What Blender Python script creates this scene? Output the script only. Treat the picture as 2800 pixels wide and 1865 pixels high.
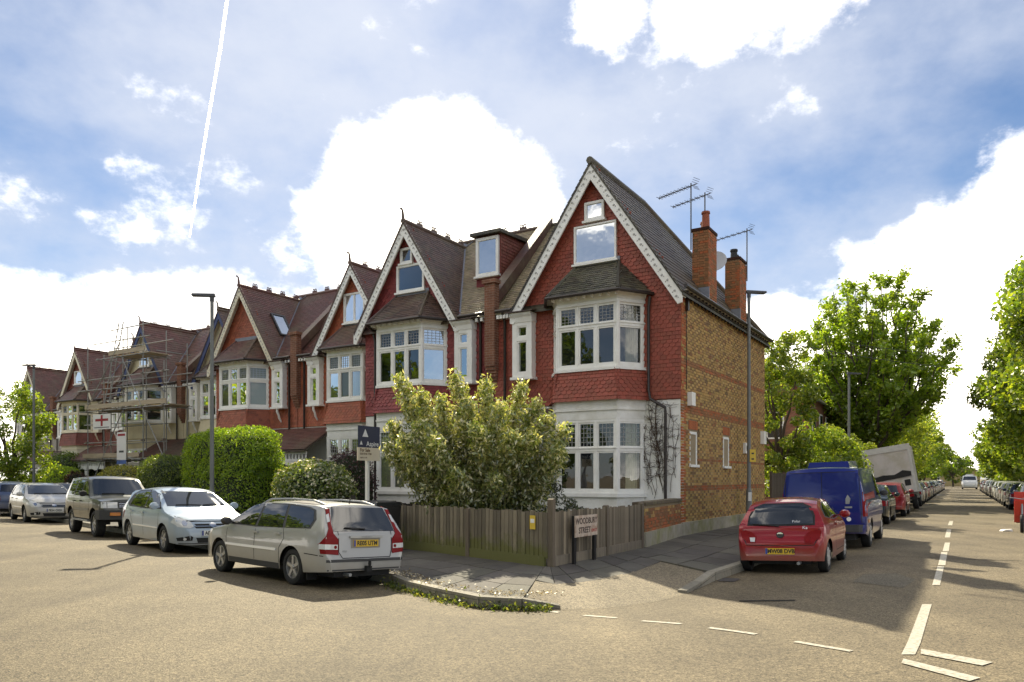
import bpy, bmesh, math, random
import numpy as np
from mathutils import Vector, Matrix
from mathutils.bvhtree import BVHTree
R = math.radians
random.seed(7); rng = np.random.default_rng(7)
for o in list(bpy.data.objects): bpy.data.objects.remove(o)
SC = bpy.context.scene; COL = SC.collection
# ---------------------------------------------------------------- camera
cam = bpy.data.cameras.new('camera'); camo = bpy.data.objects.new('camera', cam); COL.objects.link(camo)
camo.location = (0, 0, 1.62); camo.rotation_euler = (R(90), 0, 0)
cam.sensor_width = 36; cam.lens = 26.76; cam.shift_y = 0.1343; cam.clip_end = 20000; cam.clip_start = .1
SC.camera = camo
# ---------------------------------------------------------------- light and sky
SUN = Vector((-.183, 1.235, 1)).normalized()      # towards the sun
sl = bpy.data.lights.new('sun', 'SUN'); sl.energy = 2.3; sl.angle = R(.53); sl.color = (1, .90, .68)
so = bpy.data.objects.new('sun', sl); COL.objects.link(so); so.rotation_euler = (-SUN).to_track_quat('-Z', 'Y').to_euler()
SC.view_settings.view_transform = 'Standard'; SC.view_settings.look = 'None'
SC.view_settings.gamma = 1; SC.view_settings.use_curve_mapping = False
SC.view_settings.exposure = 1.8
SC.cycles.use_denoising = True
SC.cycles.max_bounces = 8; SC.cycles.transparent_max_bounces = 12
SC.cycles.sample_clamp_indirect = 6
w = bpy.data.worlds.new('World'); SC.world = w; w.use_nodes = True
def N(nt, t, **k):
    n = nt.nodes.new(t)
    for a, b in k.items(): setattr(n, a, b)
    return n
def L(nt, a, b): nt.links.new(a, b)
def px(x, y):                                     # viewing direction of a point of the photograph
    return Vector(((x-1177)/1750, 1, (1100-y)/1750))
def build_sky():
    nt = w.node_tree; nt.nodes.clear()
    out = N(nt, 'ShaderNodeOutputWorld'); bg = N(nt, 'ShaderNodeBackground'); L(nt, bg.outputs[0], out.inputs[0])
    bg.inputs[1].default_value = .1
    sky = N(nt, 'ShaderNodeTexSky', sky_type='NISHITA'); sky.sun_disc = False
    sky.sun_elevation = math.asin(SUN.z); sky.sun_rotation = math.atan2(SUN.x, SUN.y)
    sky.air_density = 1.0; sky.dust_density = .25; sky.ozone_density = 2.2; sky.altitude = 30
    tc = N(nt, 'ShaderNodeTexCoord'); D = tc.outputs['Generated']
    def vm(op, a, b=None):
        n = N(nt, 'ShaderNodeVectorMath', operation=op)
        for i, v in enumerate((a, b)):
            if v is None: continue
            if isinstance(v, (tuple, Vector)): n.inputs[i].default_value = v
            else: L(nt, v, n.inputs[i])
        return n
    def m(op, a, b=0.0, c=0.0, clamp=False):
        n = N(nt, 'ShaderNodeMath', operation=op); n.use_clamp = clamp
        for i, v in enumerate((a, b, c)):
            if isinstance(v, (int, float)): n.inputs[i].default_value = v
            else: L(nt, v, n.inputs[i])
        return n.outputs[0]
    def noise(scale, det=8, rough=.6, stretch=(1, 1, 1), off=(0, 0, 0)):
        mp = N(nt, 'ShaderNodeMapping'); L(nt, D, mp.inputs[0]); mp.inputs['Scale'].default_value = stretch; mp.inputs['Location'].default_value = off
        n = N(nt, 'ShaderNodeTexNoise'); L(nt, mp.outputs[0], n.inputs['Vector'])
        n.inputs['Scale'].default_value = scale; n.inputs['Detail'].default_value = det; n.inputs['Roughness'].default_value = rough
        return n.outputs[0]
    nz = noise(7, 10, .62, (1, 1, 1.5)); n2 = noise(2.3, 6, .55, (1, 1, 1.8), (3, 1, 0)); n3 = noise(24, 6, .6, (1, 1, 1.3))
    # cumulus: soft ellipses on the sky sphere (direction, half width, half height, weight), edges broken by noise
    blobs = [(985, 455, 235, 175, 1), (1160, 500, 130, 115, 1), (860, 560, 170, 140, 1), (1050, 600, 380, 120, .9),
             (1660, 0, 130, 85, 1), (1400, 20, 85, 95, .55), (1890, -20, 110, 55, .4), (2290, 590, 330, 90, .95), (2390, 520, 130, 150, 1), (2310, 700, 300, 105, .95),
             (2180, 850, 420, 170, 1), (1790, 745, 120, 65, .95), (225, 490, 130, 60, .22), (250, 370, 50, 35, .22), (30, 810, 300, 130, 1),
             (600, 740, 480, 95, .5), (2000, 1000, 900, 120, .7), (200, 980, 900, 160, .9)]
    best = None
    for (x, y, a, b, wt) in blobs:
        c = px(x, y); ln = c.length; c = c/ln
        e1 = Vector((c.y, -c.x, 0)).normalized(); e2 = e1.cross(c)
        u = vm('DOT_PRODUCT', D, tuple(e1*(1750*1/(a*ln)))).outputs['Value']; v = vm('DOT_PRODUCT', D, tuple(e2*(1750/(b*ln)))).outputs['Value']
        f = vm('DOT_PRODUCT', D, tuple(c)).outputs['Value']
        r2 = m('ADD', m('MULTIPLY', u, u), m('MULTIPLY', v, v))
        s = m('SUBTRACT', 1.0, m('SQRT', r2)); s = m('MULTIPLY', s, m('GREATER_THAN', f, 0.2))
        s = m('MULTIPLY', m('MAXIMUM', s, -1.0), wt)
        best = s if best is None else m('MAXIMUM', best, s)
    front = m('GREATER_THAN', vm('DOT_PRODUCT', D, (0, 1, 0)).outputs['Value'], .45)
    # the rest of the sky carries the same broken cloud cover
    gen = m('MULTIPLY_ADD', n2, 3.4, -1.68)
    back = m('SUBTRACT', 1.0, m('SMOOTH_MIN', 1.0, m('MULTIPLY_ADD', vm('DOT_PRODUCT', D, (0, 1, 0)).outputs['Value'], 2.2, -.4), .2), clamp=True)
    base = m('ADD', m('MULTIPLY', gen, back), m('MULTIPLY', best, m('SUBTRACT', 1.0, back)))
    f = m('ADD', base, m('MULTIPLY_ADD', nz, 1.8, -1.0)); f = m('ADD', f, m('MULTIPLY_ADD', n3, .35, -.17))
    mr = N(nt, 'ShaderNodeMapRange', interpolation_type='SMOOTHSTEP'); L(nt, f, mr.inputs[0]); mr.inputs[1].default_value = -.1; mr.inputs[2].default_value = .42
    thin = N(nt, 'ShaderNodeMapRange', interpolation_type='SMOOTHSTEP'); L(nt, m('ADD', n2, m('MULTIPLY', nz, .3)), thin.inputs[0])
    thin.inputs[1].default_value = .44; thin.inputs[2].default_value = .84; thin.inputs[4].default_value = .85
    # cloud body: bright, tinted warm to warm the fill light, greyer where thick
    sh = N(nt, 'ShaderNodeMapRange'); L(nt, m('ADD', nz, m('MULTIPLY', n3, .35)), sh.inputs[0]); sh.inputs[1].default_value = .45; sh.inputs[2].default_value = .85
    cc = N(nt, 'ShaderNodeMixRGB'); L(nt, sh.outputs[0], cc.inputs[0]); cc.inputs[1].default_value = (CL*1.32, CL*1.19, CL*.98, 1); cc.inputs[2].default_value = (CL*.86, CL*.82, CL*.76, 1)
    hs = N(nt, 'ShaderNodeMixRGB', blend_type='MULTIPLY'); hs.inputs[0].default_value = 1; L(nt, sky.outputs[0], hs.inputs[1]); hs.inputs[2].default_value = SKYMUL
    mx0 = N(nt, 'ShaderNodeMixRGB'); L(nt, thin.outputs[0], mx0.inputs[0]); L(nt, hs.outputs[0], mx0.inputs[1]); mx0.inputs[2].default_value = (CL*.245, CL*.26, CL*.295, 1)
    mx = N(nt, 'ShaderNodeMixRGB'); L(nt, mr.outputs[0], mx.inputs[0]); L(nt, mx0.outputs[0], mx.inputs[1]); L(nt, cc.outputs[0], mx.inputs[2])
    L(nt, mx.outputs[0], bg.inputs[0])
CL = 9.6; SKYMUL = (.25, .275, .305, 1)
build_sky()
# ---------------------------------------------------------------- mesh helpers
V = Vector
class MB:
    def __init__(s): s.v = []; s.f = []; s.c = []; s.m = []
    def face(s, pts, col=(1, 1, 1), mi=0):
        b = len(s.v); s.v.extend(tuple(p) for p in pts); s.f.append(tuple(range(b, b+len(pts)))); s.c.append(col); s.m.append(mi)
    def hexa(s, p, col=(1, 1, 1), mi=0):           # 8 corners: 0-3 one side (ccw seen from outside), 4-7 opposite
        b = len(s.v); s.v.extend(tuple(q) for q in p)
        for f in ((0, 1, 2, 3), (7, 6, 5, 4), (0, 4, 5, 1), (1, 5, 6, 2), (2, 6, 7, 3), (3, 7, 4, 0)):
            s.f.append(tuple(b+i for i in f)); s.c.append(col); s.m.append(mi)
    def box(s, x0, x1, y0, y1, z0, z1, col=(1, 1, 1), mi=0):
        s.hexa([(x0, y0, z0), (x0, y1, z0), (x1, y1, z0), (x1, y0, z0), (x0, y0, z1), (x0, y1, z1), (x1, y1, z1), (x1, y0, z1)], col, mi)
    def obox(s, c, a, b, d, col=(1, 1, 1), mi=0):  # centre and three half-axes (right-handed)
        c, a, b, d = V(c), V(a), V(b), V(d)
        s.hexa([c-a-b-d, c-a+b-d, c+a+b-d, c+a-b-d, c-a-b+d, c-a+b+d, c+a+b+d, c+a-b+d], col, mi)
    def beam(s, p, q, wx, wy, up=(0, 0, 1), col=(1, 1, 1), mi=0):
        p, q = V(p), V(q); d = (q-p); a = d.cross(V(up))
        a = a.normalized() if a.length > 1e-6 else V((1, 0, 0)); b = a.cross(d).normalized()
        s.obox((p+q)/2, d/2, -a*wx/2, b*wy/2, col, mi)
    def prism(s, poly, ext, col=(1, 1, 1), mi=0):
        e = V(ext); n = len(poly); p = [V(q) for q in poly]; b = len(s.v)
        s.v.extend(tuple(q) for q in p); s.v.extend(tuple(q+e) for q in p)
        s.f.append(tuple(range(b, b+n))); s.f.append(tuple(range(b+2*n-1, b+n-1, -1)))
        for i in range(n): j = (i+1) % n; s.f.append((b+j, b+i, b+n+i, b+n+j))
        s.c.extend([col]*(n+2)); s.m.extend([mi]*(n+2))
    def tube(s, pts, r, n=8, cap=True, col=(1, 1, 1), mi=0):
        pts = [V(p) for p in pts]; k = len(pts); rr = r if isinstance(r, (list, tuple)) else [r]*k
        b = len(s.v); ref = None
        for i, p in enumerate(pts):
            d = (pts[min(i+1, k-1)]-pts[max(i-1, 0)]).normalized()
            if ref is None: ref = V((0, 0, 1)) if abs(d.z) < .9 else V((1, 0, 0))
            a = d.cross(ref)
            if a.length < 1e-5: a = d.cross(V((0, 1, 0)))
            a.normalize(); e = a.cross(d); ref = e*-1 if False else ref
            for j in range(n):
                t = 2*math.pi*j/n; s.v.append(tuple(p+(a*math.cos(t)+e*math.sin(t))*rr[i]))
        for i in range(k-1):
            for j in range(n):
                j2 = (j+1) % n; s.f.append((b+i*n+j, b+i*n+j2, b+(i+1)*n+j2, b+(i+1)*n+j)); s.c.append(col); s.m.append(mi)
        if cap:
            s.f.append(tuple(b+j for j in range(n-1, -1, -1))); s.f.append(tuple(b+(k-1)*n+j for j in range(n))); s.c.extend([col]*2); s.m.extend([mi]*2)
    def lathe(s, prof, n=24, axis='z', c=(0, 0, 0), col=(1, 1, 1), mi=0, a0=0, a1=2*math.pi):
        b = len(s.v); k = len(prof); c = V(c); full = abs(a1-a0-2*math.pi) < 1e-6; m = n if full else n+1
        for i in range(m):
            t = a0+(a1-a0)*i/n
            for (r, h) in prof:
                x, y = r*math.cos(t), r*math.sin(t)
                p = V((x, y, h)) if axis == 'z' else (V((x, h, y)) if axis == 'y' else V((h, x, y)))
                s.v.append(tuple(c+p))
        for i in range(n):
            i2 = (i+1) % m
            for j in range(k-1):
                s.f.append((b+i*k+j, b+i2*k+j, b+i2*k+j+1, b+i*k+j+1)); s.c.append(col); s.m.append(mi)
    def mesh(s, name, off=(0, 0, 0)):
        me = bpy.data.meshes.new(name)
        o = off; vv = [(p[0]-o[0], p[1]-o[1], p[2]-o[2]) for p in s.v] if any(o) else s.v
        me.from_pydata(vv, [], s.f)
        if s.c:
            a = me.attributes.new('Col', 'FLOAT_COLOR', 'FACE'); arr = np.ones((len(s.c), 4), np.float32); arr[:, :3] = np.array(s.c, np.float32)
            a.data.foreach_set('color', arr.ravel())
        return me
    def build(s, name, mats, parent=None, off=(0, 0, 0), smooth=False, fix=True, **kw):
        me = s.mesh(name, off)
        for mt in (mats if isinstance(mats, (list, tuple)) else [mats]): me.materials.append(mt)
        if any(s.m): me.polygons.foreach_set('material_index', s.m)
        if fix:
            bm = bmesh.new(); bm.from_mesh(me); bmesh.ops.recalc_face_normals(bm, faces=bm.faces); bm.to_mesh(me); bm.free()
        if smooth:
            me.polygons.foreach_set('use_smooth', [True]*len(me.polygons)); me.set_sharp_from_angle(angle=R(40))
        return link(name, me, parent, **kw)
def link(name, me, parent=None, label=None, cat=None, group=None, kind=None, loc=None):
    o = bpy.data.objects.new(name, me); COL.objects.link(o)
    if parent: o.parent = parent
    if loc is not None: o.location = loc
    tag(o, label, cat, group, kind); return o
def tag(o, label=None, cat=None, group=None, kind=None):
    for k, v in (('label', label), ('category', cat), ('group', group), ('kind', kind)):
        if v: o[k] = v
    return o
def thing(name, label, cat, loc=(0, 0, 0), rz=0, group=None):
    o = bpy.data.objects.new(name, None); COL.objects.link(o); o.empty_display_size = .3
    o.location = loc; o.rotation_euler = (0, 0, rz); return tag(o, label, cat, group)
def copy_tree(o, parent=None):
    c = o.copy(); COL.objects.link(c)
    if parent: c.parent = parent
    for ch in list(o.children): copy_tree(ch, c)
    return c
# ---------------------------------------------------------------- materials
MATS = {}
def pmat(name, col, rough=.75, var=.12, vs=5, bump=0, bs=60, attr=False, metal=0, coat=0, spec=.5, objc=False, sub=None, tint=None, ts=1.2, tamt=.5, stretch=(1, 1, 1)):
    if name in MATS: return MATS[name]
    m = bpy.data.materials.new(name); m.use_nodes = True; nt = m.node_tree; b = nt.nodes['Principled BSDF']; MATS[name] = m
    b.inputs['Roughness'].default_value = rough; b.inputs['Metallic'].default_value = metal; b.inputs['Specular IOR Level'].default_value = spec
    b.inputs['Coat Weight'].default_value = coat; b.inputs['Coat Roughness'].default_value = .04
    tc = N(nt, 'ShaderNodeTexCoord'); mp = N(nt, 'ShaderNodeMapping'); L(nt, tc.outputs['Object'], mp.inputs[0]); mp.inputs['Scale'].default_value = stretch
    c = N(nt, 'ShaderNodeRGB'); c.outputs[0].default_value = (*col, 1); last = c.outputs[0]
    def mul(a, bsock, fac=1, bt='MULTIPLY'):
        x = N(nt, 'ShaderNodeMixRGB', blend_type=bt); x.inputs[0].default_value = fac if isinstance(fac, (int, float)) else 1
        if not isinstance(fac, (int, float)): L(nt, fac, x.inputs[0])
        L(nt, a, x.inputs[1])
        if isinstance(bsock, tuple): x.inputs[2].default_value = bsock
        else: L(nt, bsock, x.inputs[2])
        return x.outputs[0]
    if objc:
        oi = N(nt, 'ShaderNodeObjectInfo'); last = oi.outputs['Color']
    if attr:
        at = N(nt, 'ShaderNodeAttribute'); at.attribute_name = 'Col'; last = mul(last, at.outputs['Color'])
    if tint:
        n = N(nt, 'ShaderNodeTexNoise'); L(nt, mp.outputs[0], n.inputs['Vector']); n.inputs['Scale'].default_value = ts; n.inputs['Detail'].default_value = 6; n.inputs['Roughness'].default_value = .65
        r = N(nt, 'ShaderNodeMapRange', interpolation_type='SMOOTHSTEP'); L(nt, n.outputs[0], r.inputs[0]); r.inputs[1].default_value = .42; r.inputs[2].default_value = .72; r.inputs[4].default_value = tamt
        last = mul(last, (*tint, 1), r.outputs[0], 'MIX')
    if var:
        n = N(nt, 'ShaderNodeTexNoise'); L(nt, mp.outputs[0], n.inputs['Vector']); n.inputs['Scale'].default_value = vs; n.inputs['Detail'].default_value = 8; n.inputs['Roughness'].default_value = .7
        r = N(nt, 'ShaderNodeMapRange'); L(nt, n.outputs[0], r.inputs[0]); r.inputs[1].default_value = .25; r.inputs[2].default_value = .75; r.inputs[3].default_value = 1-var; r.inputs[4].default_value = 1+var
        last = mul(last, r.outputs[0])
    L(nt, last, b.inputs['Base Color'])
    if bump:
        n = N(nt, 'ShaderNodeTexNoise'); L(nt, mp.outputs[0], n.inputs['Vector']); n.inputs['Scale'].default_value = bs; n.inputs['Detail'].default_value = 4
        bp = N(nt, 'ShaderNodeBump'); bp.inputs['Strength'].default_value = bump; bp.inputs['Distance'].default_value = .01; L(nt, n.outputs[0], bp.inputs['Height']); L(nt, bp.outputs[0], b.inputs['Normal'])
    return m
def brickmat(name, c1, c2, mortar, axis='x', bump=.5):
    if name in MATS: return MATS[name]
    m = bpy.data.materials.new(name); m.use_nodes = True; nt = m.node_tree; b = nt.nodes['Principled BSDF']; MATS[name] = m; b.inputs['Roughness'].default_value = .85
    tc = N(nt, 'ShaderNodeTexCoord'); sp = N(nt, 'ShaderNodeSeparateXYZ'); L(nt, tc.outputs['Object'], sp.inputs[0]); cb = N(nt, 'ShaderNodeCombineXYZ')
    ad = N(nt, 'ShaderNodeMath', operation='ADD'); L(nt, sp.outputs[0], ad.inputs[0]); L(nt, sp.outputs[1], ad.inputs[1])
    L(nt, ad.outputs[0] if axis == 'xy' else sp.outputs[0 if axis == 'x' else 1], cb.inputs[0]); L(nt, sp.outputs[2], cb.inputs[1])
    t = N(nt, 'ShaderNodeTexBrick'); L(nt, cb.outputs[0], t.inputs['Vector']); t.inputs['Color1'].default_value = (*c1, 1); t.inputs['Color2'].default_value = (*c2, 1); t.inputs['Mortar'].default_value = (*mortar, 1)
    t.inputs['Scale'].default_value = 1; t.inputs['Brick Width'].default_value = .225; t.inputs['Row Height'].default_value = .075; t.inputs['Mortar Size'].default_value = .006
    n = N(nt, 'ShaderNodeTexNoise'); L(nt, tc.outputs['Object'], n.inputs['Vector']); n.inputs['Scale'].default_value = 3; n.inputs['Detail'].default_value = 8
    mx = N(nt, 'ShaderNodeMixRGB', blend_type='OVERLAY'); mx.inputs[0].default_value = .5; L(nt, t.outputs[0], mx.inputs[1]); L(nt, n.outputs[0], mx.inputs[2]); L(nt, mx.outputs[0], b.inputs['Base Color'])
    bp = N(nt, 'ShaderNodeBump'); bp.inputs['Strength'].default_value = bump; bp.inputs['Distance'].default_value = .01; bp.invert = True; L(nt, t.outputs['Fac'], bp.inputs['Height']); L(nt, bp.outputs[0], b.inputs['Normal'])
    return m
def leafmat(name, trans=.55, gloss=.06, tcol=(1.25, 1.2, .45)):
    if name in MATS: return MATS[name]
    m = bpy.data.materials.new(name); m.use_nodes = True; nt = m.node_tree; nt.nodes.clear(); MATS[name] = m
    o = N(nt, 'ShaderNodeOutputMaterial'); at = N(nt, 'ShaderNodeAttribute'); at.attribute_name = 'Col'
    d = N(nt, 'ShaderNodeBsdfDiffuse'); t = N(nt, 'ShaderNodeBsdfTranslucent'); g = N(nt, 'ShaderNodeBsdfGlossy'); g.inputs['Roughness'].default_value = .38
    g.inputs['Color'].default_value = (.9, .9, .85, 1)
    L(nt, at.outputs['Color'], d.inputs[0]); mu = N(nt, 'ShaderNodeMixRGB', blend_type='MULTIPLY'); mu.inputs[0].default_value = 1; L(nt, at.outputs['Color'], mu.inputs[1]); mu.inputs[2].default_value = (*[c*1.5 for c in tcol], 1)
    L(nt, mu.outputs[0], t.inputs[0]); a = N(nt, 'ShaderNodeMixShader'); a.inputs[0].default_value = trans; L(nt, d.outputs[0], a.inputs[1]); L(nt, t.outputs[0], a.inputs[2])
    b = N(nt, 'ShaderNodeMixShader'); b.inputs[0].default_value = gloss; L(nt, a.outputs[0], b.inputs[1]); L(nt, g.outputs[0], b.inputs[2]); L(nt, b.outputs[0], o.inputs[0])
    return m
def glassmat(name, fac=.25, tint=(.7, .75, .75), gcol=(1, 1, 1), rough=.01):
    if name in MATS: return MATS[name]
    m = bpy.data.materials.new(name); m.use_nodes = True; nt = m.node_tree; nt.nodes.clear(); MATS[name] = m
    o = N(nt, 'ShaderNodeOutputMaterial'); t = N(nt, 'ShaderNodeBsdfTransparent'); t.inputs[0].default_value = (*tint, 1)
    g = N(nt, 'ShaderNodeBsdfGlossy'); g.inputs['Roughness'].default_value = rough; g.inputs['Color'].default_value = (*gcol, 1)
    lw = N(nt, 'ShaderNodeLayerWeight'); lw.inputs[0].default_value = .3; r = N(nt, 'ShaderNodeMapRange'); L(nt, lw.outputs['Fresnel'], r.inputs[0]); r.inputs[3].default_value = fac; r.inputs[4].default_value = 1
    n = N(nt, 'ShaderNodeTexNoise'); tc = N(nt, 'ShaderNodeTexCoord'); L(nt, tc.outputs['Object'], n.inputs['Vector']); n.inputs['Scale'].default_value = 1.7
    bp = N(nt, 'ShaderNodeBump'); bp.inputs['Strength'].default_value = .12; bp.inputs['Distance'].default_value = .03; L(nt, n.outputs[0], bp.inputs['Height']); L(nt, bp.outputs[0], g.inputs['Normal'])
    a = N(nt, 'ShaderNodeMixShader'); L(nt, r.outputs[0], a.inputs[0]); L(nt, t.outputs[0], a.inputs[1]); L(nt, g.outputs[0], a.inputs[2]); L(nt, a.outputs[0], o.inputs[0])
    return m
def text_mesh(txt, size, mat, parent, M, name='lettering', ext=.001, align='CENTER', sx=1.0, bold=0):
    cu = bpy.data.curves.new('t', 'FONT'); cu.body = txt; cu.size = size; cu.extrude = ext; cu.align_x = align; cu.align_y = 'CENTER'; cu.offset = bold; cu.resolution_u = 3
    ob = bpy.data.objects.new('t', cu); COL.objects.link(ob); me = bpy.data.meshes.new_from_object(ob)
    bpy.data.objects.remove(ob); bpy.data.curves.remove(cu); me.name = name
    me.transform(M @ Matrix.Diagonal((sx, 1, 1, 1))); me.materials.clear(); me.materials.append(mat)
    return link(name, me, parent)
def frame(o, u, v):                                # 4x4: local x->u, y->v, z->u x v
    u, v = V(u).normalized(), V(v).normalized(); n = u.cross(v); o = V(o)
    return Matrix(((u.x, v.x, n.x, o.x), (u.y, v.y, n.y, o.y), (u.z, v.z, n.z, o.z), (0, 0, 0, 1)))
# ---------------------------------------------------------------- the lie of the land (metres; camera at the origin looking along +y)
rd = V((-.669, .743)); rn = V((.743, .669))          # main road, receding; towards the houses
sd = V((.5075, .8616)); sn = V((-.8616, .5075))      # side street, receding; towards the left
def far(p, d, s): return (p[0]+d[0]*s, p[1]+d[1]*s)
KP = [far((-1.98, 12.3), rd, s) for s in (75, 60, 45, 36, 30, 25, 20, 16, 12, 9, 6, 3)] + [(-1.98, 12.3), (-1.63, 11.57), (-1.09, 10.8), (-.44, 10.0), (.13, 9.86), (.64, 9.92), (1.21, 9.98), (1.95, 10.5), (2.59, 11.25), (3.4, 12.7), (4.36, 14.17)]
KP += [far((4.36, 14.17), sd, s) for s in (2, 4, 6, 8, 10, 13, 16, 20, 25, 32, 40, 55, 75, 100, 130, 170)]
BP = [far((-.21, 13.94), rd, s) for s in (75, 60, 45, 36, 30, 25, 20, 16, 12, 9, 6, 3)] + [(-.21, 13.94), (-.02, 13.72), (.2, 13.46), (.42, 13.2), (.56, 13.03), (.65, 12.93), (.78, 13.15), (1.05, 13.6), (1.55, 14.42), (2.2, 15.5), (2.87, 16.6)]
BP += [(3.7, 18.4), (4.45, 20.04), (5.35, 21.5), (6.3, 23.0), (7.2, 24.5), (8.6, 26.75), (10.1, 29.2)] + [far((8.95+1.1, 27.6+1.6), sd, s) for s in (4, 9, 16, 24, 39, 59, 84, 114, 154)]
RK0 = (4.36+5.0, 14.17-8.4)                          # right-hand kerb of the side street
rk0 = V((4.36, 14.17)) - sn*7.55
RKP = [tuple(rk0+sd*s) for s in (-40, -20, -8, 0, 8, 16, 25, 40, 60, 90, 130, 170)]
def segdist(P, poly):
    P = np.asarray(P, float); best = np.full(len(P), 1e9)
    for a, b in zip(poly[:-1], poly[1:]):
        a = np.array(a); d = np.array(b)-a; t = np.clip(((P-a)@d)/(d@d), 0, 1); best = np.minimum(best, np.linalg.norm(P-(a+t[:, None]*d), axis=1))
    return best
def zroad_np(P):
    d = segdist(P, KP); t = np.clip(1-d/2.3, 0, 1); z = -.085*t*t*(3-2*t)
    d = segdist(P, RKP); t = np.clip(1-d/2.3, 0, 1); return z-.06*t*t*(3-2*t)
def zroad(x, y): return float(zroad_np([(x, y)])[0])
# asphalt: pale worn chippings, streaked with tyre wear and patched
def asphalt(name, c0, c1, wear):
    m = bpy.data.materials.new(name); m.use_nodes = True; nt = m.node_tree; b = nt.nodes['Principled BSDF']; b.inputs['Roughness'].default_value = .8; b.inputs['Specular IOR Level'].default_value = .35
    tc = N(nt, 'ShaderNodeTexCoord')
    def nz(sc, det=4, ro=.6):
        n = N(nt, 'ShaderNodeTexNoise'); L(nt, tc.outputs['Object'], n.inputs['Vector']); n.inputs['Scale'].default_value = sc; n.inputs['Detail'].default_value = det; n.inputs['Roughness'].default_value = ro; return n.outputs[0]
    vo = N(nt, 'ShaderNodeTexVoronoi'); L(nt, tc.outputs['Object'], vo.inputs['Vector']); vo.inputs['Scale'].default_value = 75
    hs = N(nt, 'ShaderNodeSeparateColor'); L(nt, vo.outputs['Color'], hs.inputs[0])
    gr = N(nt, 'ShaderNodeMapRange'); L(nt, hs.outputs[0], gr.inputs[0]); gr.inputs[3].default_value = .4; gr.inputs[4].default_value = 1.7
    mx = N(nt, 'ShaderNodeMixRGB'); r = N(nt, 'ShaderNodeMapRange'); L(nt, nz(.35, 8, .65), r.inputs[0]); r.inputs[1].default_value = .35; r.inputs[2].default_value = .68
    L(nt, r.outputs[0], mx.inputs[0]); mx.inputs[1].default_value = (*c0, 1); mx.inputs[2].default_value = (*c1, 1)
    m1 = N(nt, 'ShaderNodeMixRGB', blend_type='MULTIPLY'); m1.inputs[0].default_value = 1; L(nt, mx.outputs[0], m1.inputs[1]); L(nt, gr.outputs[0], m1.inputs[2])
    r2 = N(nt, 'ShaderNodeMapRange'); L(nt, nz(14, 6, .7), r2.inputs[0]); r2.inputs[1].default_value = .3; r2.inputs[2].default_value = .7; r2.inputs[3].default_value = 1-wear; r2.inputs[4].default_value = 1+wear
    m2 = N(nt, 'ShaderNodeMixRGB', blend_type='MULTIPLY'); m2.inputs[0].default_value = 1; L(nt, m1.outputs[0], m2.inputs[1]); L(nt, r2.outputs[0], m2.inputs[2])
    # tyre-polished bands running along the two carriageways
    mp = N(nt, 'ShaderNodeMapping'); L(nt, tc.outputs['Object'], mp.inputs[0]); mp.inputs['Rotation'].default_value = (0, 0, R(-48)); mp.inputs['Scale'].default_value = (1.1, .09, 1)
    tn = N(nt, 'ShaderNodeTexNoise'); L(nt, mp.outputs[0], tn.inputs['Vector']); tn.inputs['Scale'].default_value = 1.0; tn.inputs['Detail'].default_value = 5
    tr = N(nt, 'ShaderNodeMapRange'); L(nt, tn.outputs[0], tr.inputs[0]); tr.inputs[1].default_value = .3; tr.inputs[2].default_value = .7; tr.inputs[3].default_value = .8; tr.inputs[4].default_value = 1.16
    m4 = N(nt, 'ShaderNodeMixRGB', blend_type='MULTIPLY'); m4.inputs[0].default_value = 1; L(nt, m2.outputs[0], m4.inputs[1]); L(nt, tr.outputs[0], m4.inputs[2]); m2 = m4
    # oil drips and dark specks
    r3 = N(nt, 'ShaderNodeMapRange', interpolation_type='SMOOTHSTEP'); L(nt, nz(1.9, 9, .75), r3.inputs[0]); r3.inputs[1].default_value = .60; r3.inputs[2].default_value = .78; r3.inputs[4].default_value = .5
    m3 = N(nt, 'ShaderNodeMixRGB'); L(nt, r3.outputs[0], m3.inputs[0]); L(nt, m2.outputs[0], m3.inputs[1]); m3.inputs[2].default_value = (*[c*.45 for c in c0], 1)
    L(nt, m3.outputs[0], b.inputs['Base Color'])
    bp = N(nt, 'ShaderNodeBump'); bp.inputs['Strength'].default_value = .6; bp.inputs['Distance'].default_value = .008; L(nt, vo.outputs['Distance'], bp.inputs['Height']); L(nt, bp.outputs[0], b.inputs['Normal'])
    return m
M_road = asphalt('asphalt_worn', (.108, .085, .050), (.182, .145, .086), .28)
M_patch = asphalt('asphalt_patch', (.10, .085, .058), (.14, .12, .08), .15)
M_ramp = asphalt('asphalt_ramp', (.17, .14, .09), (.22, .18, .12), .25)
M_slab = pmat('paving_concrete', (.105, .096, .08), .85, .22, 4, .35, 90, attr=True, tint=(.065, .06, .05), ts=1.6, tamt=.5)
M_kerb = pmat('granite_kerb', (.26, .24, .19), .8, .3, 16, .4, 70, attr=True)
M_paint = pmat('road_paint', (.50, .46, .37), .7, .25, 30, .2, 80, tint=(.2, .17, .11), ts=26, tamt=.9)
M_earth = pmat('earth', (.10, .085, .055), .95, .3, 3, .5, 20)
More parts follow.
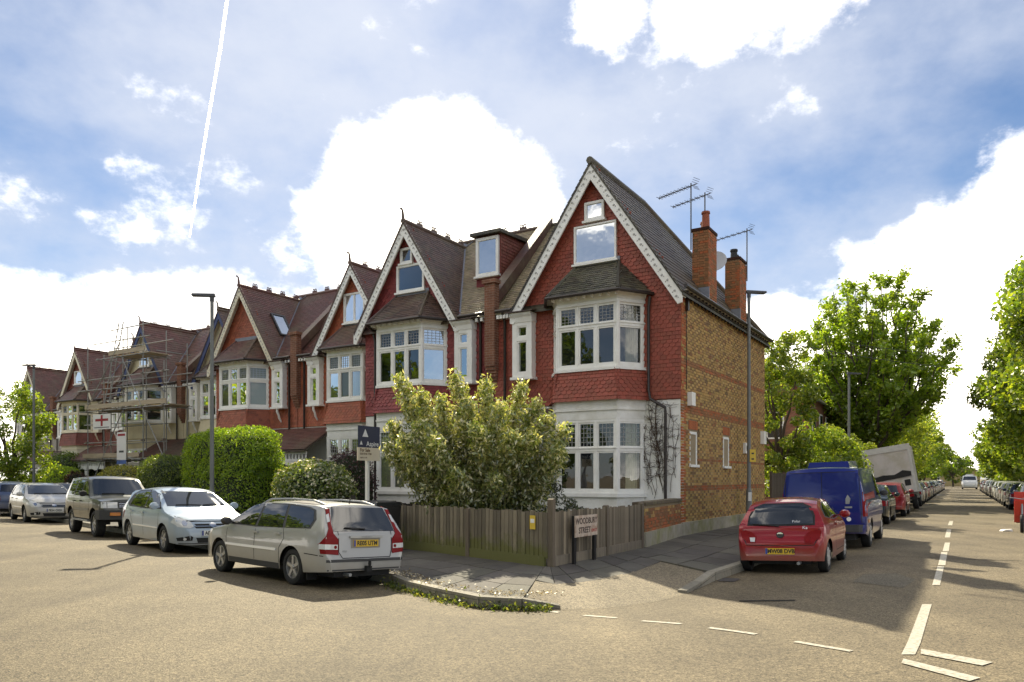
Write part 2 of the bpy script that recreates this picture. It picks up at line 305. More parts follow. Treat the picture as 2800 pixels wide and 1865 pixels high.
def ground():
    mb = MB(); xs = np.arange(-62, 70.1, .5); ys = np.arange(2, 76.1, .5)
    X, Y = np.meshgrid(xs, ys); P = np.stack([X.ravel(), Y.ravel()], 1); Z = zroad_np(P)
    mb.v = [tuple(r) for r in np.column_stack([P, Z])]; nx = len(xs); ny = len(ys)
    for j in range(ny-1):
        for i in range(nx-1): a = j*nx+i; mb.f.append((a, a+1, a+nx+1, a+nx))
    mb.c = [(1, 1, 1)]*len(mb.f); mb.m = [0]*len(mb.f)
    g = 900
    for (x0, x1, y0, y1) in ((-g, g, -g, 2), (-g, g, 76, g*2), (-g, -62, 2, 76), (70, g, 2, 76)): mb.face([(x0, y0, -.004), (x1, y0, -.004), (x1, y1, -.004), (x0, y1, -.004)])
    mb.build('road', M_road, kind='structure', smooth=True, fix=False)
ground()
def draped(name, polys, mat, dz, label=None, step=.3, parent=None, kind='structure'):   # flat sheets laid on the road
    bm = bmesh.new()
    for p in polys:
        f = bm.faces.new([bm.verts.new((q[0], q[1], 0)) for q in p])
    xs = [v.co.x for v in bm.verts]; ys = [v.co.y for v in bm.verts]
    for ax, lo, hi in ((0, min(xs), max(xs)), (1, min(ys), max(ys))):
        t = math.floor(lo/.5)*.5+.5                    # cut where the road sheet itself has its edges
        while t < hi:
            no = V((1, 0, 0)) if ax == 0 else V((0, 1, 0)); bmesh.ops.bisect_plane(bm, geom=bm.verts[:]+bm.edges[:]+bm.faces[:], plane_co=no*t, plane_no=no); t += .5
    bmesh.ops.triangulate(bm, faces=bm.faces)
    P = [(v.co.x, v.co.y) for v in bm.verts]; Z = zroad_np(P)
    for v, z in zip(bm.verts, Z): v.co.z = z+dz
    for f in bm.faces:
        if f.normal.z < 0: f.normal_flip()
    me = bpy.data.meshes.new(name); bm.to_mesh(me); bm.free(); me.materials.append(mat); return link(name, me, parent, label=label, kind=kind)
def gp(x, y, z=0.0): d = 1750*(1.62-z)/(y-1100); return ((x-1177)/1750*d, d)
def strip(a, b, wd):
    a, b = V(a), V(b); d = (b-a).normalized(); n = V((-d.y, d.x))*wd/2; return [a-n, b-n, b+n, a+n]
# pavement with slabs and kerb stones
NP_ = len(KP); ci = KP.index((-1.98, 12.3)); r0, r1 = ci+5, ci+8       # ramp stations
def kz(i):
    return -.079 if r0 <= i <= r1 else (.055 if i not in (r0-1, r1+1) else .05)
def resample(poly, ref, n):
    pass
def pavement():
    base = MB()
    for i in range(NP_-1):
        a, b, c, d = KP[i], KP[i+1], BP[i+1], BP[i]
        base.face([(*a, kz(i)-.03), (*b, kz(i+1)-.03), (*c, .095), (*d, .095)])
    root = base.build('pavement', pmat('paving_joint', (.075, .07, .055), .95, .3, 9), kind='structure', fix=False)
    # stations every .8 m along the middle of the strip
    S = []
    for i in range(6, ci+16):
        a, b, c, d = V(KP[i]), V(KP[i+1]), V(BP[i+1]), V(BP[i]); ln = max(((a-b).length+(c-d).length)/2, .01); n = max(1, round(ln/.82))
        if abs(i-ci-4) < 5: n = max(1, round((a-b).length/.9))
        for k in range(n):
            t = k/n; S.append((a.lerp(b, t), d.lerp(c, t), kz(i)*(1-t)+kz(i+1)*t, i))
    idx = 0; slabs = []
    for (k0, b0, z0, i0), (k1, b1, z1, i1) in zip(S[:-1], S[1:]):
        if r0-1 <= i0 <= r1: rows = (.52, .74, 1.0)
        else: rows = (.13/max((b0-k0).length, .5)+.02, .36, .68, 1.0)
        idx += 1
        for ra, rb in zip(rows[:-1], rows[1:]):
            j = random.uniform(-.02, .02)
            def pt(k, b, t, z): q = k.lerp(b, t); return V((q.x, q.y, z+(.12-z)*t+random.uniform(-.004, .004)))
            q = [pt(k0, b0, ra, z0), pt(k1, b1, ra, z1), pt(k1, b1, rb, z1), pt(k0, b0, rb, z0)]
            c = sum(q, V())/4; q = [p+(c-p).normalized()*.017 for p in q]
            slabs.append((c.length, q))
    slabs.sort(key=lambda s: s[0]); rest = MB()
    for n, (d, q) in enumerate(slabs):
        g = random.uniform(.75, 1.2); col = (g, g*random.uniform(.96, 1.02), g*random.uniform(.92, 1.02))
        if n == 40: col = (1.7, 1.75, 1.75)
        mb = MB() if n < 230 else rest; dn = V((0, 0, -.03)); mb.hexa([q[3]+dn, q[2]+dn, q[1]+dn, q[0]+dn, q[3], q[2], q[1], q[0]], col)
        if n < 230: mb.build('paving_slab', M_slab, root, fix=True)
    if rest.f: rest.build('paving_slab_field', M_slab, root, kind='stuff')
    # kerb stones
    rest = MB(); n = 0
    for i in range(4, NP_-1):
        a, b = V(KP[i]), V(KP[i+1]); ln = (b-a).length; k = max(1, round(ln/1.0)); inn = V((-(b-a).y, (b-a).x)).normalized()*.15
        if r0 <= i < r1: continue
        for j in range(k):
            p, q = a.lerp(b, (j+.014)/k), a.lerp(b, (j+.986)/k); z0 = kz(i)*(1-j/k)+kz(i+1)*j/k; z1 = kz(i)*(1-(j+1)/k)+kz(i+1)*(j+1)/k
            if r0-1 in (i,): z1 = -.05 if j == k-1 else z1
            if i == r1: z0 = -.05 if j == 0 else z0
            z0 += .012; z1 += .012; g = random.uniform(.75, 1.15)
            near = p.length < 34 and n < 60; mb = MB() if near else rest
            P = [(*p, -.3), (*q, -.3), (*(q+inn), -.3), (*(p+inn), -.3), (*(p+inn*.06), z0), (*(q+inn*.06), z1), (*(q+inn), z1+.003), (*(p+inn), z0+.003)]
            mb.hexa([P[3], P[2], P[1], P[0], P[7], P[6], P[5], P[4]], (g, g*.98, g*.95))
            if near: mb.build('kerb_stone', M_kerb, root); n += 1
    rest.build('kerb_stone_run', M_kerb, root, kind='stuff')
    # tarmac ramp of the dropped kerb
    mb = MB()
    for i in range(r0-1, r1+1):
        a, b, c, d = V(KP[i]), V(KP[i+1]), V(KP[i+1]).lerp(V(BP[i+1]), .54), V(KP[i]).lerp(V(BP[i]), .54)
        za, zb = (kz(i) if i >= r0 else .02), (kz(i+1) if i+1 <= r1 else .02)
        mb.face([(*a, za-.004), (*b, zb-.004), (*c, zb+(.12-zb)*.54), (*d, za+(.12-za)*.54)])
    bmx = mb.build('dropped_kerb_ramp', M_ramp, root, fix=True)
    return root
PAVE = pavement()
# right-hand pavement of the side street
def right_pavement():
    mb = MB()
    for a, b in zip(RKP[2:-1], RKP[3:]):
        a, b = V(a), V(b); o = -sn*3.2
        mb.hexa([(*(a+o), -.2), (*(b+o), -.2), (*b, -.2), (*a, -.2), (*(a+o), .08), (*(b+o), .08), (*b, .06), (*a, .06)])
    mb.build('right_pavement', pmat('far_paving', (.2, .19, .17), .9, .25, 2, .3, 30), kind='structure')
    mb = MB()
    for a, b in zip(RKP[2:-1], RKP[3:]):
        a, b = V(a), V(b); n = sn*.14; mb.hexa([(*a, -.2), (*b, -.2), (*(b+n), -.2), (*(a+n), -.2), (*a, .075), (*b, .075), (*(b+n), .07), (*(a+n), .07)])
    mb.build('right_kerb', M_kerb, kind='structure')
right_pavement()
# earth of the front gardens
def gardens():
    mb = MB()
    P = [(*p, .1) for p in BP[:-9]]; Q = [far(p, (.45, 1), 60) for p in BP[:-9]]
    for i in range(len(P)-1): mb.face([P[i], P[i+1], (*far(P[i+1], (0, 1), 16), .1), (*far(P[i], (0, 1), 16), .1)])
    mb.build('garden_ground', M_earth, kind='structure', fix=True)
gardens()
# road markings
def markings():
    polys = []
    for (a, b) in (((1240, 1388), (1285, 1394)), ((1342, 1402), (1418, 1410)), ((1476, 1420), (1567, 1431)), ((1630, 1443), (1738, 1459)), ((1828, 1476), (1958, 1498))):
        polys.append(strip(gp(*a), gp(*b), .085))
    draped('give_way_dash_marking', polys[:1], M_paint, .007, kind='structure')
    for p in polys[1:]: draped('give_way_dash_marking', [p], M_paint, .007)
    draped('junction_box_marking', [[gp(2120, 1390), gp(2142, 1390), gp(2116, 1480), gp(2104, 1506), gp(2072, 1506), gp(2086, 1478)]], M_paint, .007)
    draped('stop_bar_marking', [[gp(2117.5, 1493.5), gp(2117, 1505), gp(2258, 1532), gp(2283, 1524)]], M_paint, .009)
    draped('stop_bar_marking', [[gp(2077, 1516), gp(2072, 1526), gp(2228, 1568), gp(2254, 1560)]], M_paint, .009)
    for (x0, y0, x1, y1, wpx) in ((2152, 1346, 2163, 1302, 18), (2165, 1300, 2171, 1270, 17), (2174, 1268, 2178, 1248, 14), (2178, 1236, 2182, 1217, 12), (2184, 1208, 2187, 1198, 10)):
        draped('centre_line_marking', [[gp(x0-wpx/2, y0), gp(x0+wpx/2, y0), gp(x1+wpx*.42, y1), gp(x1-wpx*.42, y1)]], M_paint, .008)
    draped('tarmac_patch', [[gp(1985, 1320), gp(2060, 1318), gp(2105, 1333), gp(2075, 1352), gp(1960, 1338)]], M_patch, .004)
    draped('tarmac_patch', [[gp(1700, 1372), gp(1830, 1376), gp(1826, 1379), gp(1698, 1375)]], pmat('tar_seam', (.035, .032, .028), .95, spec=.1), .006)
markings()
def road_details():
    seam = MATS['tar_seam']; random.seed(4)
    for pts in ([(-12, 13.2), (-9.5, 11.2), (-7.2, 9.4)], [(7.6, 16), (9.4, 15.2), (11.2, 14.3)]):
        P = []
        for a, b in zip(pts[:-1], pts[1:]):
            for t in np.linspace(0, 1, 8)[:-1]: q = V(a).lerp(V(b), t); P.append(q+V((random.uniform(-.06, .06), random.uniform(-.06, .06))))
        d = (P[-1]-P[0]).normalized(); n = V((-d.y, d.x)); W = [random.uniform(.008, .022) for _ in P]
        draped('tar_seam', [[p+n*w_ for p, w_ in zip(P, W)]+[p-n*w_ for p, w_ in zip(P, W)][::-1]], seam, .005)
    c = V((3.62, 12.75)); draped('drain_grate', [[c+sd*a+sn*b for a, b in ((-.22, -.16), (.22, -.16), (.22, .12), (-.22, .12))]], pmat('cast_iron', (.05, .045, .04), .6, .3, 20, .4, 40), .010)
road_details()
# ---------------------------------------------------------------- houses
C0 = V((4.45, 20.04)); UF = V((-.849, .528)); OUT = V((-.528, -.849)); HRZ = math.atan2(.528, -.849)
PITCH = V((-8.26, 8.2))
M_white = pmat('white_gloss_paint', (.86, .85, .80), .45, .05, 3, .06, 30, tint=(.62, .58, .49), ts=2.5, tamt=.35)
M_cream = pmat('cream_paint', (.74, .68, .52), .6, .1, 3, .1, 40, tint=(.55, .47, .32), ts=1.5, tamt=.5)
M_wbrick = pmat('white_painted_brick', (.84, .83, .78), .7, .07, 2.5, .25, 35, tint=(.50, .47, .36), ts=1.3, tamt=.5)
M_crender = pmat('cream_render', (.70, .62, .42), .85, .12, 1.8, .35, 60, tint=(.47, .40, .26), ts=1.1, tamt=.5)
M_grender = pmat('grey_render', (.42, .39, .34), .9, .12, 2, .35, 60)
M_blue = pmat('navy_gloss_paint', (.018, .03, .11), .4, .15, 5, .05)
M_lead = pmat('lead_flashing', (.20, .21, .24), .45, .2, 6, .15, 20, metal=.3)
M_gutter = pmat('brown_gutter', (.028, .02, .017), .4, .2, 8)
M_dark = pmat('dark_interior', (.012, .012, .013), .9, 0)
M_blind = pmat('pale_blind', (.34, .33, .22), .8, .06, 4, .15, 12, stretch=(.4, .4, 18))
M_curt = pmat('curtain_cloth', (.60, .55, .40), .9, .25, 5, 0, stretch=(1, 1, .05))
M_came = pmat('window_lead', (.38, .38, .36), .5, .1)
M_mort = pmat('brick_mortar', (.30, .24, .15), .95, .2, 8, .3, 60)
M_tile = pmat('clay_tile', (1, 1, 1), .62, .2, 8, .3, 45, attr=True, tint=(.11, .03, .025), ts=.7, tamt=.25)
M_roof = pmat('roof_tile_clay', (1, 1, 1), .52, .25, 6, .35, 40, attr=True, tint=(.16, .15, .09), ts=.8, tamt=.5)
M_brick = pmat('stock_brick', (1, 1, 1), .85, .2, 20, .4, 70, attr=True)
G_dark = glassmat('window_glass', .085, (.72, .76, .74)); G_sky = glassmat('window_glass_coated', .62, (.4, .45, .5), (.93, .97, 1))
CAMW = V((0, 0, 1.62))
class TileSet:
    """thin slabs hung in courses; the nearest become objects of their own, the rest one joined part"""
    def __init__(s, root, M, off): s.root = root; s.M = M; s.off = V(off); s.items = []; s.clip = []
    def field(s, o, u, v, U, Vv, keep, cols, tw=.168, g=.105, pat=None, jit=.004):
        o, u, v = V(o), V(u).normalized(), V(v).normalized(); n = u.cross(v).normalized(); rows = int(Vv/g)+1; cn = int(U/tw)+2
        for j in range(rows):
            sh = pat(j) if pat else 'plain'
            for i in range(-1, cn):
                uc = (i+.5*(j % 2))*tw; p = o+u*uc+v*(j*g)
                if uc < -tw*.3 or uc > U+tw*.3: continue
                if not keep(p+v*g*.6): continue
                w_ = tw/2-.003; lo, hi = max(-w_, -uc), min(w_, U-uc)
                if hi-lo < .025: continue
                if hi-lo < 2*w_-.004:
                    s.clip.append((p, u, v, n, ('clip', lo, hi), random.randrange(len(cols)), cols, tw, g)); continue
                s.items.append((p+n*random.uniform(0, jit), u, v, n, sh, random.randrange(len(cols)), cols, tw, g))
    @staticmethod
    def shape(sh, tw, g):
        w = tw/2-.003; Lh = g*1.32
        if isinstance(sh, tuple): pts = [(sh[1], Lh), (sh[1], 0), (sh[2], 0), (sh[2], Lh)]
        elif sh == 'club': pts = [(-w, Lh), (-w, g*.5), (-w*.8, g*.2), (-w*.35, 0), (w*.35, 0), (w*.8, g*.2), (w, g*.5), (w, Lh)]
        else: pts = [(-w, Lh), (-w, 0), (w, 0), (w, Lh)]
        top = [(x, y, .026-.020*y/Lh) for x, y in pts]; bot = [(x, y, top[i][2]-.014) for i, (x, y) in enumerate(pts[:-1] if False else pts)]
        return top, bot
    def emit(s, mb, top, bot, T, col):
        P = [T(q) for q in top]; Q = [T(q) for q in bot]; mb.face(P, col)
        for i in range(len(P)-1): mb.face([P[i+1], P[i], Q[i], Q[i+1]] if False else [Q[i], Q[i+1], P[i+1], P[i]], col)
    def finish(s, mat, name='hung_tile', nind=0):
        if not s.items: return
        if nind:
            W = s.M
            s.items.sort(key=lambda t: ((W @ t[0])-CAMW).length_squared)
        cache = {}
        for t in s.items[:nind]:
            p, u, v, n, sh, ci_, cols, tw, g = t; key = (sh, ci_, tw, g, id(cols))
            if key not in cache:
                mb = MB(); top, bot = s.shape(sh, tw, g); s.emit(mb, top, bot, lambda q: q, cols[ci_]); me = mb.mesh(name); me.materials.append(mat); cache[key] = me
            o = link(name, cache[key], s.root); q = p-s.off
            o.matrix_local = Matrix(((u.x, v.x, n.x, q.x), (u.y, v.y, n.y, q.y), (u.z, v.z, n.z, q.z), (0, 0, 0, 1)))
        mb = MB()
        for (p, u, v, n, sh, ci_, cols, tw, g) in s.items[nind:]+s.clip:
            top, bot = s.shape(sh, tw, g); s.emit(mb, top, bot, lambda q: p+u*q[0]+v*q[1]+n*q[2], cols[ci_])
        if mb.f: mb.build(name+'_field', mat, s.root, off=s.off, fix=False, kind='stuff')
def pal(c, n=6, v=.16, hv=.06): return [tuple(max(0, ch*(1+random.uniform(-v, v))*(1+random.uniform(-hv, hv))) for ch in c) if True else c for _ in range(n)]
def pal2(c, n=7, v=.18):
    out = []
    for _ in range(n): k = 1+random.uniform(-v, v); out.append(tuple(ch*k*(1+random.uniform(-.05, .05)) for ch in c))
    return out
bands = lambda j: 'club' if (j % 8) in (3, 4, 5, 6) else 'plain'
class House: pass
def window_facet(h, p0, p1, z0, z1, nl, ztr, fr, glass, back=None, lead=False, dep=.085, post=.075, top_lead=3, bias=0):
    """one glazed face of a bay between plan points p0 and p1 (seen from outside p0 is at the right); frame pieces go into fr"""
    p0, p1 = V((*p0, 0)), V((*p1, 0)); d = (p1-p0); ln = d.length; d.normalize(); n = d.cross(V((0, 0, 1)))*-1
    if n.dot(h.ctr) > 0: pass
    n = V((d.y, -d.x, 0)); n = n if n.y > -1e-6 else -n
    def bx(a, b, za, zb, dp=dep, o=0.0): c = p0+d*(a+b)/2+V((0, 0, (za+zb)/2))+n*(o-dp/2); fr.obox(c, d*(b-a)/2, n*dp/2, V((0, 0, (zb-za)/2)))
    bx(0, ln, z1-post, z1); bx(0, ln, z0, z0+post); bx(0, ln, ztr-.045, ztr+.045); bx(-.01, ln+.01, ztr+.03, ztr+.055, dep, .022)
    e = [0, post*.9]
    cw = (ln-2*post*.9)/nl
    bx(0, post*.9, z0+post, ztr-.045); bx(ln-post*.9, ln, z0+post, ztr-.045); bx(0, post*.9, ztr+.045, z1-post); bx(ln-post*.9, ln, ztr+.045, z1-post)
    for i in range(1, nl):
        a = post*.9+cw*i; bx(a-.035, a+.035, z0+post, ztr-.045); bx(a-.035, a+.035, ztr+.045, z1-post)
    for i in range(nl):
        a0 = post*.9+cw*i+(.035 if i else 0); a1 = post*.9+cw*(i+1)-(.035 if i < nl-1 else 0)
        for zi, (za, zb) in enumerate(((z0+post, ztr-.045), (ztr+.045, z1-post))):
            for (q0, q1, r0_, r1_) in ((a0, a1, za, za+.05), (a0, a1, zb-.045, zb), (a0, a0+.042, za+.05, zb-.045), (a1-.042, a1, za+.05, zb-.045)): bx(q0, q1, r0_, r1_, .05, -.018)
            g = MB(); c = p0-n*.05
            g.face([c+d*(a0+.03)+V((0, 0, za+.03)), c+d*(a1-.03)+V((0, 0, za+.03)), c+d*(a1-.03)+V((0, 0, zb-.03)), c+d*(a0+.03)+V((0, 0, zb-.03))])
            g.build('pane', glass, h.fobj or h.root, off=h.off)
            if lead and zi == 1:
                for k in range(1, 4 if nl > 1 else 5): t = a0+.04+(a1-a0-.08)*k/(4 if nl > 1 else 5); q = p0-n*.044+d*t; h.lead.obox(q+V((0, 0, (za+zb)/2)), d*.006, n*.004, V((0, 0, (zb-za)/2-.04)))
                for k in range(1, 5): z = za+.04+(zb-za-.08)*k/5; q = p0-n*.044+d*(a0+a1)/2; h.lead.obox(q+V((0, 0, z)), d*((a1-a0)/2-.04), n*.004, V((0, 0, .006)))
    if back is not None:
        m, inset, za, zb = back; b = MB(); q0, q1 = p0-n*inset+d*.05, p1-n*inset-d*.05
        if m is M_curt:
            k = 24; w_ = [q0.lerp(q1, .0+.62*i/k)+n*.03*math.sin(i*2.1+.5) for i in range(k+1)]
            for i in range(k): b.face([w_[i]+V((0, 0, za)), w_[i+1]+V((0, 0, za)), w_[i+1]+V((0, 0, zb)), w_[i]+V((0, 0, zb))])
            b.build('curtain', m, h.root, off=h.off, smooth=True)
        else:
            b.face([q0+V((0, 0, za)), q1+V((0, 0, za)), q1+V((0, 0, zb)), q0+V((0, 0, zb))]); b.build('blind', m, h.root, off=h.off)
def flat_window(h, cx, y, z0, z1, wd, glass, mat=None, nl=1, name='window', fw=.07, frame_dir=None, ztr=None):
    fr = MB(); x0, x1 = cx-wd/2, cx+wd/2; d = .09
    fr.box(x0, x1, y-.02, y+d, z0, z0+fw); fr.box(x0, x1, y-.02, y+d, z1-fw, z1); fr.box(x0, x0+fw, y-.02, y+d, z0+fw, z1-fw); fr.box(x1-fw, x1, y-.02, y+d, z0+fw, z1-fw)
    fr.box(x0-.05, x1+.05, y, y+d+.05, z0-.06, z0-.001)
    for i in range(1, nl): q = x0+wd*i/nl; fr.box(q-.03, q+.03, y-.02, y+d-.01, z0+fw, z1-fw)
    o = fr.build(name, mat or M_white, h.root, off=h.off)
    for i in range(nl):
        g = MB(); a, b = x0+fw*.6+(wd-1.2*fw)*i/nl, x0+fw*.6+(wd-1.2*fw)*(i+1)/nl; g.face([(a, y+.05, z0+fw*.6), (b, y+.05, z0+fw*.6), (b, y+.05, z1-fw*.6), (a, y+.05, z1-fw*.6)]); p = g.build('pane', glass, o, off=h.off)
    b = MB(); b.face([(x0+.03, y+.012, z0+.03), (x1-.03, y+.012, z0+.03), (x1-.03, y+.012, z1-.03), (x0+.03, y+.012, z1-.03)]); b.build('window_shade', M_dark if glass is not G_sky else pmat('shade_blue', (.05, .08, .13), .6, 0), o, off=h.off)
def make_house(k, side, st):
    h = House(); P = C0+PITCH*k; A = side == 'A'
    x0, x1 = (0, 5.86) if A else (5.90, 11.1)
    cx = (2.5 if k == 0 else 2.7) if A else 9.2; hw = 2.5 if (A and k == 0) else 2.05; ap = 10.4 if (A and k == 0) else 9.95; bc = (2.42 if k == 0 else 2.6) if A else 9.05
    near = k <= 1; xr = (x0+x1)/2; h.off = V((xr, -4, .1)); wl = P+UF*xr+OUT*-4
    h.root = thing('terraced_house', st['label'], 'house', (wl.x, wl.y, .1), HRZ, 'bay fronted terraced houses along the main road')
    h.M = Matrix.Translation((P.x, P.y, 0)) @ Matrix.Rotation(HRZ, 4, 'Z'); h.ctr = V((bc, -3, 0)); h.fobj = None; h.lead = MB(); off = h.off; root = h.root
    T = st['tile']; up = st['upper']; lo = st['lower']; tr = st['trim']; bb = st['barge']; RTc = st['roof']
    sl = (ap-6.7)/hw; zA = lambda x: ap-abs(x-cx)*sl; zm = lambda y: 6.75-y*1.02; RID = 10.22; yr = -(RID-6.75)/1.02
    # ---- walls
    lw = MB(); lw.box(x0, x1, -.25, -.012, .0, 3.72); lw.build('lower_wall', lo, root, off=off)
    uw = MB(); e = 6.72
    uw.prism([(x0, 0, 3.72), (x1, 0, 3.72), (x1, 0, e), (min(cx+hw, x1), 0, e), (cx, 0, ap-.02), (max(cx-hw, x0), 0, e), (x0, 0, e)], (0, -.22, 0)); uw.build('upper_wall', up, root, off=off)
    sw = MB(); sx = x0 if A else x1; s_ = 1 if A else -1
    if A and k == 0: sw.box(0.012, .24, -8.9, -.25, 0, 6.7)
    else: sw.box(sx, sx+.24*s_, -8.9, -.25, 0, 6.7)
    sw.build('side_wall', M_mort if (A and k == 0) else brickmat('side_brick', (.30, .17, .08), (.22, .12, .06), (.30, .26, .2), 'y'), root, off=off)
    bw = MB(); bw.box(x0+.26, x1-.26, -9.15, -8.9, 0, 6.7); bw.build('rear_wall', brickmat('rear_brick', (.30, .17, .08), (.22, .12, .06), (.30, .26, .2), 'x'), root, off=off)
    # ---- roofs: backing slabs
    rb = MB(); c_ = tuple(ch*.6 for ch in RTc[0]); yo = .32; t_ = .07
    ridge_back = -3.6 if (A and k == 0) else min(yr, -(ap-6.75)/1.02)
    def slab(poly, col=c_, th=t_): rb.prism([(p[0], p[1], p[2]-.012) for p in poly], (0, 0, -th), col)
    fl = .16
    if A and k == 0:
        slab([(cx, yo, ap), (-fl, yo, ap-(cx+fl)*sl), (-fl, -9.1, ap-(cx+fl)*sl), (cx, -3.6, ap)])
        slab([(cx, -3.6, ap), (-fl, -9.1, ap-(cx+fl)*sl), (x1, -9.1, 6.46), (x1, -3.6, ap-.25)])
    else: slab([(cx, yo, ap), (cx-hw-.1, yo, zA(cx-hw-.1)), (cx-hw-.1, ridge_back, zA(cx-hw-.1)), (cx, ridge_back, ap)])
    slab([(cx, yo, ap), (cx+hw+.1, yo, zA(cx+hw+.1)), (cx+hw+.1, ridge_back, zA(cx+hw+.1)), (cx, ridge_back, ap)])
    my0 = cx if (A and k == 0) else x0
    slab([(my0, .2, zm(.2)), (x1, .2, zm(.2)), (x1, yr, RID), (my0, yr, RID)]); 
    if not (A and k == 0): slab([(x0, yr, RID), (x1, yr, RID), (x1, -9.1, 6.4), (x0, -9.1, 6.4)])
    rb.build('roof', M_roof, root, off=off)
    # ---- roof tiles
    if st.get('tiles', True):
        rt = TileSet(root, h.M, off); pk = dict(tw=.17 if near else .24, g=.11 if near else .16)
        if A and k == 0: pk0 = dict(tw=.3, g=.2)
        else: pk0 = pk
        LL = 9.4 if (A and k == 0) else yo-ridge_back; Ls = math.hypot(1, sl)
        # gable slopes (towards the right, towards the left)
        wd = hw+(fl if A and k == 0 else .1)
        def keepR(p):
            if A and k == 0 and p.y < -3.6: return p.y > -9.0+(p.x+fl)/(cx+fl)*5.4
            return p.z > zm(min(p.y, .2))-.05 or p.y > .2 or (A and k == 0)
        rt.field((cx-wd, yo, zA(cx-wd)), (0, -1, 0), (1, 0, sl), LL, wd*Ls, keepR, st.get('roofR', RTc), **pk0)
        rt.field((cx+wd, ridge_back, zA(cx+wd)), (0, 1, 0), (-1, 0, sl), yo-ridge_back, wd*Ls, lambda p: p.z > zm(p.y)-.05, st.get('roofL', RTc), **pk)
        # main slope facing the street
        def keepM(p): return p.z > zA(p.x)-.03 or abs(p.x-cx) > hw+.05
        a, b = (cx, x1) if A else (x0, cx)
        if k > 0: a, b = x0, x1
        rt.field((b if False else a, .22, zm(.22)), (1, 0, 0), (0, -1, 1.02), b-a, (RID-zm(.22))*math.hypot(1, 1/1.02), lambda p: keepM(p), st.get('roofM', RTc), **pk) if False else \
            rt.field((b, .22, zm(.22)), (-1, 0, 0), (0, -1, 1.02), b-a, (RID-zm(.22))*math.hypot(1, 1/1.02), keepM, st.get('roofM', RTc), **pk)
        # bay roof
        zt_, zb_ = 7.6, 6.62; E = [(bc-1.62, .02, zb_), (bc-1.06, .98, zb_), (bc+1.06, .98, zb_), (bc+1.62, .02, zb_)]; Tp = [(bc-.66, .03, zt_), (bc+.66, .03, zt_)]
        def tri_keep(a, b, c, d=None):
            poly = [V(a), V(b), V(c)]+([V(d)] if d else []); n = (poly[1]-poly[0]).cross(poly[2]-poly[0])
            def f(p):
                s0 = 0
                for i in range(len(poly)):
                    q = (poly[(i+1) % len(poly)]-poly[i]).cross(p-poly[i]).dot(n)
                    if q < -1e-3: return False
                return True
            return f
        bpk = dict(tw=.165 if near else .22, g=.1 if near else .14)
        def bayf(e0, e1, t0, t1):
            e0, e1, t0 = V(e0), V(e1), V(t0); u = (e1-e0).normalized(); nn = u.cross(t0-e0).normalized(); v = nn.cross(u)
            if v.z < 0: v = -v
            kf = tri_keep(e0, e1, t1, t0) if t1 is not None else tri_keep(e0, e1, t0)
            if u.cross(v).z < 0: rt.field(e1, -u, v, (e1-e0).length, 1.5, kf, st.get('bayroof', RTc), **bpk)
            else: rt.field(e0, u, v, (e1-e0).length, 1.5, kf, st.get('bayroof', RTc), **bpk)
        bayf(E[2], E[1], Tp[1], Tp[0]); bayf(E[1], E[0], Tp[0], None); bayf(E[3], E[2], Tp[1], None)
        h.rt = rt
    # bay roof backing, hips
    br = MB(); zt_, zb_ = 7.59, 6.60; E = [(bc-1.62, .0, zb_), (bc-1.06, .98, zb_), (bc+1.06, .98, zb_), (bc+1.62, .0, zb_)]; Tp = [(bc-.66, .0, zt_), (bc+.66, .0, zt_)]
    cb = tuple(c*.6 for c in st.get('bayroof', RTc)[0])
    br.face([E[1], E[2], Tp[1], Tp[0]], cb); br.face([E[0], E[1], Tp[0]], cb); br.face([E[2], E[3], Tp[1]], cb); br.face(E[::-1], (.5, .48, .4))
    for a, b in ((E[1], Tp[0]), (E[2], Tp[1])): br.tube([V(a)+V((0, .02, .02)), V(b)+V((0, .02, .03))], .055, 6, col=cb)
    bro = br.build('bay_roof', M_roof, root, off=off, fix=False)
    ld = MB(); ld.box(bc-.7, bc+.7, .001, .06, 7.56, 7.74); ld.build('lead_apron', M_lead, root, off=off)
    gt = MB(); gz = 6.58; gt.tube([(bc-1.66, .03, gz), (bc-1.09, 1.03, gz), (bc+1.09, 1.03, gz), (bc+1.66, .03, gz)], .05, 8); gt.build('bay_gutter', M_gutter if tr is not M_blue else M_blue, root, off=off, smooth=True)
    # ---- the bay: frames, panes, sills, skirt
    W0, F0, F1, W1 = (bc-1.4, .0), (bc-.9, .7), (bc+.9, .7), (bc+1.4, .0)
    wm = st['win']
    holder = bpy.data.objects.new('bay_window', None)
    COL.objects.link(holder); holder.parent = root; holder.name = 'bay_window'; h.fobj = holder
    bk_u, bk_l = st.get('backs', (None, None)); gl = st.get('glass', (G_dark, G_dark))
    for zi, (z0, z1, zt, bk) in enumerate(((4.62, 6.4, 5.76, bk_u), (1.22, 3.22, 2.4, bk_l))):
        frames = MB()
        for fi, (a, b, nl) in enumerate(((W0, F0, 1), (F0, F1, 3), (F1, W1, 1))):
            bkk = None
            if bk is not None: bkk = (bk, .1, z0, z1)
            if st.get('curtain') and fi == 0: bkk = (M_curt, .14, z0, z1)
            window_facet(h, a, b, z0, z1, nl, zt, frames, gl[1] if fi != 1 else gl[0], bkk, lead=st.get('lead', False) and (k < 2))
        for (x, y) in (F0, F1): frames.tube([(x, y-.045, z0-.02), (x, y-.045, z1+.02)], .062, 8)
        frames.build('bay_frame', wm, holder, off=off)
        if h.lead.f: h.lead.build('leaded_lights', M_came, holder, off=off)
        h.lead = MB()
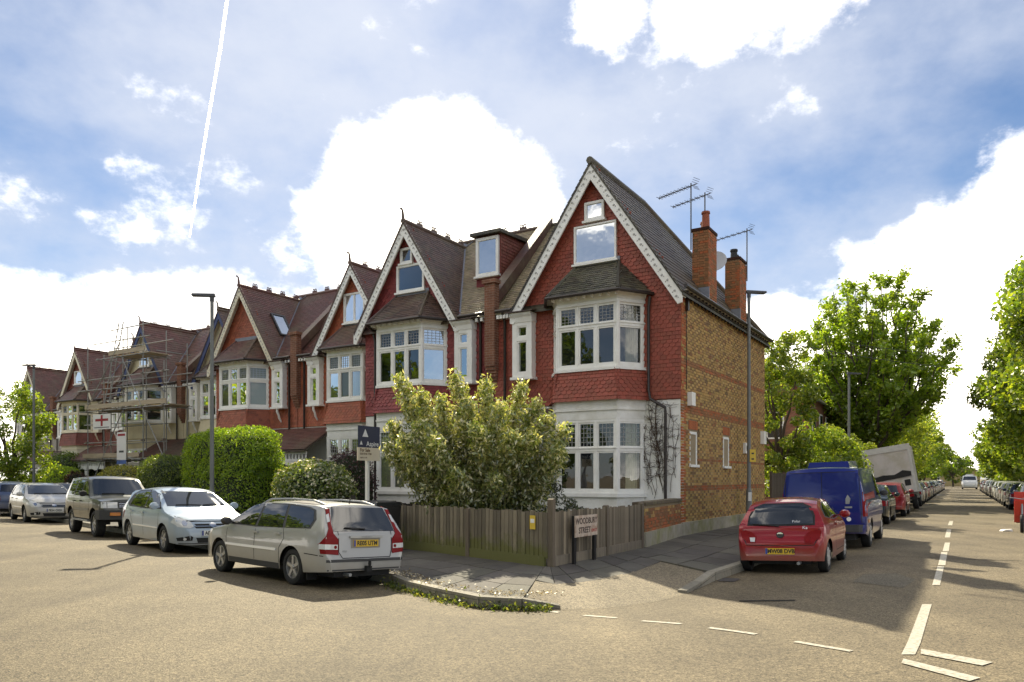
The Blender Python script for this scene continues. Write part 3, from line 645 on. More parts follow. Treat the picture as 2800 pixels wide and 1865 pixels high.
    # holder sits at the root origin: shift children
    def ring(z0, z1, o0, o1, mat, name, th=None, parent=root):
        mb = MB()
        def poly(o): return [(bc-1.4-o*1.15, 0), (bc-.9-o*.55, .7+o), (bc+.9+o*.55, .7+o), (bc+1.4+o*1.15, 0)]
        p, q = poly(o0), poly(o1)
        for i in range(3): mb.face([(*p[i], z0), (*p[i+1], z0), (*q[i+1], z1), (*q[i], z1)])
        mb.face([(*a, z0) for a in p]); mb.face([(*a, z1) for a in q][::-1])
        return mb.build(name, mat, parent, off=off)
    ring(6.4, 6.6, .0, .06, tr if tr is not M_blue else M_cream, 'bay_fascia'); ring(6.34, 6.42, .03, .03, wm, 'bay_cornice')
    ring(4.54, 4.62, .06, .06, wm, 'bay_sill'); ring(1.12, 1.22, .06, .06, wm, 'bay_sill'); ring(.0, 1.12, .0, .0, lo, 'bay_base')
    ring(3.22, 3.46, .01, .015, st['panel'], 'bay_panel'); ring(3.46, 3.52, .05, .05, st['panel'], 'bay_moulding'); ring(3.52, 3.74, .015, .05, st['panel'], 'bay_panel')
    ring(3.74, 4.54, .13, .0, up, 'bay_skirt')
    # dark room behind the panes
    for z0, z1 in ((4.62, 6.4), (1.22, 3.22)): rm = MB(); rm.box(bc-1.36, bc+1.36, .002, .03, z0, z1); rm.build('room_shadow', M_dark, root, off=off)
    # corbel brackets under the bay eaves
    cbm = MB()
    for i in range(9): x = bc-.95+1.9*i/8; cbm.box(x-.025, x+.025, .76, .92, 6.5, 6.575)
    cbm.build('eaves_bracket', wm, root, off=off)
    # ---- tile hanging
    if T is not None and st.get('tiles', True):
        ts = TileSet(root, h.M, off); pk = dict(tw=.168 if near else .25, g=.105 if near else .15)
        def keepW(p):
            if abs(p.x-bc) < 1.42 and 4.54 < p.z < 6.62: return False
            if abs(p.x-bc) < 1.6-(p.z-6.6)*.9 and 6.5 < p.z < 7.58: return False
            if abs(p.x-bc) < 1.45 and p.z < 4.56: return False
            if p.z > 6.7 and (abs(p.x-cx) > hw or p.z > zA(p.x)-.06): return False
            for (a, b, c, d) in st['holes']:
                if a < p.x < b and c < p.z < d: return False
            return True
        ts.field((x1, .0, 3.74), (-1, 0, 0), (0, 0, 1), x1-x0, ap-3.8, keepW, T, pat=bands, **pk)
        # skirt of the bay
        def poly(o): return [V((bc-1.4-o*1.15, 0, 0)), V((bc-.9-o*.55, .7+o, 0)), V((bc+.9+o*.55, .7+o, 0)), V((bc+1.4+o*1.15, 0, 0))]
        p, q = poly(.135), poly(.0)
        for i in range(3):
            a, b = p[i+1]+V((0, 0, 3.72)), p[i]+V((0, 0, 3.72)); u = (b-a).normalized(); mid = (q[i]+q[i+1])/2+V((0, 0, 4.54)); v = mid-(a+b)/2
            if u.cross(v).y < 0: a, b, u = b, a, -u
            ts.field(a, u, v, (b-a).length, .82, lambda p_: p_.z < 4.52, T, pat=lambda j: 'club' if 2 <= j <= 5 else 'plain', **pk)
        h.ts = ts
    # ---- gable: bargeboards, soffit, finial, ridge
    for s in (-1, 1):
        z_f = zA(cx+s*(hw+.14)); B = MB(); dv = .36 if k else .4; f_ = cx+s*(hw+.13)
        B.prism([(cx, .30, ap+.03), (f_, .30, z_f+.03), (f_, .30, z_f-.30), (f_-s*.12, .30, z_f-.33), (cx, .30, ap-dv-.08)], (0, -.05, 0)); bo = B.build('bargeboard', bb, root, off=off)
        if k <= 1 and tr is not M_blue:
            ov = MB(); Lb = math.hypot(hw, ap-z_f); nS = 26
            for i in range(nS):
                t = (i+.5)/nS; x = cx+s*(hw+.05)*t; z = ap-.22-(ap-z_f)*t; dx = .05*(1 if i % 2 else -1)
                ov.lathe([(.0, .018), (.028, .012), (.036, 0)], 6, 'y', (x+dx*.55, .302, z+abs(dx)*.4)); ov.lathe([(.0, .014), (.02, .0)], 5, 'y', (x-dx*.5, .302, z-.02))
            ov.build('scroll_trim', pmat('trim_relief', (.42, .41, .38), .7, .1), bo, off=off, kind='stuff')
        S = MB(); S.prism([(cx, .25, ap-.11), (f_, .25, z_f-.11), (f_, .0, z_f-.11), (cx, .0, ap-.11)], (0, 0, -.03)); S.build('soffit_board', pmat('soffit_paint', (.62, .58, .47), .6, .1), root, off=off)
    cr = tuple(c*.8 for c in RTc[1]); rg = MB()
    rg.tube([(cx, yo+.02, ap+.01), (cx, ridge_back, ap+.01)], .085, 8, col=cr); 
    ro = rg.build('ridge_tiles', M_roof, root, off=off, smooth=True)
    def crest(x, y, z, ax, par):
        c = MB(); a = V((1, 0, 0)) if ax == 'x' else V((0, 1, 0)); q = V((x, y, z))
        c.obox(q+V((0, 0, .03)), a*.13, a.cross(V((0, 0, 1)))*-.03, V((0, 0, .04)), cr)
        for t in (-.065, .065):
            pts = [q+a*(t+.05*math.cos(w_))+V((0, 0, .11+.055*math.sin(w_))) for w_ in np.linspace(-1.2, 4.4, 8)]; c.tube(pts, .022, 5, col=cr)
        c.build('crest_tile', M_roof, par, off=off)
    if not (A and k == 0):
        n = 4
        for i in range(n): crest(cx, -.55-i*.78, ap+.08, 'y', root)
    f = MB()
    if not (A and k == 0): f.tube([(cx, .3, ap+.02), (cx, .32, ap+.2), (cx, .34, ap+.34), (cx, .42, ap+.4), (cx, .46, ap+.34)], [.06, .045, .035, .03, .02], 6, col=cr); f.build('finial', M_roof, root, off=off, smooth=True)
    mr = MB(); a_, b_ = (cx if A and k == 0 else x0), x1; mr.tube([(a_, yr, RID+.02), (b_, yr, RID+.02)], .09, 8, col=cr); mr.build('main_ridge', M_roof, root, off=off, smooth=True)
    for i in range(3): crest((cx+1.1+i*.85) if A else (x0+1.0+i*.8), yr, RID+.1, 'x', root)
    # valley leads
    for s in ((1,) if A and k == 0 else (-1, 1)):
        pts = []
        for y in (.2, ridge_back): x = cx+s*(ap-zm(y))/sl; pts.append(V((x, y, zm(y)+.035)))
        vm_ = MB(); vm_.beam(pts[0], pts[1], .16, .025, (0, 0, 1)); vm_.build('valley_flashing', M_lead, root, off=off)
    # ---- eaves gutter between the gables, downpipes
    g0, g1 = (cx+hw+.1, x1-.2) if A else (x0+.2, cx-hw-.1)
    if k > 0: pass
    gz = 6.62; g = MB(); g.tube([(g0, .27, gz), (g1, .27, gz)], .055, 8); g.build('gutter', M_gutter, root, off=off, smooth=True)
    fb = MB(); fb.box(g0, g1, .0, .2, 6.5, 6.56)
    for i in range(5): x = g0+(g1-g0)*(i+.5)/5; fb.box(x-.04, x+.04, .0, .24, 6.4, 6.5)
    fb.build('eaves_board', wm, root, off=off)
    dx = x1-.42 if A else x0+.42
    dp = MB(); dp.tube([(dx, .22, 6.58), (dx, .09, 6.3), (dx, .09, 3.3), (dx, .09, .1)], .042, 8)
    dp.build('downpipe', M_gutter, root, off=off, smooth=True); dp = MB()
    if A: dp.tube([(bc-1.6, .12, 6.5), (bc-1.55, .09, 6.2), (bc-1.55, .09, 4.0), (bc-1.62, .15, 3.75), (bc-2.02, .10, 3.5), (bc-2.02, .08, 3.3), (bc-2.02, .08, .1)], .042, 8)
    else: dp.tube([(bc+1.6, .12, 6.5), (bc+1.55, .09, 6.2), (bc+1.55, .09, .1)], .04, 8)
    dp.build('downpipe', M_gutter, root, off=off, smooth=True)
    # ---- party stack and coped parapet (with house A)
    if A:
        ps = MB(); ps.box(5.7, 6.06, .002, .26, 5.0, 7.5)
        for i in range(5): ps.box(5.7+.012*i, 6.06-.012*i, .002, .26-.045*(i+1), 4.9-.1*i, 5.0-.1*i)
        ps.box(5.64, 6.12, .0, .32, 7.5, 7.62)
        ps.build('party_stack', brickmat('stack_brick', st['stack'], tuple(c*.75 for c in st['stack']), (.28, .2, .14), 'xy'), root, off=off)
        pp = MB(); pp.prism([(5.72, .0, 6.9), (5.72, .0, 7.3), (5.72, yr, RID+.32), (5.72, yr, RID-.1)], (.34, 0, 0), (.10, .05, .04)); pp.build('party_parapet', M_roof, root, off=off)
    # ---- narrow oriel window with bracket
    ox = 4.74 if A else 6.86; wd = .66; fr = MB(); z0, z1, zt, d = 4.6, 6.2, 5.72, .26; a, b = ox-wd/2, ox+wd/2
    for (p, q, r, s) in ((a, a+.16, z0, z1), (b-.16, b, z0, z1), (a+.16, b-.16, z0, z0+.12), (a+.16, b-.16, z1-.1, z1), (a+.16, b-.16, zt-.06, zt+.06)): fr.box(p, q, .0, d, r, s)
    for (za, zb) in ((z0+.12, zt-.06), (zt+.06, z1-.1)):
        fr.box(a+.16, a+.2, .1, d-.02, za, zb); fr.box(b-.2, b-.16, .1, d-.02, za, zb); fr.box(a+.2, b-.2, .1, d-.02, za, za+.04); fr.box(a+.2, b-.2, .1, d-.02, zb-.04, zb)
    fr.prism([(a-.02, .0, z1), (a-.02, d+.02, z1), (a-.02, d+.05, z1+.14), (a-.02, d+.13, z1+.22), (a-.02, d+.13, z1+.27), (a-.02, 0, z1+.27)], (wd+.04, 0, 0))
    fr.box(a-.05, b+.05, .0, d+.05, z0-.08, z0-.001)
    if tr is M_blue: pass
    ow = fr.build('oriel_window', wm, root, off=off)
    for (za, zb) in ((z0+.1, zt-.05), (zt+.05, z1-.1)):
        g = MB(); g.face([(a+.17, .19, za), (b-.17, .19, za), (b-.17, .19, zb), (a+.17, .19, zb)]); g.build('pane', gl[1] if k == 0 and not A else gl[0], ow, off=off)
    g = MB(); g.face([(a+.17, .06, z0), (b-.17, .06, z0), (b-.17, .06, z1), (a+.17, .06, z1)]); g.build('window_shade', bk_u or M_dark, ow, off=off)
    bk = MB(); pts = [(ox, .24, z0-.08), (ox, .25, z0-.2), (ox, .17, z0-.34), (ox, .14, z0-.46), (ox, .03, z0-.62)]; bk.tube(pts, [.05, .055, .045, .05, .03], 6); bk.build('oriel_bracket', wm, root, off=off, smooth=True)
    if T: hd = MB(); hd.prism([(a-.12, 0, z1+.36), (a-.12, d+.2, z1+.27), (a-.12, d+.2, z1+.3), (a-.12, 0, z1+.42)], (wd+.24, 0, 0), (.05, .02, .018)); hd.build('oriel_hood', M_roof, root, off=off)
    # ---- porch with fretted board, door
    px0, px1 = (3.95, 5.84) if A else (5.92, 7.62); pd = 1.35
    pr = MB(); pr.prism([(px0-.1, .0, 3.66), (px0-.1, pd+.2, 2.72), (px0-.1, pd+.2, 2.66), (px0-.1, 0, 3.58)], (px1-px0+.2, 0, 0), (.08, .05, .045)); pr.build('porch_roof', M_roof, root, off=off)
    if st.get('tiles', True) and k > 0: h.rt.field((px1+.1, pd+.22, 2.73), (-1, 0, 0), (0, -(pd+.2), .94), px1-px0+.2, 1.8, lambda p: p.y > .03, RTc, tw=.2, g=.12)
    pf = MB(); pf.box(px0, px1, pd-.03, pd+.03, 2.56, 2.66); pf.box(px0, px1, pd-.03, pd+.03, 2.28, 2.38)
    nS = 10
    for i in range(nS+1): x = px0+.04+(px1-px0-.08)*i/nS; pf.box(x-.035, x+.035, pd-.02, pd+.02, 2.38, 2.56)
    for i in range(nS): x = px0+(px1-px0)*(i+.5)/nS; dz = .12*abs(math.sin(math.pi*(i+.5)/nS*2)); pf.box(x-(px1-px0)/nS/2, x+(px1-px0)/nS/2, pd-.021, pd+.021, 2.1+dz*.9, 2.28)
    for x in (px0+.05, px1-.05): pf.box(x-.05, x+.05, pd-.05, pd+.05, .1, 2.28 if False else 2.1)
    pf.build('porch_fretwork', M_white, root, off=off)
    dr = MB(); dxc = (px0+px1)/2; dr.box(dxc-.45, dxc+.45, -.011, .03, .15, 2.2)
    for q in (-.2, .2):
        for zz in (.35, 1.25): dr.box(dxc+q-.14, dxc+q+.14, .03, .045, zz, zz+.7)
    dr.build('front_door', pmat('door_'+str(k)+side, st.get('door', (.05, .06, .05)), .4, .1), root, off=off)
    return h
RED_A = pal2((.32, .074, .042), 7, .2); RED_B = pal2((.26, .052, .050), 7, .2); RED_C = pal2((.33, .092, .042), 8, .26); RED_D = pal2((.31, .085, .042), 8, .24); RED_E = pal2((.21, .06, .04), 7, .2)
ROOF_DARK = pal2((.075, .058, .042), 7, .35); ROOF_BR = pal2((.105, .062, .048), 8, .3); ROOF_RED = pal2((.13, .058, .045), 8, .26); ROOF_MOSS = pal2((.075, .07, .045), 7, .45); ROOF_GLINT = pal2((.34, .27, .17), 8, .35); ROOF_BLK = pal2((.03, .03, .032), 6, .3)  # the palest set paints the sun's glint into the main slope tiles
def wallm(name, col): return pmat(name, tuple(c*.75 for c in col), .7, .12, 4, .1, 30)
def gable_common(cx, bc, big=None): return []
HS = []
WB_A = wallm('tile_backing_a', RED_A[0]); WB_B = wallm('tile_backing_b', RED_B[0]); WB_C = wallm('tile_backing_c', RED_C[0]); WB_E = wallm('tile_backing_e', RED_E[0])
oh = lambda ox: (ox-.36, ox+.36, 4.5, 6.58)
hA = make_house(0, 'A', dict(label='corner red tile hung house with yellow brick side wall and tall chimneys', tile=RED_A, upper=WB_A, lower=M_wbrick, trim=M_white, win=M_white, barge=M_white, panel=M_wbrick, roof=ROOF_DARK, roofL=ROOF_BLK, roofR=ROOF_DARK, bayroof=ROOF_MOSS, roofM=ROOF_GLINT, stack=(.22, .09, .05), glass=(G_dark, G_dark), curtain=True, lead=True,
      holes=[oh(4.74), (1.78, 3.16, 7.6, 8.82), (2.15, 2.83, 8.82, 9.46)]))
hB = make_house(0, 'B', dict(label='crimson tile hung house with roof dormer behind the large leafy shrub', tile=RED_B, upper=WB_B, lower=M_wbrick, trim=M_white, win=M_white, barge=M_white, panel=M_white, roof=ROOF_BR, roofM=ROOF_GLINT, stack=(.2, .1, .05), glass=(G_dark, G_sky), lead=True, backs=(None, M_blind),
      holes=[oh(6.86), (8.5, 9.72, 7.7, 8.62), (8.98, 9.56, 8.6, 9.22)]))
hC = make_house(1, 'A', dict(label='orange red tiled house with double gable casement and white fretwork porch', tile=RED_C, upper=WB_C, lower=M_white, trim=M_white, win=M_white, barge=M_white, panel=M_white, roof=ROOF_RED, stack=(.26, .09, .05), backs=(M_blind, M_blind), lead=True,
      holes=[oh(4.74), (2.1, 3.3, 7.6, 8.9)]))
hD = make_house(1, 'B', dict(label='orange red tiled house with two skylights behind the tall clipped hedge', tile=RED_D, upper=WB_C, lower=M_white, trim=M_white, win=M_white, barge=M_cream, panel=M_white, roof=ROOF_RED, stack=(.26, .09, .05), backs=(M_blind, M_blind), lead=True, holes=[oh(6.86)]))
hE = make_house(2, 'A', dict(label='cream rendered house with navy bargeboards and white bay windows', tile=None, upper=M_crender, lower=M_crender, trim=M_white, win=M_white, barge=M_blue, panel=M_crender, roof=ROOF_BR, stack=(.26, .09, .05), holes=[]))
hF = make_house(2, 'B', dict(label='cream rendered house with navy bargeboards behind the scaffolding', tile=None, upper=M_crender, lower=M_crender, trim=M_white, win=M_white, barge=M_blue, panel=M_crender, roof=ROOF_RED, stack=(.26, .09, .05), holes=[]))
hG = make_house(3, 'A', dict(label='red tiled house half hidden by scaffold poles and ladder', tile=RED_E, upper=WB_E, lower=M_cream, trim=M_white, win=M_white, barge=M_cream, panel=M_cream, roof=ROOF_RED, stack=(.26, .09, .05), holes=[oh(4.74)]))
hH = make_house(3, 'B', dict(label='red tiled house with cream bay frames left of the scaffolding', tile=RED_E, upper=WB_E, lower=M_cream, trim=M_cream, win=M_cream, barge=M_cream, panel=M_cream, roof=ROOF_RED, stack=(.26, .09, .05), holes=[oh(6.86)]))
hI = make_house(4, 'A', dict(label='brown roofed house wedged behind the red house with cream bay', tile=None, upper=M_grender, lower=M_cream, trim=M_white, win=M_white, barge=M_cream, panel=M_cream, roof=ROOF_RED, stack=(.26, .09, .05), holes=[], tiles=False))
hJ = make_house(4, 'B', dict(label='farthest brown roofed house with grey rendered gable by the street tree', tile=None, upper=M_grender, lower=M_cream, trim=M_white, win=M_white, barge=M_cream, panel=M_cream, roof=ROOF_RED, stack=(.26, .09, .05), holes=[]))
# gable windows, dormer, skylights
flat_window(hA, 2.47, .0, 7.68, 8.75, 1.3, G_sky, fw=.05); flat_window(hA, 2.49, .0, 8.86, 9.38, .6, G_sky, fw=.07)
flat_window(hB, 9.1, .0, 7.72, 8.6, 1.15, G_dark); flat_window(hB, 9.27, .0, 8.66, 9.16, .5, G_dark)
flat_window(hC, 2.7, .0, 7.7, 8.85, 1.1, G_dark, nl=2); flat_window(hF, 9.2, .0, 7.7, 8.6, .9, G_dark); flat_window(hH, 9.2, .0, 7.75, 8.6, .9, G_dark); flat_window(hJ, 9.2, .0, 7.7, 8.6, .9, G_dark)
def finish_tiles():
    for h, a, b in ((hA, 300, 300), (hB, 250, 250), (hC, 120, 120), (hD, 60, 60), (hE, 0, 0), (hF, 0, 0), (hG, 0, 0), (hH, 0, 0), (hJ, 0, 0)):
        if hasattr(h, 'ts'): h.ts.finish(M_tile, 'hung_tile', a)
        if hasattr(h, 'rt'): h.rt.finish(M_roof, 'roof_tile', b)
# ---------------------------------------------------------------- the corner house: brick side wall, chimneys, eaves
YB = pal2((.41, .26, .085), 6, .12)+[(.35, .21, .07), (.45, .30, .11)]; DB = pal2((.22, .13, .06), 5, .3); RB = pal2((.34, .105, .035), 6, .2); OB = pal2((.27, .125, .05), 6, .25)
def brick_face(root, M, off, o, u, n, Lx, z0, z1, skip, style, nind=0, mat=M_brick, name='brick'):
    """a face of real bricks in Flemish bond; style(s, z, header) -> colour list"""
    o, u, n = V(o), V(u), V(n); items = []; rows = int((z1-z0)/.075)
    for j in range(rows):
        z = z0+j*.075; s = -.169*(j % 2); hd = False
        while s < Lx-.02:
            ln = .1025 if hd else .215; a, b = max(s, 0), min(s+ln, Lx)
            if b-a > .03 and not skip((a+b)/2, z+.035, b-a): items.append((a, b, z, style((a+b)/2, z, hd)))
            s += ln+.010; hd = not hd
    W = M; items.sort(key=lambda t: ((W @ (o+u*t[0]+V((0, 0, t[2]))))-CAMW).length_squared)
    cache = {}; rest = MB()
    for i, (a, b, z, cols) in enumerate(items):
        c = random.choice(cols)
        if i < nind and abs((b-a)-.215) < .002:
            key = c
            if key not in cache: mb = MB(); mb.obox((0, 0, 0), u*.1075, n*.012, V((0, 0, .0325)), c); me = mb.mesh(name); me.materials.append(mat); cache[key] = me
            link(name, cache[key], root, loc=o+u*(a+b)/2+V((0, 0, z+.0325))-V(off)+n*random.uniform(-.004, .001))
        else:
            q = o+u*(a+b)/2+V((0, 0, z+.0325))+n*random.uniform(-.004, .001); rest.obox(q, u*(b-a)/2, n*.012, V((0, 0, .0325)), c)
    if rest.f: rest.build(name+'_field', mat, root, off=off, kind='stuff', fix=True)
def side_wall():
    h = hA; off = h.off
    wins = [(.98, .62), (4.1, .62)]
    def skip(s, z, w_):
        for c, wd in wins:
            if abs(s-c) < wd/2+.02 and 1.98 < z < 2.95: return True
            if abs(s-c) < wd/2+.1 and 2.95 <= z < 3.22: return True
        return z < .46
    def style(s, z, hd):
        for a, b in ((4.64, 4.76), (3.36, 3.56), (2.1, 2.18), (1.28, 1.36)):
            if a < z < b: return RB if random.random() < .3 else OB
        if s < .34 and random.random() < .75: return RB
        if hd: return DB if random.random() < .72 else YB
        return YB if random.random() < .9 else (DB if random.random() < .5 else OB)
    brick_face(h.root, h.M, off, (0, 0, .0), (0, -1, 0), (-1, 0, 0), 8.9, .46, 6.66, skip, style, 290)
    mb = MB()
    for c, wd in wins:                                   # gauged flat arches of red bricks
        for i in range(9): x = -(c-wd/2-.06+(wd+.12)*(i+.5)/9); mb.box(-.012, .01, x-.034, x+.034, 2.96, 3.2, random.choice(RB))
    mb.build('gauged_arch', M_brick, h.root, off=off)
    for c, wd in wins:
        f = MB(); y0, y1 = -c-wd/2, -c+wd/2
        f.box(-.005, .03, y0, y0+.07, 2.0, 2.9); f.box(-.005, .03, y1-.07, y1, 2.0, 2.9); f.box(-.005, .03, y0+.07, y1-.07, 2.83, 2.9); f.box(-.07, .03, y0-.04, y1+.04, 1.93, 2.0)
        o = f.build('side_window', M_white, h.root, off=off)
        p = MB(); p.face([(.02, y0+.06, 2.0), (.02, y1-.06, 2.0), (.02, y1-.06, 2.84), (.02, y0+.06, 2.84)]); p.build('window_blind', pmat('blind_white', (.75, .73, .66), .6, .05), o, off=off)
    mb = MB(); mb.box(-.06, .02, -8.92, .03, .0, .46); mb.build('plinth', pmat('mossy_render', (.36, .33, .26), .9, .25, 3, .4, 30, tint=(.20, .21, .06), ts=1.4, tamt=.75), h.root, off=off)
    for (s, z, w_, hh, lab) in ((.62, 3.58, .3, .36, 'white vent box on the wall'), (8.45, 2.85, .34, .45, 'white meter box on the wall')):
        mb = MB(); mb.box(-.14, -.013, -s-w_/2, -s+w_/2, z, z+hh); mb.build('wall_box', M_white, h.root, off=off, label=lab)
    mb = MB(); mb.box(-.1, -.013, -6.35, -6.0, 2.45, 2.8); o = mb.build('alarm_box', M_white, h.root, off=off, label='square alarm box'); 
    mb = MB(); mb.box(-.106, -.1, -6.26, -6.09, 2.54, 2.71, (.1, .1, .1)); mb.build('alarm_mark', pmat('black_plastic', (.02, .02, .02), .4, .1), o, off=off)
    mb = MB(); mb.tube([(-.03, -.35, 6.4), (-.03, -.36, 5.2), (-.03, -.36, 4.0)], .012, 5); mb.box(-.09, -.02, -.42, -.3, 6.1, 6.45); mb.build('wall_cable', M_gutter, h.root, off=off)
    g = MB(); g.tube([(-.24, .34, 6.60), (-.24, -9.05, 6.60)], .055, 8); g.build('side_gutter', M_gutter, h.root, off=off, smooth=True)
    for i in range(28): mb = MB(); y = -.1-i*.32; mb.prism([(0, 0, 0), (-.17, 0, .1), (-.17, 0, .16), (0, 0, .16)], (0, .06, 0)); mb.build('eaves_bracket', M_gutter, h.root, off=(0, 0, 0)).location = V((-.014, y, 6.40))-off
    mb = MB(); mb.box(-.2, .0, -9.05, .02, 6.56, 6.585); mb.build('side_soffit', M_cream, h.root, off=off)
    vt = MB()
    vt.tube([(2.5, .36, 10.44), (2.5, -3.6, 10.42)], .1, 8, col=ROOF_DARK[0]); vt.tube([(2.5, -3.6, 10.42), (-.1, -9.05, 6.62)], .1, 8, col=ROOF_DARK[1]); vt.build('hip_ridge', M_roof, h.root, off=off, smooth=True)
    # chimneys
    for (s0, s1, zt, pots, pc) in ((2.31, 3.1, 8.85, ((.15, .25, .5), (.3, .6, .32)), (.28, .08, .04)), (5.61, 6.41, 8.8, ((.25, .25, .3), (.3, .58, .2)), (.03, .03, .03))):
        ch = MB(); ch.box(.012, .47, -s1+.01, -s0-.01, 6.3, zt-.02); ch.box(-.03, .51, -s1-.03, -s0+.03, zt-.02, zt+.06, (.14, .06, .04)); co = ch.build('chimney', pmat('chimney_mortar', (.27, .19, .12), .95, .2, attr=True), h.root, off=off)
        brick_face(co, h.M, off, (0, -s0, 0), (0, -1, 0), (-1, 0, 0), s1-s0, 6.35, zt-.02, lambda *a: False, lambda s, z, hd: OB+RB, 0, name='chimney_brick')
        brick_face(co, h.M, off, (.47, -s0, 0), (-1, 0, 0), (0, 1, 0), .47, 6.35, zt-.02, lambda *a: False, lambda s, z, hd: OB+RB[:2]+DB[:1], 0, name='chimney_brick')
        for (a, b, hh) in pots:
            p = MB(); p.lathe([(0, hh), (.1, hh), (.12, hh+.02), (.13, hh-.04), (.105, hh-.06), (.12, .02), (.13, 0)], 14, 'z', (a, -s0-b, zt+.06)); p.build('chimney_pot', pmat('pot%.2f' % pc[0], pc, .8, .2), co, off=off, smooth=True)
        mb = MB(); mb.obox((.25, -s0+.05, 7.2 if False else 6.95), V((.3, 0, 0)), V((0, .02, 0)), V((0, 0, .2))); mb.build('lead_skirt', M_lead, co, off=off)
side_wall()
def wpt(x, y, z, k=0): P = C0+PITCH*k+UF*x+OUT*y; return V((P.x, P.y, z))
M_steel = pmat('galvanised_steel', (.33, .34, .34), .45, .15, 8, .1, metal=.6); M_black = pmat('black_plastic', (.02, .02, .02), .4, .1); M_dgrey = pmat('dark_grey_metal', (.06, .062, .065), .45, .15, 6)
def aerial(base, h_, bdir, n, lab, wide=.34):
    t = thing('tv_aerial', lab, 'aerial', base, 0, 'television aerials on the chimneys'); bd = V((bdir[0], bdir[1], 0)).normalized(); sd_ = V((-bd.y, bd.x, 0))
    mb = MB(); mb.tube([(0, 0, 0), (.0, 0, h_)], .02, 6); mb.build('mast', M_dgrey, t)
    mb = MB(); z = V((0, 0, h_-.08)); mb.tube([z-bd*.2, z+bd*1.25], .016, 5); mb.build('boom', M_dgrey, t)
    mb = MB()
    for i in range(n): q = z+bd*(.1+1.12*i/(n-1)); mb.tube([q-sd_*wide*.4, q+sd_*wide*.4], .009, 4); mb.tube([q-V((0, 0, .05)), q+V((0, 0, .05))], .008, 4)
    for s in (-1, 1): [mb.tube([z-bd*(.12+.03*q)+V((0, 0, s*.05*q))-sd_*wide*.4, z-bd*(.12+.03*q)+V((0, 0, s*.05*q))+sd_*wide*.4], .007, 4) for q in (1, 2, 3)]
    mb.build('element', M_dgrey, t)
aerial(wpt(.5, -2.28, 8.3), 1.95, V((-.6, .8)), 9, 'tallest aerial on the front chimney'); aerial(wpt(.3, -2.95, 8.95), 1.2, V((-.6, .8)), 7, 'short aerial rising behind the red chimney pot'); aerial(wpt(-.06, -6.3, 8.2), 1.75, V((-.6, .8)), 6, 'aerial on the rear chimney above the lamp post')
def dish():
    t = thing('satellite_dish', 'grey satellite dish between the two chimneys', 'dish', wpt(.45, -4.45, 7.4)); d = V((-.35, -.85, .35)).normalized()
    mb = MB(); mb.tube([(0, 0, -.6), (0, 0, .95)], .025, 6); mb.build('pole', M_steel, t)
    mb = MB(); mb.lathe([(0, 0), (.12, .008), (.25, .035), (.36, .075), (.37, .07), (.25, .02), (.12, -.01), (0, -.02)], 24); me = mb.build('reflector', pmat('dish_grey', (.45, .47, .5), .5, .05), t, smooth=True); me.rotation_euler = d.to_track_quat('Z', 'Y').to_euler(); me.location = (0, 0, 1.05)
    mb = MB(); q = V((0, 0, .7)); e = V((0, 0, 1.05))+d*.42; mb.tube([q, e-V((0, 0, .1))], .014, 5); mb.obox(e-V((0, 0, .08)), d*.06, d.cross(V((0, 0, 1))).normalized()*-.03, V((0, 0, .03))); mb.build('feed_arm', M_dgrey, t)
dish()
def dormer():
    h = hB; off = h.off; x0, x1, yf, z0, z1 = 6.3, 7.22, -1.0, 7.75, 9.42
    mb = MB(); mb.prism([(x0, yf, z0), (x0, yf, z1), (x0, -2.75, z1+.12), (x0, -2.6, 9.3)], (x1-x0, 0, 0)); o = mb.build('dormer', WB_B, h.root, off=off)
    mb = MB(); mb.prism([(x0-.12, yf+.22, z1), (x0-.12, yf+.22, z1+.1), (x0-.12, -2.9, z1+.22), (x0-.12, -2.9, z1+.1)], (x1-x0+.24, 0, 0), (.05, .045, .035)); mb.build('dormer_roof', M_roof, o, off=off)
    ts = TileSet(o, h.M, off)
    ts.field((x0, yf, z0), (0, -1, 0), (0, 0, 1), 1.7, 1.6, lambda p: p.z > 6.75-p.y*1.02+.02, RED_E, tw=.168, g=.105)
    ts.finish(M_tile, 'cheek_tile', 0)
    h.root_keep = h.root; h2 = House(); h2.root = o; h2.off = off
    flat_window(h2, (x0+x1)/2, yf, z0+.38, z1-.06, .86, G_sky, fw=.09)
dormer()
def skylight(h, o, u, v, w_, ln, mat=None):
    o, u, v = V(o), V(u).normalized(), V(v).normalized(); n = u.cross(v); mb = MB()
    for (a, b, c, d) in ((0, w_, 0, .07), (0, w_, ln-.07, ln), (0, .07, .07, ln-.07), (w_-.07, w_, .07, ln-.07)): mb.obox(o+u*(a+b)/2+v*(c+d)/2+n*.06, u*(b-a)/2, v*(d-c)/2, n*.05)
    f = mb.build('skylight', M_dgrey, h.root, off=h.off); g = MB(); g.face([o+u*.06+v*.06+n*.075, o+u*(w_-.06)+v*.06+n*.075, o+u*(w_-.06)+v*(ln-.06)+n*.075, o+u*.06+v*(ln-.06)+n*.075]); g.build('pane', G_sky, f, off=h.off)
    b = MB(); b.obox(o+u*w_/2+v*ln/2+n*.03, u*w_/2, v*ln/2, n*.03); b.build('skylight_well', M_dark, f, off=h.off)
sl_ = 3.25/2.05
skylight(hD, (9.2-1.35, -.75, 9.95-1.35*sl_), (0, -1, 0), (1, 0, sl_), .75, 1.2); skylight(hC, (5.2, -.9, 6.75+.9*1.02), (-1, 0, 0), (0, -1, 1.02), .8, 1.3)
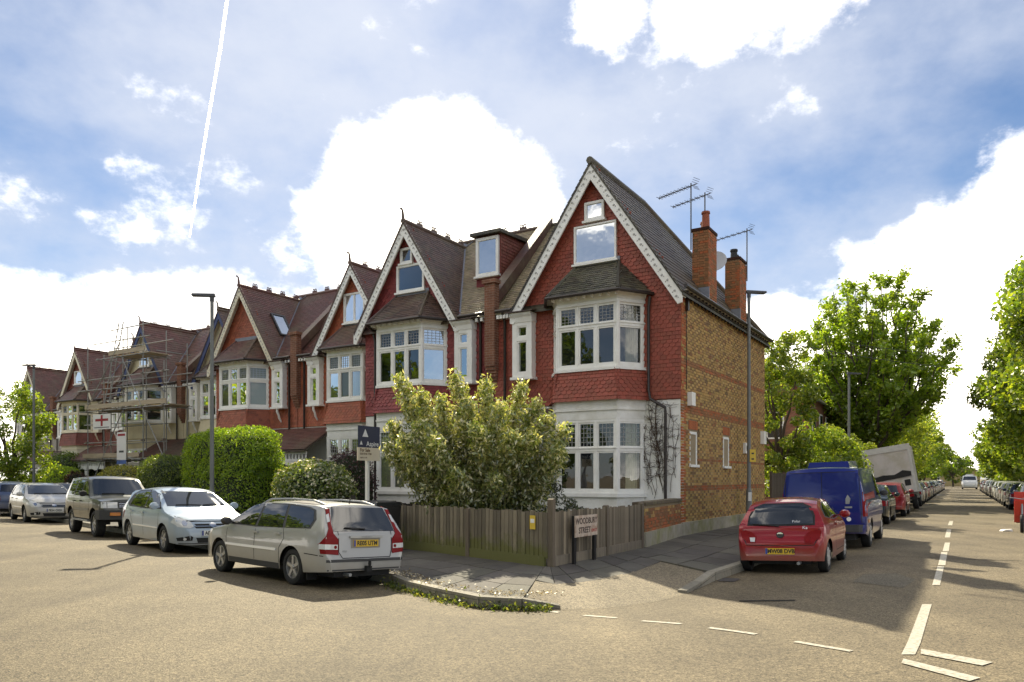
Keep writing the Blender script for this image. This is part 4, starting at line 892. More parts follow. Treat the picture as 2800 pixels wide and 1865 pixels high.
# creeper stems on the corner house
def creeper():
    t = hA.root; mb = MB(); random.seed(5)
    for i in range(17):
        x = random.choice([random.uniform(.12, .95), random.uniform(.3, 1.25)]); z = .9+random.uniform(0, 1.2); pts = []; dx = random.uniform(-.1, .1)
        for k in range(9): pts.append((min(max(x, .05), 1.3), .02 if z < 3.7 else .05, z)); x += dx*.5+random.uniform(-.07, .07); z += random.uniform(.1, .34); z = min(z, 5.4)
        mb.tube(pts, .0065, 4, cap=False)
        for p in pts[2:]:
            for _ in range(4): a = random.uniform(0, 6.28); l_ = random.uniform(.08, .26); mb.tube([p, (min(max(p[0]+l_*math.cos(a), .03), 1.35), p[1]+.01, p[2]+abs(l_*math.sin(a))*.8)], .0045, 3, cap=False)
    mb.build('bare_creeper', pmat('creeper_stem', (.075, .05, .032), .9, .2), t, off=hA.off, fix=False, kind='stuff')
    random.seed(11)
creeper()
finish_tiles()
# ---------------------------------------------------------------- garden wall and fences at the corner
def garden_wall():
    a, b = V((2.87, 16.6)), V((4.45, 20.04)); d = (b-a); ln = d.length-.02; d.normalize(); ang = math.atan2(d.y, d.x)
    t = thing('garden_wall', 'low brick garden wall between slatted fence and yellow side wall', 'wall', (*a, .1), ang); M = Matrix.Translation((a.x, a.y, .1)) @ Matrix.Rotation(ang, 4, 'Z')
    mb = MB(); mb.box(.05, ln, .012, .23, 0, .93); mb.build('core', M_mort, t)
    mb = MB(); mb.box(.03, ln, -.04, .27, .93, 1.0); mb.build('coping', pmat('coping_brick', (.12, .09, .06), .9, .3, 6, .4, 30, tint=(.14, .14, .05), ts=3), t)
    mb = MB(); mb.box(.03, ln, -.05, .25, -.1, .34); mb.build('plinth', MATS['mossy_render'], t)
    brick_face(t, M, (0, 0, 0), (.05, 0, 0), (1, 0, 0), (0, -1, 0), ln-.05, .34, .93, lambda *a: False, lambda s, z, hd: RB+OB+OB+DB[:1] if z < .62 else OB+YB[:2]+DB[:1], 40)
garden_wall()
def woodmat(name, col, moss, mz):
    m = pmat(name, col, .85, .3, 7, .4, 40, attr=True, stretch=(3, 3, .35)); nt = m.node_tree; b = nt.nodes['Principled BSDF']; src = b.inputs['Base Color'].links[0].from_socket
    tc = N(nt, 'ShaderNodeTexCoord'); ge = N(nt, 'ShaderNodeNewGeometry'); sp = N(nt, 'ShaderNodeSeparateXYZ'); L(nt, ge.outputs['Position'], sp.inputs[0])
    n = N(nt, 'ShaderNodeTexNoise'); L(nt, ge.outputs['Position'], n.inputs['Vector']); n.inputs['Scale'].default_value = 3.5; n.inputs['Detail'].default_value = 8; n.inputs['Roughness'].default_value = .7
    a = N(nt, 'ShaderNodeMath', operation='MULTIPLY_ADD'); L(nt, n.outputs[0], a.inputs[0]); a.inputs[1].default_value = 1.1; L(nt, sp.outputs[2], a.inputs[2])
    r = N(nt, 'ShaderNodeMapRange', interpolation_type='SMOOTHSTEP'); L(nt, a.outputs[0], r.inputs[0]); r.inputs[1].default_value = mz+.62; r.inputs[2].default_value = mz+.3; r.inputs[4].default_value = .85
    x = N(nt, 'ShaderNodeMixRGB'); L(nt, r.outputs[0], x.inputs[0]); L(nt, src, x.inputs[1]); x.inputs[2].default_value = (*moss, 1); L(nt, x.outputs[0], b.inputs['Base Color']); return m
M_wood = woodmat('weathered_wood', (.20, .172, .125), (.12, .125, .025), .56); M_wood2 = woodmat('slat_wood', (.215, .18, .13), (.17, .16, .06), .05); M_post = woodmat('fence_post', (.15, .12, .085), (.12, .12, .05), .1)
def fence(a, b, lab, n, mat, zt, posts, fill=1.04):
    a, b = V(a), V(b); d = b-a; ln = d.length; d.normalize(); ang = math.atan2(d.y, d.x); t = thing('timber_fence', lab, 'fence', (*a, .1), ang)
    out = V((d.y, -d.x)); sgn = 1 if out.y < 0 else -1; wd = ln/n; var = []
    for k in range(9):
        g = random.uniform(.45, 1.5); mb = MB(); y0 = -.016*sgn
        mb.hexa([(0, .0, .17), (0, .012*sgn, .17), (wd*fill, .012*sgn, .17), (wd*fill, -.012*sgn, .17), (0, .0, zt), (0, .012*sgn, zt), (wd*fill, .012*sgn, zt), (wd*fill, -.012*sgn, zt)], (g, g*.98, g*.94)); me = mb.mesh('fence_board'); me.materials.append(mat)
        bm = bmesh.new(); bm.from_mesh(me); bmesh.ops.recalc_face_normals(bm, faces=bm.faces); bm.to_mesh(me); bm.free(); var.append(me)
    for i in range(n):
        o = link('fence_board', random.choice(var), t, loc=(i*wd, random.uniform(-.004, .004), random.uniform(-.022, .018))); o.rotation_euler = (0, random.uniform(-.011, .011), 0)
    if fill < 1: mb = MB(); mb.box(.02, ln-.02, .013, .018, .15, zt-.03, (.3, .28, .26)); mb.build('gap_shade', mat, t)  # dark sheet paints in the shadow lines between the boards
    mb = MB(); mb.box(.05, ln-.05, -.028, .02, .0, .19); mb.build('gravel_board', mat, t)
    for z in (.3, .75): mb = MB(); mb.box(0, ln, .02*sgn if sgn > 0 else -.07, .07 if sgn > 0 else -.02, z, z+.08); mb.build('rail', M_post, t)
    for (p, hz) in posts: mb = MB(); mb.box(p-.05, p+.05, -.045, .06, -.05, hz); mb.prism([(p-.05, -.045, hz), (p+.05, -.045, hz), (p, -.045, hz+.02)], (0, .1, 0)); mb.build('post', M_post, t)
    return t
FA = fence((-2.485, 16.6), (.60, 12.97), 'grey timber fence with green moss along its foot and yellow notice', 42, M_wood, .955, ((.04, .99), (2.55, .94)))
FB = fence((.68, 12.99), (2.84, 16.56), 'slatted brown timber fence behind the street name sign', 48, M_wood2, .955, ((0.0, 1.16), (2.25, .98), (4.1, .98)), .66)
def fence_far(a, b, h_, lab, col=(.09, .07, .05), n=None):
    a, b = V(a), V(b); d = b-a; ln = d.length; ang = math.atan2(d.y, d.x); n = n or int(ln/.14); t = thing('timber_fence', lab, 'fence', (*a, .08), ang); m = pmat('fence'+str(col[0]), col, .9, .35, 4, .3, 30, attr=True)
    mb = MB(); mb.box(0, ln/n*.94, -.01, .012, .02, h_, (1, 1, 1)); me = mb.mesh('fence_board'); me.materials.append(m)
    for i in range(n): link('fence_board', me, t, loc=(i*ln/n, random.uniform(-.008, .008), random.uniform(-.03, .01)))
    mb = MB(); mb.box(0, ln, .012, .05, .2, .3); mb.box(0, ln, .012, .05, h_-.3, h_-.2); mb.build('rail', m, t)
    for i in range(int(ln/2.4)+1): mb = MB(); mb.box(i*2.4-.05, i*2.4+.05, -.03, .05, 0, h_+.05); mb.build('post', m, t)
fence_far((9.5, 27.9), far((9.5, 27.9), sd, 9), 1.75, 'tall dark plank fence beyond the yellow brick house', (.085, .065, .045))
fence_far((-2.6, 16.75), (-.5, 20.2), 1.0, 'dark side fence behind the black bin', (.05, .042, .035)); fence_far((-4.2, 20.2), (-6.2, 22.4), 1.05, 'dark brown fence below the white bay windows', (.05, .035, .025))
# ---------------------------------------------------------------- signs, lamps, bins
def street_sign():
    d = V((.518, .855)).normalized(); ang = math.atan2(d.y, d.x); o = V((.65, 12.93))+d*.64-V((-d.y, d.x))*.14
    t = thing('street_name_sign', 'rusty white street name plate on two black posts by slatted fence', 'sign', (*o, .1), ang)
    for x in (.03, .86): mb = MB(); mb.box(x-.04, x+.04, .0, .05, -.08, .86); mb.build('post', M_black, t)
    pm = pmat('rusty_sign', (.56, .47, .38), .6, .2, 10, .2, 30, tint=(.30, .15, .08), ts=6, tamt=.8)
    mb = MB(); mb.box(-.01, .9, -.025, -.003, .48, .86); mb.build('plate', pm, t)
    ink = pmat('sign_ink', (.06, .035, .025), .6, .2); red = pmat('sign_red', (.35, .05, .03), .6, .2)
    for txt, x, z, s, m in (('WOODBURY', .44, .755, .15, ink), ('STREET', .36, .59, .15, ink), ('S.W.17', .76, .57, .075, red)): text_mesh(txt, s, m, t, frame((x, -.026, z), (1, 0, 0), (0, 0, 1)), sx=1.0, bold=.004)
street_sign()
def notice():
    t = hA; d = V((3.085, -3.63)).normalized(); n = V((-.76, -.647)); q = V((.60, 12.97))-d*.34; o = thing('notice', 'yellow notice fixed to the mossy fence near the corner post', 'notice', (q.x, q.y, .75), math.atan2(d.y, d.x))
    mb = MB(); mb.box(-.07, .07, -.034, -.028, -.01, .23); mb.build('sheet', pmat('yellow_sheet', (.72, .5, .05), .5, .1), o); mb = MB(); mb.box(-.05, .05, -.037, -.0345, .1, .17); mb.build('white_panel', M_white, o)
notice()
def sale_sign():
    u = V((.5, .866)); ang = math.atan2(u.y, u.x); t = thing('estate_agent_board', 'navy and cream for sale board on a white post', 'sign', (-3.3, 17.5, .1), ang)
    mb = MB(); mb.box(-.035, .035, 0, .07, 0, 2.1); mb.build('post', M_white, t); 
    mb = MB(); mb.box(-.37, .36, -.035, -.005, 2.23, 2.72); nv = mb.build('navy_panel', pmat('board_navy', (.022, .03, .065), .5, .08), t); mb = MB(); mb.box(-.40, .36, -.036, -.006, 1.93, 2.228); cp = mb.build('cream_panel', pmat('board_cream', (.74, .66, .5), .5, .05), t)
    wh = pmat('board_white', (.8, .8, .78), .5, .03); br = pmat('board_brown', (.16, .09, .04), .6)
    for (x, z, w_, hh) in ((-.15, 2.47, .2, .18), (-.29, 2.29, .09, .09)): mb = MB(); mb.prism([(x-w_/2, -.036, z), (x+w_/2, -.036, z), (x, -.036, z+hh)], (0, -.003, 0)); mb.build('triangle_mark', wh, nv)
    text_mesh('Aspire', .16, wh, nv, frame((.1, -.037, 2.31), (1, 0, 0), (0, 0, 1)), bold=.002)
    text_mesh('For Sale', .105, br, cp, frame((-.33, -.038, 2.165), (1, 0, 0), (0, 0, 1)), align='LEFT', bold=.003); text_mesh('020 8768 7700', .065, br, cp, frame((-.33, -.038, 2.08), (1, 0, 0), (0, 0, 1)), align='LEFT', bold=.001); text_mesh('aspire.co.uk', .05, br, cp, frame((-.33, -.038, 2.0), (1, 0, 0), (0, 0, 1)), align='LEFT')
sale_sign()
def lamp(x, y, H, arm, lab, zb=.1, extra=None):
    t = thing('street_lamp', lab, 'street lamp', (x, y, zb), 0, 'tall grey street lamps'); H -= zb
    mb = MB(); mb.tube([(0, 0, -.1), (0, 0, 1.1), (0, 0, 1.22)], [.098, .098, .06], 12); mb.tube([(0, 0, 1.2), (0, 0, H)], [.062, .05], 12); mb.build('post', pmat('lamp_grey', (.17, .18, .175), .5, .15, 4), t, smooth=True)
    a = V((arm[0], arm[1], 0)).normalized(); mb = MB(); mb.tube([(0, 0, H-.12), (0, 0, H+.02)], .06, 10); mb.build('bracket', M_dgrey, t)
    c = a.cross(V((0, 0, 1))); mb = MB(); q = V((0, 0, H+.02)); mb.hexa([q-c*.06-a*.1, q+c*.06-a*.1, q+c*.13+a*.55, q-c*.13+a*.55, q-c*.05-a*.08+V((0, 0, .09)), q+c*.05-a*.08+V((0, 0, .09)), q+c*.1+a*.54+V((0, 0, .06)), q-c*.1+a*.54+V((0, 0, .06))][:4][::-1]+[q-c*.05-a*.08+V((0, 0, .09)), q+c*.05-a*.08+V((0, 0, .09)), q+c*.1+a*.54+V((0, 0, .06)), q-c*.1+a*.54+V((0, 0, .06))][::-1]); mb.build('lantern', M_dgrey, t)
    return t
LR = lamp(7.62, 24.48, 7.56, (1, .1), 'grey street lamp with yellow notice against the yellow brick wall')
mb = MB(); mb.box(-.0, .19, -.1, -.075, 2.05, 2.45); nt_ = mb.build('yellow_notice', MATS['yellow_sheet'], LR); mb = MB()
for z in (2.12, 2.3): mb.box(.05, .13, -.104, -.1005, z, z+.05)
mb.build('notice_marks', M_black, nt_); mb = MB(); mb.box(-.05, .05, -.105, -.09, .8, 1.08); mb.build('door_label', M_white, LR)
lamp(-8.75, 22.2, 6.9, (-.95, -.2), 'grey street lamp in front of the tall clipped hedge'); lamp(-24, 38.2, 7.25, (-1, -.1), 'grey street lamp beside the street tree at the far end of the terrace'); lamp(15.5, 35, 6.4, (.9, .2), 'slim grey street lamp rising behind the blue van')
def bin_():
    t = thing('wheelie_bin', 'black wheelie bin behind the silver estate car', 'bin', (-2.75, 16.0, .1), .7); mb = MB(); mb.hexa([(-.22, -.24, .06), (-.22, .24, .06), (.22, .24, .06), (.22, -.24, .06), (-.29, -.33, .95), (-.29, .33, .95), (.29, .33, .95), (.29, -.33, .95)]); mb.build('tub', M_black, t)
    mb = MB(); mb.hexa([(-.31, -.35, .955), (-.31, .38, .955), (.31, .38, .955), (.31, -.35, .955), (-.28, -.3, 1.03), (-.28, .36, 1.05), (.28, .36, 1.05), (.28, -.3, 1.03)]); mb.build('lid', M_black, t)
    for s in (-1, 1): mb = MB(); mb.lathe([(0, -.03), (.1, -.03), (.1, .03), (0, .03)], 14, 'x', (s*.22, .26, .1)); mb.build('wheel', M_black, t)
bin_()
# ---------------------------------------------------------------- scaffolding on the cream house
def scaffold():
    k = 2; P = C0+PITCH*k; o = P+OUT*1.2+UF*7.6
    t = thing('scaffolding', 'tube scaffolding with plank platforms in front of the cream house', 'scaffold', (o.x, o.y, .1), HRZ); m = pmat('scaffold_tube', (.27, .27, .25), .5, .2, 6, .1, metal=.25); pl = pmat('scaffold_plank', (.40, .33, .23), .9, .3, 4, .3, 30, stretch=(.4, 4, 4)); fl = pmat('scaffold_coupler', (.16, .13, .1), .6, .2)
    X = [-3.6, -1.9, -.2, 1.5, 3.0]; Y = [-.1, 1.15]
    for i, x in enumerate(X):
        for j, y in enumerate(Y):
            hh = {(4, 1): 9.9, (3, 0): 9.5, (3, 1): 7.9, (2, 1): 8.6, (1, 1): 9.3, (1, 0): 9.0, (0, 1): 7.2}.get((i, j), 8.2); mb = MB(); mb.tube([(x, y, 0), (x, y, hh)], .03, 6); mb.build('upright', m, t)
    for z, a, b in ((2.5, X[0], X[4]), (3.4, X[1], X[4]), (4.3, X[1], X[4]), (5.05, X[0]-.3, X[4]+.5), (6.1, X[0]-.3, X[4]+.6), (6.7, X[0]-.3, X[4]+.6), (7.7, X[1]-.4, X[3]+.4), (8.5, X[1]-.5, X[3]+.8), (9.1, X[1]-.6, X[2]+.9)):
        for y in Y:
            if z > 8.9 and y < 0: continue
            mb = MB(); mb.tube([(a-.15, y+.05, z), (b+.25, y+.05, z+random.uniform(-.05, .05))], .027, 6); mb.build('ledger', m, t)
    for z in (2.5, 5.05, 7.7):
        for x in X:
            if z > 7 and x > 2: continue
            mb = MB(); mb.tube([(x+.05, -.35, z-.06), (x+.05, 1.5, z-.06)], .027, 6); mb.build('transom_tube', m, t)
    for z, a, b in ((2.55, X[1]+.3, X[4]+.4), (5.1, X[0]-.2, X[4]+.2), (7.76, X[1]-.2, X[2]+1.2)):
        for q in range(5): mb = MB(); y = 0+q*.235; mb.box(a, b, y-.11, y+.11, z, z+.04); mb.build('platform_plank', pl, t)
        mb = MB(); mb.box(a, b, 1.17, 1.21, z+.045, z+.27); mb.build('toe_board', pl, t)
    for (p, q) in (((X[4]+.4, 1.2, .1), (X[2], 1.2, 4.9)), ((X[1], 1.2, 5.0), (X[2], 1.2, 7.6)), ((X[4], 1.2, 5.2), (X[2]+.2, 1.2, 8.4)), ((X[0], 1.2, 2.6), (X[1], 1.2, 5))): mb = MB(); mb.tube([p, q], .027, 6); mb.build('brace', m, t)
    cp = MB()
    for x in X:
        for z in (2.5, 3.4, 5.05, 6.1, 6.7): cp.box(x-.05, x+.05, 1.08, 1.26, z-.05, z+.05)
    cp.build('coupler', fl, t)
    def hang(name, lab, cat, x, z, w_, hh, fn):
        q = P+OUT*(1.2+1.26)+UF*(7.6+x); r = thing(name, lab, cat, (q.x, q.y, z), HRZ); fn(r, w_, hh)
    wh = pmat('sheet_white', (.74, .73, .7), .6, .06, 2); rd_ = pmat('sheet_red', (.30, .02, .03), .6, .06)
    def cross(r, w_, hh):
        mb = MB(); mb.box(-w_/2, w_/2, 0, .012, 0, hh); mb.build('sheet', wh, r); mb = MB(); mb.box(-.09, .09, .013, .017, hh*.22, hh*.94); mb.box(-w_*.36, -.0905, .013, .017, hh*.54, hh*.70); mb.box(.0905, w_*.36, .013, .017, hh*.54, hh*.70); mb.build('red_cross', rd_, r)
        mb = MB(); mb.box(-w_*.42, w_*.42, .013, .016, hh*.1, hh*.15); mb.build('text_line', M_dgrey, r)
    hang('banner', 'white banner with red cross tied to the scaffolding', 'banner', 1.5, 4.15, 1.6, .78, cross)
    def board(r, w_, hh):
        mb = MB(); mb.box(-w_/2, w_/2, 0, .012, .2, hh); mb.build('sheet', wh, r); mb = MB(); mb.box(-w_/2, w_/2, 0, .013, 0, .195); mb.build('blue_strip', pmat('sheet_blue', (.08, .15, .4), .6, .1), r); mb = MB(); mb.box(-w_*.4, w_*.4, .013, .016, hh*.88, hh*.95); mb.build('red_heading', rd_, r)
        mb = MB(); mb.box(-w_*.25, w_*.25, .013, .016, hh*.36, hh*.42); mb.build('text_line', M_dgrey, r)
    hang('safety_board', 'tall white safety board with blue foot on the scaffolding', 'sign', -.25, 2.35, .8, 1.6, board)
    q = P+OUT*1.9+UF*9.2; L_ = thing('ladder', 'steep metal ladder rising above the scaffolding', 'ladder', (q.x, q.y, 5.2), HRZ); mb = MB()
    for s in (-.2, .2): mb = MB(); mb.tube([(s, .3, 0), (s-.3, -.35, 4.6)], .03, 6); mb.build('stile', m, L_)
    for i in range(15): f_ = (i+.5)/15; mb = MB(); mb.tube([(-.2-.3*f_, .3-.65*f_, 4.6*f_), (.2-.3*f_, .3-.65*f_, 4.6*f_)], .018, 5); mb.build('rung', m, L_)
scaffold()
# ---------------------------------------------------------------- wires, contrail, far buildings of the side street
def wires():
    m = pmat('wire_black', (.03, .03, .03), .6)
    for i, (a, b, sag, r, lab) in enumerate((((9.2, 27.6, 6.7), (32, 44, 8.0), .5, .012, 'long thin wire from the yellow brick house towards the right hand trees'), ((26, 52, 7.2), (41, 50, 10.5), .3, .02, 'upper of two short steep wires beside the right hand trees'), ((26, 53, 6.9), (41, 51, 10.0), .3, .02, 'lower of two short steep wires beside the right hand trees'), ((16, 36, 8.0), (34, 46, 9.6), .5, .012, 'thin wire passing in front of the fan shaped tree'))):
        a, b = V(a), V(b); pts = [a.lerp(b, t)-V((0, 0, sag*4*t*(1-t))) for t in np.linspace(0, 1, 12)]; mb = MB(); mb.tube([p-a for p in pts], r, 4); o = mb.build('overhead_wire', m, label=lab, cat='wire', group='telephone wires over the side street'); o.location = a
wires()
def contrail():
    Dk = 9000; pts = []
    for (x, y) in ((524, -260), (522, 0), (505, 120), (481, 260), (458, 400), (436, 545)): pts.append(px(x, y)*Dk)
    m = bpy.data.materials.new('contrail_vapour'); m.use_nodes = True; nt = m.node_tree; nt.nodes.clear(); o = N(nt, 'ShaderNodeOutputMaterial'); t = N(nt, 'ShaderNodeBsdfTranslucent'); t.inputs[0].default_value = (1, 1, 1, 1); d = N(nt, 'ShaderNodeBsdfDiffuse'); d.inputs[0].default_value = (1, 1, 1, 1); a = N(nt, 'ShaderNodeAddShader'); L(nt, t.outputs[0], a.inputs[0]); L(nt, d.outputs[0], a.inputs[1]); L(nt, a.outputs[0], o.inputs[0])
    mb = MB(); c = pts[2]; mb.tube([p-c for p in pts], [22, 18, 16, 15, 13, 7], 8); ob = mb.build('contrail', m, label='white vapour trail crossing the blue sky steeply', cat='contrail', smooth=True); ob.location = c
contrail()
def far_house(loc, rz, w_, d_, h_, lab, wall, roofc, chim=True, win=True, rh=2.6, side=False):
    t = thing('brick_house', lab, 'house', (*loc, .05), rz); mb = MB(); mb.prism([(-w_/2, 0, 0), (w_/2, 0, 0), (w_/2, 0, h_), (0, 0, h_+rh), (-w_/2, 0, h_)], (0, d_, 0)); mb.build('wall', wall, t)
    mb = MB()
    for s in (-1, 1): mb.prism([(0, -.25, h_+rh+.06), (s*(w_/2+.25), -.25, h_-.2), (s*(w_/2+.25), -.25, h_-.32), (0, -.25, h_+rh-.06)], (0, d_+.5, 0), roofc)
    ro = mb.build('roof', M_roof, t)
    if chim:
        mb = MB(); mb.box(-w_*.3, -w_*.3+.6, 2.0, 2.9, h_, h_+rh+1.1, (.26, .1, .06)); mb.box(-w_*.3-.05, -w_*.3+.65, 1.95, 2.95, h_+rh+1.0, h_+rh+1.1, (.2, .08, .05)); c = mb.build('chimney', M_brick, ro)
        for q in (.2, .45): mb = MB(); mb.lathe([(0, .4), (.1, .4), (.12, 0)], 10, 'z', (-w_*.3+q, 2.45, h_+rh+1.1)); mb.build('chimney_pot', M_brick, c)
    if side:
        for y in (2.0, 4.6, 7.2):
            for z in (1.0, 3.9):
                f = MB(); f.box(w_/2+.002, w_/2+.06, y-.55, y+.55, z, z+1.7); o = f.build('window', M_white, t); f = MB(); f.box(w_/2+.061, w_/2+.066, y-.46, y+.46, z+.1, z+1.6); f.build('pane', pmat('dark_pane', (.03, .04, .045), .08, 0), o)
    if win:
        for fl_ in (1.0, 3.9):
            for x in (-w_*.28, w_*.2):
                if fl_+1.6 > h_: continue
                f = MB(); f.box(x-.5, x+.5, -.06, -.002, fl_, fl_+1.6); o = f.build('window', M_white, t)
                for a in (-.42, .03):
                    for b in (.1, .85): g = MB(); g.box(x+a, x+a+.38, -.07, -.061, fl_+b, fl_+b+.65); g.build('pane', pmat('dark_pane', (.03, .04, .045), .08, 0), o)
BR1 = brickmat('street_brick', (.28, .11, .055), (.2, .08, .045), (.26, .2, .15), 'xy')
st_r = math.atan2(-sn.x, sn.y)
ang_l = math.atan2(sd.y, sd.x)-math.pi/2
far_house((17.1-2.6, 44+1.5), ang_l, 6, 10, 6.5, 'brown brick house with slate roof behind the garden trees', BR1, (.05, .05, .055), side=True)
for i, s in enumerate((52, 62, 72, 86, 100)): p = V((4.36, 14.17))+sd*s+sn*8.5; far_house((p.x, p.y), ang_l+math.pi/2*0, 6, 8, 5.8, ('red brick house behind the big vase shaped tree', 'red brick house second beyond the vase shaped tree', 'red brick house third beyond the vase shaped tree', 'red brick house fourth beyond the vase shaped tree', 'red brick house fifth beyond the vase shaped tree')[i], BR1, (.06, .05, .05), win=i < 2)
p = V((4.36, 14.17))+sd*172-sn*2; far_house((p.x, p.y), ang_l, 10, 8, 3.2, 'pale yellow building closing the far end of the side street', pmat('yellow_render', (.42, .33, .16), .9, .15), (.12, .1, .08), chim=False, rh=1.5)
# ---------------------------------------------------------------- vehicles
def carpaint():
    m = bpy.data.materials.new('car_paint'); m.use_nodes = True; nt = m.node_tree; b = nt.nodes['Principled BSDF']; oi = N(nt, 'ShaderNodeObjectInfo')
    tc = N(nt, 'ShaderNodeTexCoord'); n = N(nt, 'ShaderNodeTexNoise'); L(nt, tc.outputs['Object'], n.inputs['Vector']); n.inputs['Scale'].default_value = 3; n.inputs['Detail'].default_value = 8
    sp = N(nt, 'ShaderNodeSeparateXYZ'); L(nt, tc.outputs['Object'], sp.inputs[0]); r = N(nt, 'ShaderNodeMapRange', interpolation_type='SMOOTHSTEP'); a = N(nt, 'ShaderNodeMath', operation='MULTIPLY_ADD'); L(nt, n.outputs[0], a.inputs[0]); a.inputs[1].default_value = .35; L(nt, sp.outputs[2], a.inputs[2])
    L(nt, a.outputs[0], r.inputs[0]); r.inputs[1].default_value = .75; r.inputs[2].default_value = .35; r.inputs[4].default_value = .45       # road dirt along the sills
    x = N(nt, 'ShaderNodeMixRGB'); L(nt, r.outputs[0], x.inputs[0]); L(nt, oi.outputs['Color'], x.inputs[1]); x.inputs[2].default_value = (.22, .18, .12, 1); L(nt, x.outputs[0], b.inputs['Base Color'])
    b.inputs['Metallic'].default_value = .15; b.inputs['Roughness'].default_value = .3; b.inputs['Specular IOR Level'].default_value = .3; b.inputs['Coat Weight'].default_value = .7; b.inputs['Coat Roughness'].default_value = .03; return m
M_car = carpaint()
def carglass():
    m = bpy.data.materials.new('car_glass'); m.use_nodes = True; nt = m.node_tree; nt.nodes.clear(); o = N(nt, 'ShaderNodeOutputMaterial'); d = N(nt, 'ShaderNodeBsdfDiffuse'); d.inputs[0].default_value = (.012, .014, .015, 1); g = N(nt, 'ShaderNodeBsdfGlossy'); g.inputs['Roughness'].default_value = .02
    lw = N(nt, 'ShaderNodeLayerWeight'); lw.inputs[0].default_value = .35; r = N(nt, 'ShaderNodeMapRange'); L(nt, lw.outputs['Fresnel'], r.inputs[0]); r.inputs[3].default_value = .08; a = N(nt, 'ShaderNodeMixShader'); L(nt, r.outputs[0], a.inputs[0]); L(nt, d.outputs[0], a.inputs[1]); L(nt, g.outputs[0], a.inputs[2]); L(nt, a.outputs[0], o.inputs[0]); return m
M_cg = carglass(); M_rub = pmat('rubber', (.016, .016, .016), .8, .2, 20); M_rim = pmat('alloy_rim', (.42, .41, .39), .35, .15, 10, metal=.7); M_cap = pmat('wheel_cover', (.45, .44, .42), .4, .15, 10, metal=.3)
M_red = pmat('tail_red', (.21, .003, .005), .35, .1, 8, spec=.2); M_clear = pmat('lamp_clear', (.62, .63, .62), .12, .15, 12, coat=.8); M_amber = pmat('lamp_amber', (.55, .18, .02), .2, .1); M_plast = pmat('bumper_plastic', (.045, .045, .046), .6, .15, 8); M_chrome = pmat('chrome', (.6, .6, .6), .15, .05, metal=1)
M_py = pmat('plate_yellow', (.62, .40, .02), .45, .05); M_pw = pmat('plate_white', (.72, .72, .68), .45, .05); M_ink = pmat('plate_ink', (.012, .012, .012), .5, 0); M_pb = pmat('plate_blue', (.03, .06, .3), .5, 0)
def interp(t, x):
    return float(np.interp(x, [p[0] for p in t], [p[1] for p in t]))
class Car: pass
